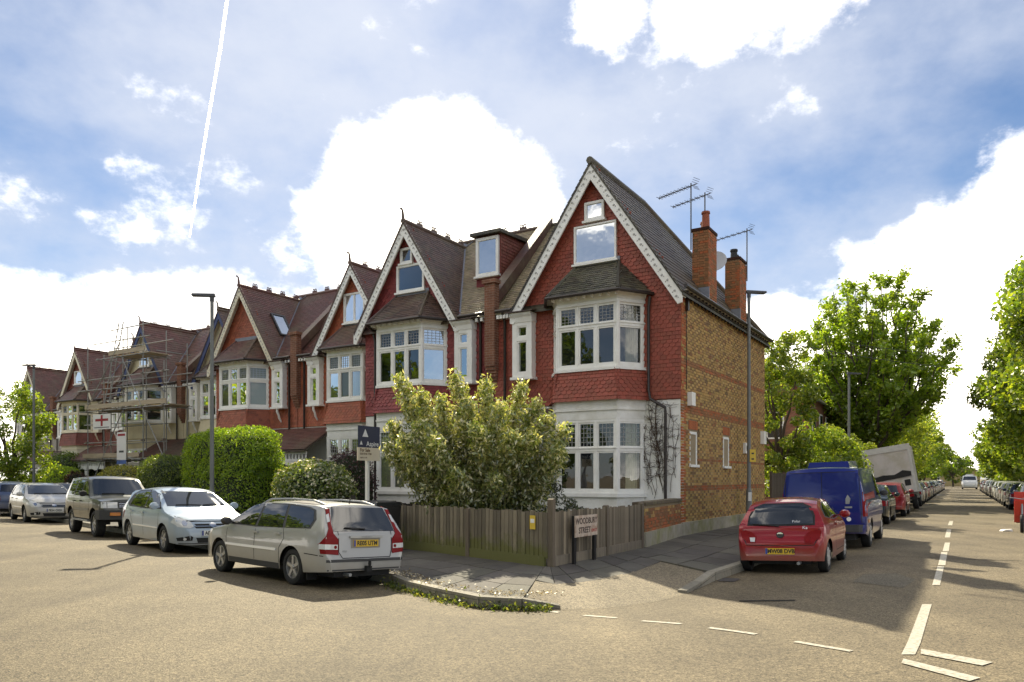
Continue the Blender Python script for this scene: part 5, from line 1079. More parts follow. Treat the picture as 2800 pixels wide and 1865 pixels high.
def car_base(name, label, cat, sp, colr, group='cars parked along the kerbs'):
    c = Car(); c.sp = sp; c.root = thing(name, label, cat, (0, 0, 0), 0, group); c.col = (*colr, 1)
    pr = sp['prof']; xr, xf = pr[0][0], pr[-1][0]; W2 = sp['W']/2; r = sp['r']; ra = r+sp.get('gap', .06); wb = sp['wb']/2; sill = sp['sill']
    c.xr, c.xf = xr, xf
    hwt = sp.get('hw') or [(xr, .84*W2), (xr+.05, .92*W2), (xr+.18, .975*W2), (xr+.5, W2), (xf-.95, W2), (xf-.5, .965*W2), (xf-.2, .88*W2), (xf-.06, .74*W2), (xf, .6*W2)]
    st = set([p[0] for p in pr]+[p[0] for p in hwt]+list(np.linspace(xr, xf, 26)))
    for ax in (-wb, wb): st |= set(ax+ra*math.cos(t) for t in np.linspace(0, math.pi, 17))
    X = sorted(st); X = [X[0]]+[b for a, b in zip(X[:-1], X[1:]) if b-a > .006]
    def zb(x):
        z = sill
        if x < -wb-ra: z = interp([(xr, sp.get('rb', sill+.08)), (-wb-ra, sill)], x)
        if x > wb+ra: z = interp([(wb+ra, sill), (xf, sp.get('fb', sill+.04))], x)
        for ax in (-wb, wb):
            if abs(x-ax) < ra: z = max(z, r*.98+math.sqrt(ra*ra-(x-ax)**2))
        return z
    bz = sp['belt']; tum = sp.get('tum', .33); zm_ = sp.get('zmid', .62)
    def side(z): return 1-.045*min(1.5, ((z-zm_)/.42))**2
    mb = MB(); rings = []; n1, n2, n3 = 7, 5, 7
    for x in X:
        zt = interp(pr, x); b = min(zb(x), zt-.04); zs = min(interp(bz, x), zt-.025); zs = max(zs, b+.01); hw = interp(hwt, x); crown = min(sp.get('crown', .055), (zt-zs)*.6); ze = zt-crown
        ring = []
        for i in range(n1): z = b+(zs-b)*i/(n1-1); ring.append((x, hw*side(z), z))
        yb = hw*side(zs)
        for i in range(1, n2+1): t = i/n2; z = zs+(ze-zs)*t; ring.append((x, yb-tum*(z-zs)-.035*t*t*min(1, (ze-zs)/.3), z))
        ye = ring[-1][1]
        for i in range(1, n3+1): t = i/n3; y = ye*(1-t**1.15); ring.append((x, y, ze+(zt-ze)*(1-(y/ye)**2.6 if ye > 0 else 1)))
        rings.append(ring)
    n = len(rings[0]); full = [rg+[(p[0], -p[1], p[2]) for p in rg[-2::-1]] for rg in rings]; m = len(full[0])
    for rg in full: mb.v.extend(rg)
    for i in range(len(full)-1):
        for j in range(m-1): mb.f.append((i*m+j, i*m+j+1, (i+1)*m+j+1, (i+1)*m+j))
    mb.f.append(tuple(range(m))); mb.f.append(tuple((len(full)-1)*m+j for j in range(m-1, -1, -1))); mb.c = [(1, 1, 1)]*len(mb.f); mb.m = [0]*len(mb.f)
    body = mb.build('body', M_car, c.root, smooth=True); body.data.set_sharp_from_angle(angle=R(33)); body.color = c.col; c.body = body
    bm = bmesh.new(); bm.from_mesh(body.data); c.bvh = BVHTree.FromBMesh(bm); bm.free()
    u = MB(); u.box(xr+.12, xf-.14, -W2+.3, W2-.3, sill-.06, sill+.5); u.box(xr+.05, xf-.1, -W2*.8, W2*.8, sill+.0, sill+.1) if False else None; u.build('underbody', M_rub, c.root)
    for ax in (-wb, wb):
        for s in (-1, 1): a = MB(); a.lathe([(ra, s*(W2*.93)), (ra, s*(W2-.36))], 14, 'y', (ax, 0, r*.98), a0=0, a1=math.pi); a.lathe([(.0, s*(W2-.36)), (ra, s*(W2-.36))], 14, 'y', (ax, 0, r*.98), a0=0, a1=math.pi); a.build('arch_liner', M_rub, c.root)
    c.W2 = W2; c.wb = wb; c.r = r; return c
def cast(c, p, axis):
    x, a, b = None, p[0], p[1]
    o, d = {'L': ((a, 4, b), (0, -1, 0)), 'R': ((a, -4, b), (0, 1, 0)), 'F': ((6, a, b), (-1, 0, 0)), 'B': ((-6, a, b), (1, 0, 0)), 'T': ((a, b, 6), (0, 0, -1))}[axis]
    h = c.bvh.ray_cast(V(o), V(d))
    if h[0] is None: q = c.bvh.find_nearest(V(o)+V(d)*(4 if axis in 'LR' else 6)); return V(q[0]), -V(d)
    n = h[1] if h[1].dot(V(d)) < 0 else -h[1]
    return h[0], n
def panel(c, name, poly, axis, mat, off=.006, step=.09, parent=None, mb=None):
    bm = bmesh.new(); bm.faces.new([bm.verts.new((p[0], p[1], 0)) for p in poly]); 
    xs = [p[0] for p in poly]; ys = [p[1] for p in poly]
    for lo, hi, no in ((min(xs), max(xs), V((1, 0, 0))), (min(ys), max(ys), V((0, 1, 0)))):
        k = int((hi-lo)/step)
        for i in range(1, k+1): bmesh.ops.bisect_plane(bm, geom=bm.verts[:]+bm.edges[:]+bm.faces[:], plane_co=no*(lo+(hi-lo)*i/(k+1)), plane_no=no)
    be = [e for e in bm.edges if e.is_boundary]; vi = {v: i for i, v in enumerate(bm.verts)}; P = []; Nn = []
    for v in bm.verts: h, n = cast(c, (v.co.x, v.co.y), axis); P.append(h+n*off); Nn.append(n)
    own = mb is None; mb = mb or MB(); b = len(mb.v); mb.v.extend(tuple(p) for p in P); k = len(P); mb.v.extend(tuple(p-n*(off+.006)) for p, n in zip(P, Nn))
    for f in bm.faces: mb.f.append(tuple(b+vi[v] for v in f.verts)); mb.c.append((1, 1, 1)); mb.m.append(0)
    for e in be: i, j = vi[e.verts[0]], vi[e.verts[1]]; mb.f.append((b+i, b+j, b+k+j, b+k+i)); mb.c.append((1, 1, 1)); mb.m.append(0)
    bm.free()
    if own: o = mb.build(name, mat, parent or c.root, smooth=True); return o
def mir(poly): return [(-a, b) for a, b in poly]
def both(c, name, poly, mat, off=.006, step=.09, surround=None):
    for ax in 'LR':
        p = None
        if surround is not None: p = panel(c, 'window_surround', surround, ax, M_plast, off*.5, step)
        panel(c, name, poly, ax, mat, off, step, parent=p)
def pairF(c, name, poly, axis, mat, off=.006, step=.06, parent=None): return [panel(c, name, q, axis, mat, off, step) for q in (poly, mir(poly))]
def seam(c, lines, axes='LR', wd=.014, mat=None, name='panel_gap'):
    mb = MB()
    for ax in axes:
        for ln in lines:
            for a, b in zip(ln[:-1], ln[1:]):
                a, b = V(a), V(b); k = max(1, int((b-a).length/.07)); n = V((-(b-a).y, (b-a).x)).normalized()*wd/2
                pts = [(cast(c, a.lerp(b, i/k)+n, ax), cast(c, a.lerp(b, i/k)-n, ax)) for i in range(k+1)]
                for (p, q), (p2, q2) in zip(pts[:-1], pts[1:]):
                    if (p[0]-p2[0]).length > .25: continue
                    mb.face([p[0]+p[1]*.0025, q[0]+q[1]*.0025, q2[0]+q2[1]*.0025, p2[0]+p2[1]*.0025])
    mb.build(name, mat or M_rub, c.root, fix=False)
WH = {}
def wheels(c, style, tw=.2):
    r = c.r; key = (style, round(r, 3), tw)
    if key not in WH:
        t = MB(); hw = tw/2; rr = r*.66; t.lathe([(rr, hw*.8), (rr+.02, hw), (r*.86, hw*1.02), (r*.97, hw*.85), (r, hw*.55), (r, -hw*.55), (r*.97, -hw*.85), (r*.86, -hw*1.02), (rr, -hw*.8)], 28, 'y'); tm = t.mesh('tyre'); tm.materials.append(M_rub)
        m = MB(); m.lathe([(rr*1.02, hw*.78), (rr*.93, hw*.86), (rr*.9, hw*.6), (rr*.86, hw*.1), (0, hw*.05)], 28, 'y') if style != 'cover' else m.lathe([(rr*1.02, hw*.8), (rr*.9, hw*.95), (rr*.5, hw*1.0), (0, hw*1.06)], 28, 'y')
        ns = {'five': 5, 'six': 6, 'cover': 7}[style]
        for i in range(ns):
            a = 2*math.pi*i/ns+.3; d = V((math.cos(a), 0, math.sin(a))); s_ = V((-math.sin(a), 0, math.cos(a)))
            if style == 'cover':
                q = d*rr*.62; m.obox(q+V((0, hw*1.0, 0)), d*rr*.22, V((0, .006, 0)), s_*rr*.12, (.25, .25, .25))
            else:
                y = hw*.8; p = [d*rr*.1-s_*rr*.15, d*rr*.1+s_*rr*.15, d*rr*.95+s_*rr*.13, d*rr*.95-s_*rr*.13]; m.hexa([v+V((0, y-.03, 0)) for v in p][::-1]+[v+V((0, y, 0)) for v in p][::-1])
        m.lathe([(rr*.24, hw*.7), (rr*.2, hw*.92), (0, hw*.94)], 14, 'y'); rm = m.mesh('rim'); rm.materials.append(M_cap if style == 'cover' else M_rim)
        for me in (tm, rm):
            me.polygons.foreach_set('use_smooth', [True]*len(me.polygons)); me.set_sharp_from_angle(angle=R(35))
            bm = bmesh.new(); bm.from_mesh(me); bmesh.ops.recalc_face_normals(bm, faces=bm.faces); bm.to_mesh(me); bm.free()
        WH[key] = (tm, rm)
    tm, rm = WH[key]
    for ax in (-c.wb, c.wb):
        for s in (-1, 1):
            wh = bpy.data.objects.new('wheel', None); COL.objects.link(wh); wh.parent = c.root; wh.location = (ax, s*(c.W2-tw/2-.035), r); wh.rotation_euler = (0, random.uniform(0, 6), 0 if s > 0 else math.pi); link('tyre', tm, wh); link('rim', rm, wh)
def plate(c, txt, axis, z, yellow, y=0, wd=.52, ht=.115):
    p, n = cast(c, (y, z), axis); s = -1 if axis == 'B' else 1
    o = bpy.data.objects.new('number_plate', None); COL.objects.link(o); o.parent = c.root; tilt = math.atan2(n.z, abs(n.x)); o.location = p+n*.012; o.rotation_euler = (R(90)-tilt*.7, 0, R(90) if s > 0 else R(-90))
    mb = MB(); mb.box(-wd/2, wd/2, -ht/2, ht/2, -.012, .006); mb.build('plate', M_py if yellow else M_pw, o); mb = MB(); mb.box(-wd/2+.003, -wd/2+.04, -ht/2+.004, ht/2-.004, .006, .0075); mb.build('plate_band', M_pb, o)
    if txt: text_mesh(txt, .105, M_ink, o, Matrix.Translation((.022, -.002, .0068)), sx=.92, bold=.0035, ext=.0008)
def mirror(c, x, z, mat=None, w_=.2):
    for ax, s in (('L', 1), ('R', -1)):
        p, n = cast(c, (x, z), ax); mb = MB(); q = p+V((.0, s*.13, .03)); mb.lathe([(0, -.07), (.06, -.06), (.085, 0), (.075, .05), (0, .06)], 12, 'x', q); 
        for i in range(len(mb.v)): v = V(mb.v[i]); mb.v[i] = (v.x, q.y+(v.y-q.y)*1.25, v.z)
        mb.beam(p-V((0, s*.02, 0)), q, .04, .03); o = mb.build('mirror', mat or M_car, c.root, smooth=True); o.color = c.col
def handles(c, pts, mat=None):
    for ax, s in (('L', 1), ('R', -1)):
        for x, z in pts: p, n = cast(c, (x, z), ax); mb = MB(); mb.obox(p+n*.018, V((.085, 0, 0)), n*.012, V((0, 0, .016))); o = mb.build('handle', mat or M_car, c.root); o.color = c.col
def wiper(c, a, b, axis):
    p, n = cast(c, a, axis); q, m_ = cast(c, b, axis); mb = MB(); mb.tube([p+n*.02, (p+q)/2+(n+m_)*.016, q+m_*.02], .011, 5); mb.build('wiper', M_rub, c.root)
def exhaust(c, y, z=.24): mb = MB(); mb.lathe([(0, -.14), (.03, -.14), (.033, .1), (.026, .1), (.02, -.1)], 10, 'x', (c.xr+.08, y, z)); mb.build('exhaust', M_steel, c.root)
def place(c, wxy, head, lx, ly, sc=1.04, roll=0.0, root=None):
    root = root or c.root; h = V(head).normalized(); l = V((-h.y, h.x)); o = V(wxy)-h*lx*sc-l*ly*sc; wb, ty = c.wb*sc, (c.W2-.12)*sc
    zz = {(i, j): zroad(*(o+h*wb*i+l*ty*j)) for i in (-1, 1) for j in (-1, 1)}
    f = V((*h, (zz[1, 1]+zz[1, -1]-zz[-1, 1]-zz[-1, -1])/2/(2*wb))).normalized(); le = V((*l, (zz[1, 1]+zz[-1, 1]-zz[1, -1]-zz[-1, -1])/2/(2*ty)+roll)); up = f.cross(le).normalized(); le = up.cross(f)
    M = Matrix(((f.x, le.x, up.x, o.x), (f.y, le.y, up.y, o.y), (f.z, le.z, up.z, sum(zz.values())/4), (0, 0, 0, 1)))
    root.matrix_world = M @ Matrix.Scale(sc, 4); return root
def estate():
    sp = dict(W=1.77, wb=2.64, r=.315, sill=.25, rb=.30, prof=[(-2.34, .50), (-2.335, .585), (-2.29, .61), (-2.275, .9), (-2.235, 1.0), (-2.03, 1.35), (-1.99, 1.42), (-1.7, 1.445), (-.7, 1.47), (0, 1.45), (.32, 1.40), (.5, 1.33), (1.12, 1.0), (1.2, .97), (1.7, .885), (1.98, .78), (2.1, .67), (2.17, .52), (2.18, .42)], belt=[(-2.34, .93), (-1.5, .965), (0, .94), (1.1, .91), (1.8, .82), (2.18, .55)], tum=.36)
    c = car_base('estate_car', 'silver estate car with roof rails seen from behind beside the kerb', 'car', sp, (.40, .395, .375))
    both(c, 'side_window', [(.95, .985), (.43, 1.315), (.18, 1.37), (-.03, 1.385), (-.03, .975)], M_cg, .007, surround=[(1.02, .968), (.44, 1.34), (.18, 1.392), (-.02, 1.405), (-1.0, 1.40), (-1.58, 1.365), (-1.8, 1.32), (-1.92, 1.16), (-1.86, 1.0), (-.02, .955)])
    both(c, 'side_window', [(-.11, .975), (-.11, 1.385), (-.86, 1.382), (-.98, .98)], M_cg, .007); both(c, 'side_window', [(-1.07, .985), (-.94, 1.38), (-1.55, 1.345), (-1.76, 1.30), (-1.86, 1.14), (-1.80, 1.015)], M_cg, .007)
    panel(c, 'windscreen', [(-.66, 1.02), (.66, 1.02), (.55, 1.37), (-.55, 1.37)], 'F', M_cg); p = panel(c, 'rear_window', [(-.64, .97), (.64, .97), (.61, 1.18), (.545, 1.375), (-.545, 1.375), (-.61, 1.18)], 'B', M_cg)
    T = [(.57, .575), (.85, .60), (.86, .76), (.80, .90), (.72, 1.02), (.66, 1.38), (.58, 1.39), (.645, 1.1), (.655, .93), (.57, .84)]
    for o in pairF(c, 'tail_light', T, 'B', M_red, .012, .05): pass
    for s in (1, -1): panel(c, 'lamp_window', [(s*.655, 1.13), (s*.715, 1.11), (s*.69, 1.24), (s*.635, 1.26)], 'B', M_clear, .016, .05); panel(c, 'lamp_window', [(s*.585, .665), (s*.86, .675), (s*.858, .76), (s*.585, .75)], 'B', M_clear, .016, .05); panel(c, 'lamp_ring', [(s*.63+.03*math.cos(t), .708+.03*math.sin(t)) for t in np.linspace(0, 6.28, 10)[:-1]], 'B', M_red, .019, .05)
    both(c, 'side_moulding', [(-.82, .565), (1.02, .565), (1.02, .61), (-.82, .61)], M_car, .014, .1)
    both(c, 'sill_trim', [(-.92, .255), (.92, .255), (.92, .35), (-.92, .35)], M_plast, .008, .12)
    seam(c, [[(-.06, .96), (-.06, .36)], [(1.0, .95), (1.02, .72), (.96, .36)], [(-1.02, .97), (-1.08, .8), (-.93, .62), (-.93, .36)], [(-1.75, .58), (-2.25, .56)], [(-1.72, .97), (-1.72, .985)]]); seam(c, [[(-.56, .99), (-.555, .62), (-.5, .52), (.5, .52), (.555, .62), (.56, .99)]], 'B')
    panel(c, 'bumper_strip', [(-.8, .455), (.8, .455), (.8, .50), (-.8, .50)], 'B', M_plast, .012); panel(c, 'lower_valance', [(-.78, .31), (.78, .31), (.78, .335), (-.78, .335)], 'B', M_plast, .006)
    panel(c, 'plate_recess', [(-.31, .685), (.31, .685), (.31, .85), (-.31, .85)], 'B', pmat('recess_grey', (.27, .25, .21), .4, .1), .004); panel(c, 'trunk_grip', [(-.34, .855), (.34, .855), (.34, .895), (-.34, .895)], 'B', M_car, .03).color = c.col
    plate(c, 'RE05 UTM', 'B', .765, True); wiper(c, (0, 1.0), (.42, 1.02), 'B'); exhaust(c, .38); mirror(c, .88, 1.0, M_plast); handles(c, [(-.16+.05, .86), (-.98+.1, .87)])
    for s in (1, -1):
        mb = MB(); pts = []
        for t in np.linspace(0, 1, 13): x = .35-2.15*t; p, n = cast(c, (x, s*.52), 'T'); pts.append(p+V((0, 0, .055*min(1, 6*t, 6*(1-t)))))
        mb.tube(pts, .02, 6); mb.build('roof_rail', M_steel, c.root, smooth=True)
    p, n = cast(c, (-1.75, .0), 'T'); mb = MB(); mb.tube([p, p+V((-.03, 0, .09))], .01, 5); mb.build('roof_antenna', M_rub, c.root)
    mb = MB(); mb.box(-2.42, -2.2, -.05, .05, .28, .38); mb.lathe([(0, .06), (.025, .05), (.03, 0), (.02, -.06)], 10, 'z', (-2.42, 0, .42)); mb.build('tow_bar', M_rub, c.root)
    for s in (1, -1): mb = MB(); mb.hexa([(-1.74, s*.6, .12), (-1.74, s*.8, .12), (-1.72, s*.8, .12), (-1.72, s*.6, .12), (-1.69, s*.6, .42), (-1.69, s*.8, .42), (-1.67, s*.8, .42), (-1.67, s*.6, .42)]); mb.build('mud_flap', M_rub, c.root)
    text_mesh('VOLVO', .05, M_steel, c.root, frame(tuple(cast(c, (0, .875), 'B')[0]+V((-.038, 0, 0))), (0, -1, 0), (.1, 0, 1)), name='badge_letters', sx=1.3); text_mesh('V50', .055, M_steel, c.root, frame(tuple(cast(c, (.44, .63), 'B')[0]+V((-.006, 0, 0))), (0, -1, 0), (.1, 0, 1)), name='badge_letters')
    wheels(c, 'five'); place(c, (-3.43, 11.8), (-.735, .678), -1.32, .85, .89); return c
def hatch(name, label, colr, txt, spec=None, front=True):
    sp = spec or dict(W=1.71, wb=2.6, r=.305, sill=.24, fb=.2, prof=[(-2.03, .48), (-2.02, .6), (-1.98, .9), (-1.9, .98), (-1.58, 1.36), (-1.4, 1.42), (-.5, 1.475), (.05, 1.46), (.4, 1.39), (.55, 1.33), (1.28, 1.01), (1.36, .975), (1.75, .88), (1.98, .77), (2.08, .66), (2.14, .52), (2.15, .4)], belt=[(-2.03, .93), (-1, .96), (0, .93), (1.2, .90), (1.8, .8), (2.15, .55)], tum=.34)
    c = car_base(name, label, 'car', sp, colr)
    both(c, 'side_window', [(1.06, .985), (.5, 1.305), (.2, 1.375), (-.02, 1.385), (-.02, .975)], M_cg, .007, surround=[(1.14, .97), (.52, 1.33), (.2, 1.40), (-.02, 1.41), (-.95, 1.38), (-1.35, 1.28), (-1.5, 1.05), (-1.3, .985), (-.02, .955)]); both(c, 'side_window', [(-.10, .98), (-.10, 1.385), (-.9, 1.36), (-1.12, 1.30), (-1.22, 1.02)], M_cg, .007)
    panel(c, 'windscreen', [(-.68, 1.04), (.68, 1.04), (.58, 1.37), (-.58, 1.37)], 'F', M_cg); panel(c, 'rear_window', [(-.58, 1.03), (.58, 1.03), (.5, 1.33), (-.5, 1.33)], 'B', M_cg)
    for s in (1, -1):
        panel(c, 'headlight', [(s*.42, .60), (s*.50, .57), (s*.72, .60), (s*.80, .70), (s*.76, .80), (s*.58, .77), (s*.46, .70)], 'F', M_clear, .010, .05); q = panel(c, 'lamp_bowl', [(s*.60+.055*math.cos(t), .675+.055*math.sin(t)) for t in np.linspace(0, 6.28, 10)[:-1]], 'F', M_chrome, .014, .06)
        panel(c, 'fog_recess', [(s*.46, .30), (s*.72, .29), (s*.74, .36), (s*.50, .41), (s*.44, .38)], 'F', M_rub, .004, .06); panel(c, 'fog_lamp', [(s*.60+.03*math.cos(t), .335+.03*math.sin(t)) for t in np.linspace(0, 6.28, 9)[:-1]], 'F', M_clear, .008, .06)
        panel(c, 'tail_light', [(s*.58, .68), (s*.84, .68), (s*.84, .86), (s*.70, .98), (s*.60, .86)], 'B', M_red, .01, .06)
    for z in (.585, .645): panel(c, 'grille_slot', [(-.37, z-.018), (.37, z-.018), (.40, z+.018), (-.40, z+.018)], 'F', M_rub, .006, .06)
    panel(c, 'grille_surround', [(-.42, .612), (.42, .612), (.42, .623), (-.42, .623)], 'F', M_chrome, .008); panel(c, 'badge', [(.075*math.cos(t), .635+.05*math.sin(t)) for t in np.linspace(0, 6.28, 14)[:-1]], 'F', M_chrome, .016, .06)
    panel(c, 'air_intake', [(-.34, .25), (.34, .25), (.38, .36), (-.38, .36)], 'F', M_rub, .005); panel(c, 'bumper_lip', [(-.7, .225), (.7, .225), (.7, .245), (-.7, .245)], 'F', M_plast, .012)
    both(c, 'side_moulding', [(-.85, .53), (1.0, .53), (1.0, .565), (-.85, .565)], M_car, .012, .12)
    seam(c, [[(-.06, .96), (-.06, .33)], [(1.02, .95), (1.05, .7), (.97, .34)], [(-1.14, 1.0), (-1.1, .8), (-.92, .6), (-.9, .34)]]); seam(c, [[(-.8, .86), (-.45, .715), (.45, .715), (.8, .86)]], 'F'); seam(c, [[(-.6, 1.0), (-.6, .6), (.6, .6), (.6, 1.0)]], 'B')
    if txt is not None: plate(c, txt, 'F', .46, False)
    plate(c, None, 'B', .72, True); mirror(c, .98, 1.01); handles(c, [(-.12, .86), (-1.0, .87)]); wiper(c, (-.5, 1.05), (.05, 1.045), 'F'); wiper(c, (.1, 1.05), (.6, 1.06), 'F'); wheels(c, 'six' if txt else 'cover'); exhaust(c, -.4); return c
def suv():
    sp = dict(W=1.74, wb=2.67, r=.375, gap=.09, sill=.5, rb=.6, fb=.56, zmid=.85, prof=[(-2.25, .66), (-2.24, .95), (-2.22, 1.15), (-2.02, 1.66), (-1.88, 1.73), (-1, 1.76), (.0, 1.75), (.2, 1.69), (.85, 1.2), (.93, 1.16), (1.6, 1.13), (1.95, 1.08), (2.02, 1.0), (2.06, .8), (2.08, .56)], belt=[(-2.25, 1.12), (0, 1.13), (.9, 1.09), (2.08, .98)], hw=[(-2.25, .80), (-2.15, .84), (-1.8, .87), (1.3, .87), (1.9, .83), (2.03, .77), (2.08, .70)], tum=.25)
    c = car_base('four_wheel_drive', 'dark grey green four wheel drive with black mirrors between two pale hatchbacks', 'car', sp, (.055, .058, .045))
    both(c, 'side_window', [(.72, 1.18), (.22, 1.56), (-.1, 1.63), (-.1, 1.17)], M_cg, .007, surround=[(.80, 1.16), (.24, 1.60), (-.1, 1.66), (-.86, 1.66), (-.98, 1.16)]); both(c, 'side_window', [(-.17, 1.17), (-.17, 1.63), (-.82, 1.63), (-.92, 1.17)], M_cg, .007); both(c, 'side_window', [(-1.05, 1.18), (-.98, 1.62), (-1.8, 1.6), (-2.0, 1.2)], M_cg, .007)
    panel(c, 'windscreen', [(-.70, 1.21), (.70, 1.21), (.62, 1.66), (-.62, 1.66)], 'F', M_cg); panel(c, 'rear_window', [(-.66, 1.2), (.66, 1.2), (.6, 1.62), (-.6, 1.62)], 'B', M_cg)
    for s in (1, -1): panel(c, 'headlight', [(s*.40, .84), (s*.66, .84), (s*.66, 1.0), (s*.40, 1.0)], 'F', M_clear, .012, .06); panel(c, 'corner_lamp', [(s*.68, .84), (s*.80, .84), (s*.80, 1.0), (s*.68, 1.0)], 'F', M_clear, .010, .06); panel(c, 'indicator', [(s*.36, .64), (s*.62, .64), (s*.62, .71), (s*.36, .71)], 'F', M_amber, .016, .06); panel(c, 'tail_light', [(s*.66, .85), (s*.80, .85), (s*.80, 1.1), (s*.66, 1.1)], 'B', M_red, .01, .06)
    panel(c, 'grille', [(-.37, .83), (.37, .83), (.37, 1.0), (-.37, 1.0)], 'F', M_rub, .008); 
    for z in (.87, .92, .97): panel(c, 'grille_bar', [(-.36, z-.006), (.36, z-.006), (.36, z+.006), (-.36, z+.006)], 'F', M_chrome, .014)
    mb = MB(); mb.prism([(2.05, -.86, .52), (2.16, -.6, .52), (2.19, 0, .52), (2.16, .6, .52), (2.05, .86, .52), (1.75, .9, .52), (1.75, -.9, .52)], (0, 0, .26)); mb.build('front_bumper', M_plast, c.root)
    mb = MB(); mb.prism([(-2.2, -.86, .56), (-2.32, -.7, .56), (-2.32, .7, .56), (-2.2, .86, .56)], (0, 0, .2)); mb.build('rear_bumper', M_chrome, c.root)
    for s in (1, -1): panel(c, 'indicator_lens', [(s*.36, .62), (s*.62, .62), (s*.62, .71), (s*.36, .71)], 'F', M_amber, .135, .1); mb = MB(); mb.box(-.85, .85, s*.80-.09, s*.80+.09, .42, .47); mb.build('side_step', M_steel, c.root)
    seam(c, [[(-.13, 1.15), (-.13, .56)], [(.88, 1.12), (.9, .6)], [(-.96, 1.15), (-.92, .9), (-.84, .62)]]); both(c, 'side_stripe', [(-.85, .74), (.85, .74), (.85, .80), (-.85, .80)], pmat('stripe_grey', (.2, .19, .16), .4, .1), .007, .12)
    plate(c, None, 'F', .58, False); mirror(c, .62, 1.2, M_rub); handles(c, [(0, 1.0), (-.82, 1.0)], M_rub); wiper(c, (-.5, 1.22), (.1, 1.22), 'F'); wheels(c, 'six', .25); return c
def ka():
    sp = dict(W=1.64, wb=2.446, r=.285, sill=.23, rb=.24, zmid=.55, prof=[(-1.70, .34), (-1.695, .48), (-1.66, .60), (-1.60, .70), (-1.56, .86), (-1.50, .95), (-1.33, 1.22), (-1.2, 1.31), (-1.0, 1.365), (-.5, 1.40), (0, 1.385), (.3, 1.30), (1.0, .96), (1.1, .92), (1.55, .76), (1.78, .62), (1.88, .48), (1.90, .38)], belt=[(-1.7, .86), (-.8, .93), (0, .90), (1.0, .86), (1.9, .5)], hw=[(-1.70, .62), (-1.68, .69), (-1.62, .755), (-1.5, .795), (-1.2, .82), (1.2, .82), (1.6, .76), (1.8, .62), (1.9, .45)], tum=.42)
    c = car_base('small_hatchback', 'small red hatchback parked by the kerb below the grey lamp post', 'car', sp, (.27, .005, .010))
    both(c, 'side_window', [(.72, .98), (.30, 1.20), (-.1, 1.275), (-.3, 1.28), (-.34, .955)], M_cg, .007, surround=[(.82, .965), (.32, 1.23), (-.1, 1.30), (-.7, 1.29), (-1.08, 1.2), (-1.2, 1.02), (-.34, .94)]); both(c, 'side_window', [(-.42, .96), (-.40, 1.28), (-.78, 1.262), (-1.02, 1.18), (-1.13, 1.03)], M_cg, .007)
    panel(c, 'windscreen', [(-.62, .98), (.62, .98), (.5, 1.27), (-.5, 1.27)], 'F', M_cg)
    p = panel(c, 'window_surround', [(-.61, .885), (0, .875), (.61, .885), (.60, 1.06), (.52, 1.22), (.36, 1.292), (-.36, 1.292), (-.52, 1.22), (-.60, 1.06)], 'B', M_rub, .005); panel(c, 'rear_window', [(-.575, .91), (0, .90), (.575, .91), (.565, 1.05), (.48, 1.20), (.34, 1.265), (-.34, 1.265), (-.48, 1.20), (-.565, 1.05)], 'B', M_cg, .011, parent=p)
    for s in (1, -1): panel(c, 'tail_light', [(s*.44, .56), (s*.56, .56), (s*.70, .66), (s*.73, .79), (s*.62, .80), (s*.50, .76), (s*.42, .68)], 'B', M_red, .010, .05); panel(c, 'reverse_lamp', [(s*.45, .585), (s*.53, .585), (s*.55, .66), (s*.45, .66)], 'B', M_clear if s > 0 else M_red, .014, .05)
    panel(c, 'badge', [(.07*math.cos(t), .71+.055*math.sin(t)) for t in np.linspace(0, 6.28, 16)[:-1]], 'B', M_ink, .014, .04); panel(c, 'badge_top', [(.055*math.cos(t), .725+.03*abs(math.sin(t))) for t in np.linspace(0, 3.14, 9)], 'B', M_chrome, .019, .06)
    seam(c, [[(-.36, .95), (-.38, .5), (-.3, .34)], [(.84, .95), (.86, .6), (.76, .34)]]); seam(c, [[(-.66, .9), (-.70, .72), (-.6, .53), (0, .515), (.6, .53), (.70, .72), (.66, .9)]], 'B'); seam(c, [[(-.3, .345), (.8, .345)]])
    plate(c, 'MW08 DVB', 'B', .415, True); wiper(c, (.02, .86), (.5, .905), 'B'); exhaust(c, -.33, .2); mirror(c, .62, .98); handles(c, [(-.2, .84)])
    q, n = cast(c, (-.44, .84), 'B'); text_mesh('Ka', .085, M_chrome, c.root, frame(tuple(q+n*.008), (0, -1, 0), (.4, 0, 1)), name='badge_letters'); q, n = cast(c, (-.28, .95), 'B'); text_mesh('Polar', .07, pmat('sticker_white', (.7, .7, .7), .5), c.root, frame(tuple(q+n*.014), (0, -1, 0), (.55, 0, 1)), name='sticker_letters')
    wheels(c, 'cover', .17); place(c, (5.62, 13.43), (.5, .866), -1.223, -.80, .95); return c
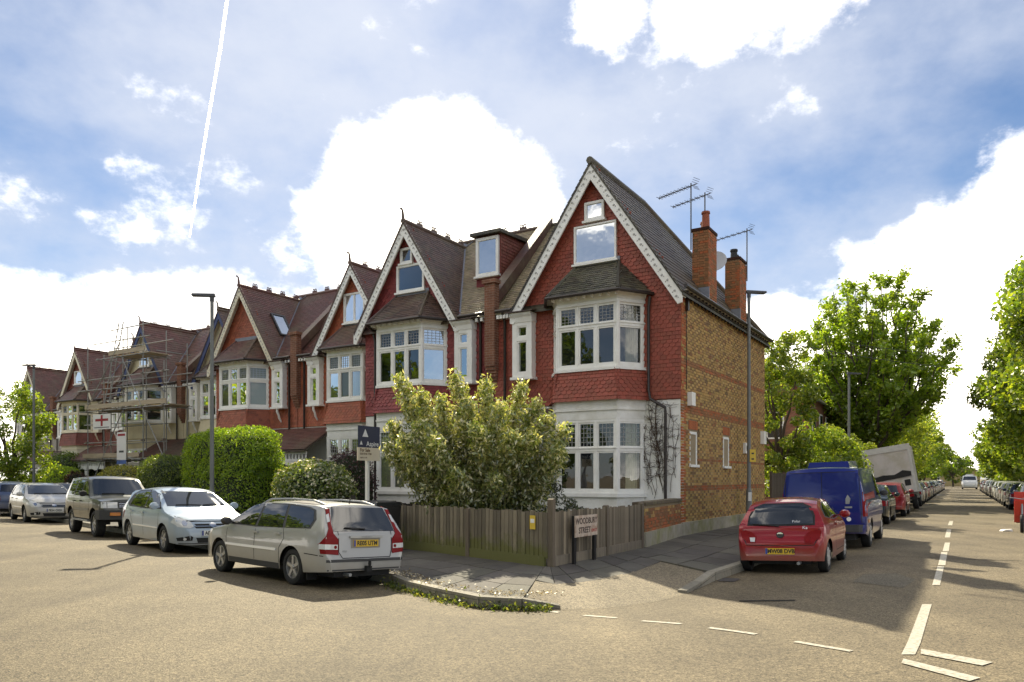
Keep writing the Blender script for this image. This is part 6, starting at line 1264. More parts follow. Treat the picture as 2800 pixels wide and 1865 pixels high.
def van():
    sp = dict(W=1.98, wb=2.93, r=.335, sill=.28, rb=.38, zmid=.75, crown=.06, prof=[(-2.46, .42), (-2.455, .55), (-2.42, .60), (-2.41, 1.2), (-2.37, 1.86), (-2.30, 1.94), (-2.1, 1.97), (-1, 1.99), (.75, 1.98), (1.05, 1.90), (1.75, 1.3), (1.9, 1.2), (2.2, 1.05), (2.36, .85), (2.42, .6), (2.43, .42)], belt=[(-2.46, 1.15), (1.7, 1.12), (2.43, .8)], hw=[(-2.46, .86), (-2.44, .92), (-2.38, .965), (-2.1, .985), (1.6, .985), (2.1, .9), (2.36, .72), (2.43, .58)], tum=.13)
    c = car_base('panel_van', 'metallic blue panel van parked ahead of the small red hatchback', 'van', sp, (.007, .016, .16), 'vans in the side street')
    seam(c, [[(0, 1.9), (0, .62)], [(-.82, 1.84), (-.86, .62)], [(.82, 1.84), (.86, .62)], [(-.82, 1.84), (.82, 1.84)]], 'B'); seam(c, [[(1.25, 1.2), (1.2, .5)], [(.35, 1.85), (.35, .4)], [(-.95, 1.6), (-.95, .5)]])
    both(c, 'side_window', [(1.5, 1.22), (1.0, 1.72), (.45, 1.76), (.42, 1.22)], M_cg, .007); panel(c, 'windscreen', [(-.8, 1.32), (.8, 1.32), (.72, 1.84), (-.72, 1.84)], 'F', M_cg)
    for s in (1, -1): panel(c, 'tail_light', [(s*.885, .78), (s*.965, .78), (s*.955, 1.35), (s*.885, 1.35)], 'B', M_red, .02, .06); panel(c, 'headlight', [(s*.55, .75), (s*.85, .8), (s*.86, 1.05), (s*.66, .95)], 'F', M_clear, .01, .06)
    for s in (1,): panel(c, 'side_reflector', [(-2.2, .62), (-2.06, .62), (-2.06, .7), (-2.2, .7)], 'R', M_amber, .008)
    mb = MB(); mb.prism([(-2.52, -.8, .42), (-2.52, .8, .42), (-2.36, .96, .42), (-2.36, -.96, .42)], (0, 0, .17)); mb.build('rear_bumper', M_plast, c.root)
    panel(c, 'sticker', [(-.58+.05*math.cos(t), .72+.05*math.sin(t)) for t in np.linspace(0, 6.28, 16)[:-1]], 'B', M_white, .006, .1); panel(c, 'sticker', [(-.50, .98), (-.66, .98), (-.66, 1.02), (-.50, 1.02)], 'B', M_steel, .006); panel(c, 'sticker', [(-.52, 1.08), (-.6, 1.08), (-.63, 1.2), (-.57, 1.3), (-.52, 1.2)], 'B', M_steel, .006)
    mb = MB(); mb.hexa([(-1.2, -.5, 1.96), (-1.2, .5, 1.96), (.6, .5, 1.97), (.6, -.5, 1.97), (-1.12, -.46, 2.12), (-1.12, .46, 2.12), (.5, .46, 2.16), (.5, -.46, 2.16)]); o = mb.build('roof_spoiler', M_car, c.root); o.color = c.col
    panel(c, 'door_handle', [(.02, .95), (.07, .95), (.07, 1.08), (.02, 1.08)], 'B', M_plast, .02); plate(c, None, 'B', .68, True, .3); mirror(c, 1.25, 1.25, M_plast); wheels(c, 'cover', .21); place(c, (8.62, 18.3), (.5075, .8616), -1.465, -.93, .985); return c
def saloon(name, label, colr):
    sp = dict(W=1.72, wb=2.6, r=.31, sill=.24, prof=[(-2.25, .46), (-2.24, .6), (-2.2, .86), (-2.12, .95), (-1.78, .99), (-1.18, 1.34), (-.95, 1.40), (-.2, 1.43), (.15, 1.38), (.3, 1.32), (1.0, .98), (1.1, .95), (1.75, .84), (2.0, .73), (2.13, .58), (2.15, .42)], belt=[(-2.25, .88), (-1, .93), (1, .89), (2.15, .55)], tum=.36)
    c = car_base(name, label, 'car', sp, colr)
    both(c, 'side_window', [(.86, .96), (.28, 1.28), (-.02, 1.35), (-.08, 1.35), (-.08, .95)], M_cg, .007); both(c, 'side_window', [(-.15, .95), (-.15, 1.35), (-.85, 1.335), (-1.25, 1.0)], M_cg, .007)
    panel(c, 'windscreen', [(-.66, 1.0), (.66, 1.0), (.56, 1.31), (-.56, 1.31)], 'F', M_cg); panel(c, 'rear_window', [(-.6, 1.03), (.6, 1.03), (.52, 1.32), (-.52, 1.32)], 'B', M_cg)
    for s in (1, -1): panel(c, 'tail_light', [(s*.48, .66), (s*.82, .66), (s*.82, .84), (s*.5, .86)], 'B', M_red, .01, .06); panel(c, 'headlight', [(s*.45, .58), (s*.76, .6), (s*.78, .76), (s*.52, .7)], 'F', M_clear, .01, .06)
    panel(c, 'grille', [(-.36, .56), (.36, .56), (.36, .66), (-.36, .66)], 'F', M_rub, .006); panel(c, 'air_intake', [(-.5, .28), (.5, .28), (.5, .36), (-.5, .36)], 'F', M_rub, .005); seam(c, [[(-.1, .93), (-.1, .33)], [(.95, .92), (.95, .4)], [(-1.1, .95), (-.9, .6), (-.88, .34)]])
    plate(c, None, 'B', .6, True); plate(c, None, 'F', .45, False); mirror(c, .8, .98); wheels(c, 'six'); return c
CARS = {}
CARS['estate'] = estate()
c1 = hatch('hatchback', 'pale blue silver hatchback facing the camera ahead of the silver estate', (.36, .44, .52), 'AF55 KLO'); place(c1, (-7.9, 17.2), (.669, -.743), 1.3, -.82, 1.0)
c2 = suv(); place(c2, (-11.95, 21.75), (.669, -.743), 1.335, -.82, 1.0)
c3 = hatch('hatchback', 'silver hatchback facing the camera behind the four wheel drive', (.46, .45, .42), 'FE54 OXH'); place(c3, (-18.6, 29.0), (.669, -.743), 1.3, -.82, 1.03)
c4 = hatch('hatchback', 'blue grey hatchback at the far left showing a red tail light', (.07, .10, .19), None); place(c4, (-23.3, 34.0), (-.669, .743), -1.3, .82, 1.05)
c5 = saloon('saloon_car', 'dark saloon parked in a side drive behind the far silver hatchback', (.02, .022, .026)); place(c5, (-22.2, 36.6), (.669, -.743), 1.3, -.82, 1.0)
CARS['ka'] = ka(); CARS['van'] = van()
s1 = saloon('saloon_car', 'dark green saloon with orange red tail lights ahead of the blue van', (.012, .022, .02)); place(s1, (13.85, 27.9), sd, -1.3, -.82, 1.03)
h1 = hatch('hatchback', 'dark red hatchback close behind the leaning box truck', (.26, .012, .015), None); place(h1, (17.2, 33.2), sd, -1.3, -.82, 1.03)
def recolour(root, colr):
    for o in root.children:
        if o.name.split('.')[0] in ('body', 'mirror', 'handle', 'side_moulding'): o.color = (*colr, 1)
def row():
    pal_ = [(.35, .35, .34), (.03, .03, .035), (.12, .13, .15), (.42, .42, .41), (.02, .03, .08), (.25, .03, .03), (.06, .07, .075), (.5, .5, .48), (.05, .06, .05)]; nm = ['silver', 'black', 'steel grey', 'pale silver', 'navy', 'dark red', 'charcoal', 'white', 'dark olive']
    o0 = V((5.6, 13.43)); c = saloon('saloon_car', 'silver saloon parked just beyond the leaning box truck', pal_[0]); place(c, o0+sd*39.5, sd, -1.3, -.82, 1.0); src = [(c, 'saloon'), (h1, 'hatchback')]
    ords = ['second', 'third', 'fourth', 'fifth', 'sixth', 'seventh', 'eighth', 'ninth', 'tenth', 'eleventh', 'twelfth', 'thirteenth', 'fourteenth', 'fifteenth', 'sixteenth']
    for i in range(13):
        cc, kind = src[(i*7+1) % 2]; r = copy_tree(cc.root); j = (i*4+1) % 9; recolour(r, pal_[j]); r['label'] = '%s %s parked %s beyond the box truck on the left kerb' % (nm[j], kind, ords[i]); place(cc, o0+sd*(45+i*5.7+random.uniform(-.3, .3)), sd, -1.3, -.82, 1.0, root=r)
    o1 = o0-sn*4.15
    seq = [(25.2, -1, 2, 'grey hatchback with green reflections beside the red scooter'), (33.0, 1, 4, 'navy saloon with red tail light behind the grey hatchback'), (38.8, 1, 0, None), (44.4, 1, 3, None), (50.2, -1, 7, None), (56, -1, 7, None), (62, 1, 1, None), (68, -1, 3, None), (74, 1, 6, None), (80.5, -1, 0, None), (86.5, 1, 5, None), (93, -1, 2, None), (99, 1, 1, None)]
    for i, (s, dr, j, lab) in enumerate(seq):
        cc, kind = src[0 if i in (1, 2, 5, 8, 11) else 1]; r = copy_tree(cc.root); recolour(r, pal_[j]); r['label'] = lab or '%s %s parked %s from the scooter along the right kerb' % (nm[j], kind, ords[i-1])
        place(cc, o1+sd*s, sd*dr, -1.3 if dr > 0 else 1.3, .82 if dr > 0 else -.82, 1.0, root=r)
    v = copy_tree(CARS['van'].root); v['label'] = 'white van standing far down the side street facing the camera'
    for o in v.children:
        if o.name.split('.')[0] in ('body', 'mirror', 'roof_spoiler'): o.color = (.62, .62, .6, 1)
    place(CARS['van'], o0+sd*118-sn*2.2, -sd, 1.465, -.93, 1.05, root=v)
row()
def truck():
    t = thing('box_truck', 'dirty white box truck leaning towards the pavement with a dark torn strip', 'truck'); c = Car(); c.root = t; c.W2 = 1.0; c.wb = 1.7; c.r = .36
    wm = pmat('truck_white', (.55, .52, .49), .6, .12, 2, .08, 20, tint=(.33, .31, .18), ts=1.5, tamt=.5); al = pmat('truck_alu', (.5, .5, .47), .5, .15, 3)
    mb = MB(); mb.box(-2.75, 1.0, -1.02, 1.02, .85, 3.2); mb.build('cargo_box', wm, t); mb = MB(); mb.box(-2.80, -2.70, -1.08, 1.08, 2.95, 3.24); mb.box(-2.80, -2.70, -1.08, -.95, .85, 2.949); mb.box(-2.80, -2.70, .95, 1.08, .85, 2.949); mb.build('rear_frame', al, t)
    for i in range(19): mb = MB(); z = 1.83+i*.059; mb.box(-2.772, -2.751, -.945, .945, z, z+.054); mb.build('shutter_slat', wm, t)
    mb = MB(); P = [(-.95, 1.72), (-.3, 1.86), (.2, 1.80), (.6, 1.98), (.95, 1.88), (.95, 1.66), (.4, 1.62), (-.95, 1.56)]; mb.prism([(-2.785, -y, z) for y, z in P], (-.012, 0, 0)); mb.build('torn_tarp', M_rub, t); mb = MB(); mb.box(-2.78, -2.752, -.945, .945, .88, 1.52); mb.build('tail_panel', wm, t); mb = MB(); mb.box(-2.79, -2.781, -.86, -.6, 1.2, 1.5); mb.build('hatch', M_rub, t)
    mb = MB(); mb.box(-2.6, 2.2, -.42, .42, .45, .8); mb.build('chassis', M_rub, t); mb = MB(); mb.hexa([(1.1, -.95, .5), (1.1, .95, .5), (2.55, .9, .5), (2.55, -.9, .5), (1.1, -.9, 2.2), (1.1, .9, 2.2), (1.8, .8, 2.15), (1.8, -.8, 2.15)]); mb.build('cab', wm, t)
    mb = MB(); mb.box(-2.7, -2.6, -1.0, 1.0, .5, .62); mb.build('under_run_bar', M_rub, t)
    for s in (1, -1): mb = MB(); mb.box(-2.74, -2.66, s*.75-.14, s*.75+.14, .64, .78); mb.build('tail_light', M_red, t)
    wheels(c, 'six', .24); place(c, (20.6, 38.6), sd, -1.7, -.9, 1.02, roll=-.13)
    # the leaning body: lift the kerb side springs back so that the tyres stay on the road
    return c
truck()
def scooter():
    t = thing('motor_scooter', 'red motor scooter with spoked wheels at the right hand kerb', 'scooter', (15.55, 23.2, 0), math.atan2(sd.y, sd.x)+math.pi*.98); rd_ = pmat('scooter_red', (.5, .025, .015), .3, .1, coat=.7)
    for x in (-.62, .62):
        mb = MB(); n = 24; mb.lathe([(.18, .035), (.23, .05), (.265, .04), (.28, 0), (.265, -.04), (.23, -.05), (.18, -.035)], n, 'y', (x, 0, .28)); w_ = mb.build('tyre', M_rub, t, smooth=True); mb = MB(); mb.lathe([(.04, .05), (.19, .03), (.19, -.03), (.04, -.05)], 16, 'y', (x, 0, .28))
        mb.build('rim', M_rim, t)
    mb = MB(); mb.hexa([(-.95, -.13, .45), (-.95, .13, .45), (.0, .17, .3), (.0, -.17, .3), (-.9, -.12, .72), (-.9, .12, .72), (.0, .15, .72), (.0, -.15, .72)]); mb.build('rear_fairing', rd_, t)
    mb = MB(); mb.hexa([(.3, -.2, .3), (.3, .2, .3), (.42, .2, .3), (.42, -.2, .3), (.46, -.2, .95), (.46, .2, .95), (.55, .18, .95), (.55, -.18, .95)]); mb.build('leg_shield', rd_, t); mb = MB(); mb.box(0, .35, -.15, .15, .28, .33); mb.build('foot_board', M_plast, t)
    mb = MB(); mb.hexa([(-.85, -.13, .725), (-.85, .13, .725), (.0, .13, .725), (.0, -.13, .725), (-.8, -.11, .82), (-.8, .11, .82), (-.05, .1, .8), (-.05, -.1, .8)]); mb.build('seat', M_rub, t); mb = MB(); mb.tube([(.5, 0, .9), (.62, 0, .28)], .03, 8); mb.tube([(.42, -.32, 1.05), (.5, 0, 1.0), (.42, .32, 1.05)], .018, 6); mb.build('steering', M_steel, t)
    mb = MB(); mb.box(-1.15, -.72, -.22, .22, .84, 1.2); mb.build('top_box', rd_, t); mb = MB(); mb.box(-1.0, -.95, -.08, .08, .5, .6); mb.build('tail_light', M_red, t)
    mb = MB(); random.seed(3); pts = [(random.uniform(-.3, .3), random.uniform(-.22, .22), random.uniform(0, .16)) for _ in range(40)]; me = bpy.data.meshes.new('plastic_bag'); bm = bmesh.new(); [bm.verts.new(p) for p in pts]; bmesh.ops.convex_hull(bm, input=bm.verts); [bm.verts.remove(v) for v in [v for v in bm.verts if not v.link_faces]]; bm.to_mesh(me); bm.free(); me.materials.append(M_white); o = link('plastic_bag', me, None, label='crumpled white plastic bag on the road beside the red scooter', cat='bag'); o.location = (15.2, 23.4, -.03); o.scale = (.6, .6, .6)
scooter()
# ---------------------------------------------------------------- vegetation
LF = leafmat('leaf_soft', .5, .05); LF2 = leafmat('leaf_glossy', .38, .12); LFD = leafmat('leaf_dark', .3, .06, (1.1, 1.0, .6))
M_bark = pmat('bark', (.085, .068, .05), .95, .3, 9, .8, 18, stretch=(3, 3, .6))
def leaves(name, parent, P, out, size, cols, mat, asp=.5, bias=.5, droop=0.0, off=(0, 0, 0), kind='stuff', ccol=None):
    P = np.asarray(P, np.float32); n = len(P); out = np.asarray(out, np.float32)
    nrm = rng.normal(size=(n, 3)); nrm /= np.linalg.norm(nrm, axis=1, keepdims=True); nrm = nrm*(1-bias)+out*bias; nrm /= np.linalg.norm(nrm, axis=1, keepdims=True)+1e-6
    t = rng.normal(size=(n, 3)); t[:, 2] -= droop; a = t-(t*nrm).sum(1, keepdims=True)*nrm; a /= np.linalg.norm(a, axis=1, keepdims=True)+1e-6; b = np.cross(nrm, a)
    s = size*rng.uniform(.65, 1.3, (n, 1)); fold = nrm*s*.10
    v = np.empty((n, 4, 3), np.float32); v[:, 0] = P-a*s*.5; v[:, 1] = P+b*s*asp*.5+fold-a*s*.05; v[:, 2] = P+a*s*.5; v[:, 3] = P-b*s*asp*.5+fold-a*s*.05
    me = bpy.data.meshes.new(name); me.vertices.add(n*4); me.vertices.foreach_set('co', (v.reshape(-1, 3)-np.array(off, np.float32)).ravel()); me.loops.add(n*4); me.loops.foreach_set('vertex_index', np.arange(n*4, dtype=np.int32)); me.polygons.add(n); me.polygons.foreach_set('loop_start', np.arange(0, n*4, 4, dtype=np.int32)); me.polygons.foreach_set('loop_total', np.full(n, 4, np.int32))
    cols = np.asarray(cols, np.float32); c = np.ones((n, 4), np.float32); idx = rng.integers(0, len(cols), n); c[:, :3] = cols[idx]*rng.uniform(.7, 1.3, (n, 1))
    if ccol is not None: c[:, :3] *= ccol[:, None]
    at = me.attributes.new('Col', 'FLOAT_COLOR', 'FACE'); at.data.foreach_set('color', c.ravel()); me.update(calc_edges=True); me.materials.append(mat); return link(name, me, parent, kind=kind)
def limb(mb, a, b, r0_, r1_, wob=.08, n=5, up=0.0):
    a, b = V(a), V(b); ln = (b-a).length; pts = []
    for i in range(n+1):
        t = i/n; p = a.lerp(b, t)+V((0, 0, up*ln*4*t*(1-t)*.25))
        if 0 < i < n: p += V((random.uniform(-1, 1), random.uniform(-1, 1), random.uniform(-.5, .5)))*wob*ln*.3
        pts.append(p)
    mb.tube(pts, [r0_+(r1_-r0_)*i/n for i in range(n+1)], 6 if r0_ < .12 else 9, cap=True); return pts
G1 = [(.16, .24, .025), (.13, .20, .022), (.21, .27, .03), (.085, .145, .02)]; G2 = [(.08, .13, .022), (.06, .11, .018), (.11, .16, .025)]; GY = [(.27, .32, .035), (.19, .25, .03), (.28, .31, .05), (.13, .19, .028)]; GD = [(.03, .05, .018), (.04, .06, .02), (.025, .04, .015)]; GS = [(.24, .28, .075), (.33, .35, .12), (.17, .22, .05), (.48, .46, .22), (.11, .155, .035), (.64, .60, .40)]
def round_tree(name, label, loc, H, rad, n, size, cols, group=None, th=None, squash=1.0, mat=None, trunk_r=.16, cat='tree', nclump=70, crown0=.22):
    x, y = loc[:2]; z0 = loc[2] if len(loc) > 2 else .08; t = thing(name, label, cat, (x, y, z0), 0, group); th = th or H*.3; mb = MB(); top = V((random.uniform(-.2, .2), random.uniform(-.2, .2), th)); limb(mb, (0, 0, -.2), top, trunk_r*1.25, trunk_r*.85, .05)
    cz = (H*crown0+H)/2; hz = (H-H*crown0)/2; C = []; 
    for i in range(nclump):
        d = rng.normal(size=3); d /= np.linalg.norm(d); k = rng.uniform(.45, 1.0)**.6*rng.uniform(.86, 1.1); w_ = (1-.32*max(0, d[2])**2)
        C.append((d[0]*rad*k*w_, d[1]*rad*k*w_, cz+d[2]*hz*k))
    C = np.array(C)
    for i in range(12): c = C[rng.integers(len(C))]; limb(mb, top-V((0, 0, random.uniform(0, .25)*th)), V(c)*.82, trunk_r*.5, .025, .12, up=.1)
    mb.build('trunk', M_bark, t, smooth=True, fix=False)
    ci_ = rng.integers(0, len(C), n); cr = rng.uniform(.6, 1.15, len(C))*rad*.27; d = rng.normal(size=(n, 3)); d /= np.linalg.norm(d, axis=1, keepdims=True); k = rng.uniform(.25, 1, (n, 1))**.45; P = C[ci_]+d*k*cr[ci_][:, None]*np.array([1, 1, .8]); shade = rng.uniform(.72, 1.25, len(C))[ci_]
    leaves('crown', t, P, d, size, cols, mat or LF, .62, .45, .4, ccol=shade); return t
def vase_tree(label, loc, H, rad, n, size, cols):
    t = thing('street_tree', label, 'tree', (*loc, .05), 0, 'street trees'); mb = MB(); limb(mb, (0, 0, -.2), (0, 0, 3.0), .42, .34, .02); P = []; O = []; S = []
    for i in range(52):
        a = i*2.4+random.uniform(-.3, .3); lean = (.08+.92*((i+.5)/52)**.6); e = V((math.cos(a)*rad*lean, math.sin(a)*rad*lean, 3.4+(H-3.4)*(1-.62*lean**2.2)*random.uniform(.96, 1.02))); st = V((math.cos(a)*.2, math.sin(a)*.2, 2.4+random.uniform(0, 1)))
        pts = limb(mb, st, e, .13, .018, .09, 8, up=-.25)
        for j in range(2, 9):
            for q in range(2):
                b = pts[j].lerp(pts[j-1], random.random()); tip = b+V((random.uniform(-1, 1), random.uniform(-1, 1), random.uniform(.1, 1.1)))*random.uniform(.4, .9); limb(mb, b, tip, .022, .006, .1, 3)
                m = int(n/(52*14)); tt = rng.uniform(.05, 1.08, (m, 1)); L_ = np.array(b)+(np.array(tip)-np.array(b))*tt+rng.normal(0, .17, (m, 3)); P.append(L_); O.append(rng.normal(0, .4, (m, 3))+np.array([0, 0, .7])); S.append(np.full(m, random.uniform(.75, 1.25)))
    mb.build('trunk', M_bark, t, smooth=True, fix=False); O = np.concatenate(O); O /= np.linalg.norm(O, axis=1, keepdims=True); leaves('crown', t, np.concatenate(P), O, size, cols, LF, .6, .45, .3, ccol=np.concatenate(S)); return t
def super_hedge(name, label, c, half, rz, n, size, cols, ex=6.0, mat=None, cat='hedge', group=None, flowers=None, core=.86, rough=.05):
    t = thing(name, label, cat, (c[0], c[1], c[2]), rz, group); d = rng.normal(size=(n, 3)); d /= np.linalg.norm(d, axis=1, keepdims=True); d[:, 2] = np.abs(d[:, 2])*1.0-(rng.random(n) < .42)*rng.uniform(0, 1.2, n); d /= np.linalg.norm(d, axis=1, keepdims=True)
    k = (np.abs(d)**ex).sum(1)**(-1/ex); lum = .04*np.sin(d[:, 0]*9+1)*np.cos(d[:, 2]*7)+.035*np.sin(d[:, 0]*23+d[:, 2]*17); P = d*(k*(1-rng.exponential(rough, n).clip(0, .3)+lum))[:, None]*np.array(half); P = P+rng.normal(0, size*.35, P.shape); P[:, 2] = np.maximum(P[:, 2], -half[2])+half[2]
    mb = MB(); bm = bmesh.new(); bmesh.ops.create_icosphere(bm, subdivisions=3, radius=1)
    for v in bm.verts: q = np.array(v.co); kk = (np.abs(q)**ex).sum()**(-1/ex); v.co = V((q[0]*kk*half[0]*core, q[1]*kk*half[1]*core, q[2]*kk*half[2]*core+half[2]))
    me = bpy.data.meshes.new('dark_core'); bm.to_mesh(me); bm.free(); me.materials.append(pmat('hedge_inside', (.02, .03, .01), 1, .3)); link('dark_core', me, t)  # solid dark core filling the inside of the foliage
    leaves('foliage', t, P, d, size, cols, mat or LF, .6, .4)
    if flowers:
        m = rng.random(n) < flowers[0]; F = P[m]+d[m]*size*.4; leaves('blossom', t, F, d[m], size*1.0, [flowers[1]], mat or LF, .9, .6)
    return t
# --- the big shrub behind the corner fence
def shrub():
    base = V((-.55, 16.1)); t = thing('large_shrub', 'tall leafy shrub with pale upright shoots behind the mossy fence', 'shrub', (*base, .1)); mb = MB(); P = []; O = []; S = []; o = np.array([base.x, base.y, .1])
    tips = [(898, 868, 0), (925, 930, .4), (955, 905, -.2), (1003, 915, .5), (1040, 862, .1), (1075, 925, -.3), (1118, 876, .3), (1150, 930, -.4), (1200, 884, 0), (1238, 925, .4), (878, 975, .1), (872, 1030, .5), (1262, 960, -.3), (1300, 985, -.5), (1288, 1035, -.6), (1245, 1085, -.3), (985, 1010, -.9), (1095, 985, -.9), (1180, 1000, -.9), (1040, 1090, -.9), (1140, 1100, -.8), (940, 1075, .8), (1215, 1040, .5), (1060, 955, .8), (1165, 965, .8), (1010, 1130, -.5), (1225, 1005, -.8), (1000, 1135, .4), (1100, 1140, -.4), (950, 975, -.6), (1135, 1040, .6), (1020, 1045, .7), (910, 1010, -.7)]
    for i, (X, Y, dz) in enumerate(tips):
        X += max(0, 1090-X)*.09
        d = 16.1+dz*1.1; tip = V(((X-1177)/1750*d, d, 1.62+(1100-Y)/1750*d)); root = V((base.x+(tip.x-base.x)*.25+random.uniform(-.15, .15), base.y+random.uniform(-.2, .2), .1)); mid = root.lerp(tip, .5)+V((0, 0, .25)); pts = [root, root.lerp(mid, .5)+V((random.uniform(-.1, .1), 0, 0)), mid, mid.lerp(tip, .5)+V((random.uniform(-.1, .1), 0, .06)), tip]
        mb.tube([p-V(o) for p in pts], [.05, .04, .03, .02, .006], 5, fix if False else True)
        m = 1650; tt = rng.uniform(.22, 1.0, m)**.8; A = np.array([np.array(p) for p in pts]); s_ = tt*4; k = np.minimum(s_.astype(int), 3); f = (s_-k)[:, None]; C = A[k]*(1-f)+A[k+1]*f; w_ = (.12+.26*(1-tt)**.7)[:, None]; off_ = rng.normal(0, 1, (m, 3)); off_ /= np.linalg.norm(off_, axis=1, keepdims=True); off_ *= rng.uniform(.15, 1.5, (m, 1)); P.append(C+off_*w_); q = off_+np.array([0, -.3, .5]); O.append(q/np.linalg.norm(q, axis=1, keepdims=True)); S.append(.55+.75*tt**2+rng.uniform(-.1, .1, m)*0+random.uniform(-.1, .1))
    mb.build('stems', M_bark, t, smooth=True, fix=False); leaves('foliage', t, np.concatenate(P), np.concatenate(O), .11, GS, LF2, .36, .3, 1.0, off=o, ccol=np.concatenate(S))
shrub()
round_tree('shrub', 'dark bluish twiggy shrub beside the corner fence post', (.75, 16.2, .1), 1.45, .72, 5200, .055, [(.045, .06, .04), (.06, .075, .05), (.03, .04, .028), (.09, .09, .07)], cat='shrub', trunk_r=.03, th=.3, nclump=40, crown0=.1)
# --- hedges and bushes along the terrace
def B(s, off=0.0): p = V((-2.485, 16.6))+rd*s+rn*off; return p
ra_ = math.atan2(rd.y, rd.x)
p = B(11.4, .85); super_hedge('clipped_hedge', 'tall clipped green hedge with bright flat top behind the lamp post', (p.x, p.y, .1), (2.75, .78, 1.56), ra_, 36000, .07, [(.22, .33, .026), (.17, .27, .022), (.29, .38, .035), (.11, .18, .018)], 7)
p = B(5.6, .9); super_hedge('flowering_shrub', 'rounded bush with creamy white blossom left of the sale board', (p.x, p.y, .1), (1.45, .9, 1.0), ra_, 11000, .085, [(.13, .19, .03), (.19, .24, .035), (.08, .12, .02)], 2.6, LF2, 'shrub', flowers=(.11, (.50, .45, .32)), rough=.12)
p = B(6.6, 2.6); super_hedge('purple_shrub', 'dark purple leaved shrub below the white porch', (p.x, p.y, .1), (1.0, .7, 1.2), ra_, 5000, .07, [(.035, .012, .018), (.06, .02, .028), (.09, .035, .04)], 2.4, LFD, 'shrub', rough=.15)
p = B(18.2, .9); super_hedge('topiary_hedge', 'dark rounded hedge left of the tall clipped hedge', (p.x, p.y, .1), (1.9, .8, 1.22), ra_, 11000, .07, [(.09, .13, .022), (.06, .10, .018), (.15, .19, .035)], 3.0, LF)
p = B(18.6, 2.8); round_tree('garden_shrub', 'bushy green shrub behind the dark rounded hedge', (p.x, p.y, .1), 3.5, 1.2, 6500, .08, GY, cat='shrub', trunk_r=.05, nclump=40, crown0=.05)
p = B(23.8, .8); super_hedge('golden_hedge', 'loose yellow green hedge above the four wheel drive roof', (p.x, p.y, .1), (2.9, .8, 1.05), ra_, 11000, .085, [(.27, .27, .05), (.20, .21, .04), (.33, .31, .09), (.14, .13, .04)], 2.8, LF, rough=.15)
p = B(36.6, .8); super_hedge('lime_hedge', 'vivid lime green low hedge beyond the far silver hatchback', (p.x, p.y, .1), (3.4, .9, 1.1), ra_, 9000, .1, [(.25, .36, .025), (.2, .3, .02)], 2.8)
p = B(31.5, .6); super_hedge('russet_shrub', 'small dark red brown shrub between lime and golden hedges', (p.x, p.y, .1), (.9, .6, .95), ra_, 2600, .09, [(.07, .025, .015), (.04, .02, .015)], 2.4, LFD, 'shrub', rough=.15)
p = B(41, 2.2); super_hedge('garden_shrub', 'dark green shrub in front of the farthest house', (p.x, p.y, .1), (2.6, 1.2, 1.6), ra_, 8000, .11, G2, 2.4, LF, 'shrub', rough=.15)
p = V((-25.3, 39.3)); round_tree('street_tree', 'small dense street tree at the far left of the terrace', (p.x-.6, p.y), 6.9, 2.1, 15000, .13, G1+GY[:1], 'street trees', nclump=60, crown0=.12)
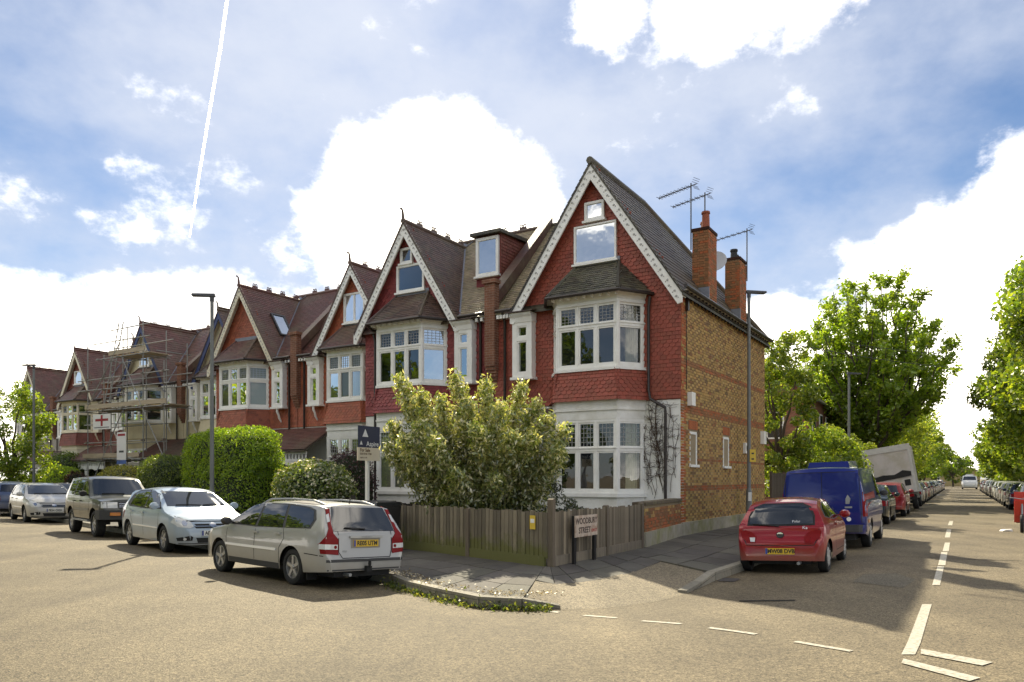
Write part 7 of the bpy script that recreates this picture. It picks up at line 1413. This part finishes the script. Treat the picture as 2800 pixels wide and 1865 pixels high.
# --- side street
vase_tree('large fan shaped tree rising behind the white box truck', (23.6, 50.0), 15.0, 5.6, 62000, .25, [(.20, .29, .028), (.16, .25, .022), (.26, .33, .035)])
round_tree('garden_tree', 'bright green garden tree against the end of the yellow brick house', (11.75, 33.5), 8.3, 1.6, 17000, .14, GY+G1, 'garden trees', nclump=120, crown0=.08); round_tree('garden_tree', 'low spreading garden tree over the dark plank fence', (13.6, 34.0), 3.9, 2.2, 12000, .14, G1+GY[:2], 'garden trees', nclump=60, crown0=.06); round_tree('garden_tree', 'pale leaved garden tree left of the slim street lamp', (17.3, 40.5), 4.2, 2.0, 11000, .15, GY, 'garden trees', nclump=50, crown0=.06)
def street_rows():
    k0 = V((4.36, 14.17)); nm = ['second', 'third', 'fourth', 'fifth', 'sixth', 'seventh']
    for i, s in enumerate((54, 66, 78, 92, 108, 126)):
        p = k0+sd*s+sn*1.6; round_tree('street_tree', 'leafy green tree, %s along the left pavement of the side street' % nm[i], (p.x, p.y), random.uniform(8.5, 10.5), 3.6, 11000 if i < 3 else 6000, .22 if i < 3 else .32, G1 if i % 2 else GY, 'street trees', nclump=60, crown0=.12)
    nm = ['nearest', 'second', 'third', 'fourth', 'fifth', 'sixth', 'seventh']
    for i, (s, H, r_) in enumerate(((25.5, 13.8, 4.5), (38, 11.6, 4.6), (52, 11, 4.4), (68, 10, 4), (86, 9.5, 3.8), (106, 9, 3.8), (128, 9, 3.8))):
        p = k0+sd*s-sn*9.3; round_tree('street_tree', 'dense green tree, %s along the right pavement of the side street' % nm[i], (p.x, p.y), H, r_, 64000 if i < 2 else 16000, .24 if i < 2 else .34, G1+GY[:1], 'street trees', nclump=170 if i < 2 else 90, crown0=.13, trunk_r=.22)
    for i, (ds, off_) in enumerate(((150, 2.6), (158, -2.2), (166, -9.5), (172, 5.5))):
        p = k0+sd*ds+sn*off_; round_tree('street_tree', 'distant tree closing the far end of the side street, %s of four' % ('first', 'second', 'third', 'fourth')[i], (p.x, p.y), (9, 7, 9, 8)[i], 3.6, 3000, .5, G1, 'street trees', nclump=40, crown0=.12)
    # trees on the far side of the main road, outside the frame, seen only in the window panes
    nm = ('first', 'second', 'third', 'fourth', 'fifth', 'sixth', 'seventh')
    for i, s in enumerate((-9, 0, 10, 20, 31, 43, 56)):
        p = V((-3.43, 11.8))-rn*11.5+rd*s; round_tree('street_tree', 'broad green tree across the main road, %s from the junction' % nm[i], (p.x, p.y), random.uniform(10, 13), 4.6, 9000, .38, G1, 'street trees', nclump=70, crown0=.1)
street_rows()
# --- weeds along the broken kerb
def weeds():
    P = []
    for i in range(850):
        s = random.random()**.9*(len(KP_W)-1); k = int(s); a, b = V(KP_W[k]), V(KP_W[k+1]); q = a.lerp(b, s-k); d = (b-a).normalized(); o = V((d.y, -d.x))*(abs(random.gauss(0, .10))+.0); h = abs(random.gauss(0, .035))*(1 if random.random() < .9 else 2.2); P.append((q.x+o.x*1, q.y+o.y*1, zroad(q.x, q.y)+h+.01))
    P = np.array(P); u = np.tile([0, -.3, .6], (len(P), 1)); leaves('kerb_weeds', None, P, u, .06, [(.09, .13, .025), (.15, .17, .04), (.06, .09, .02), (.2, .2, .06)], LF, .45, .2, -.5)
    P = []
    for i in range(500): s = random.random()*(len(KP_W)-1); k = int(s); q = V(KP_W[k]).lerp(V(KP_W[k+1]), s-k)+V((random.uniform(-.1, .3), random.uniform(.1, .5))); P.append((q.x, q.y, .075+abs(random.gauss(0, .02))))
    leaves('dry_litter', None, P, np.tile([0, 0, 1.], (len(P), 1)), .045, [(.35, .3, .2), (.2, .15, .08), (.5, .45, .35)], LFD, .5, .6)
KP_W = [(-1.98, 12.3), (-1.63, 11.57), (-1.09, 10.8), (-.44, 10.0), (.13, 9.86), (.5, 9.9)]
weeds()
bpy.context.view_layer.update()
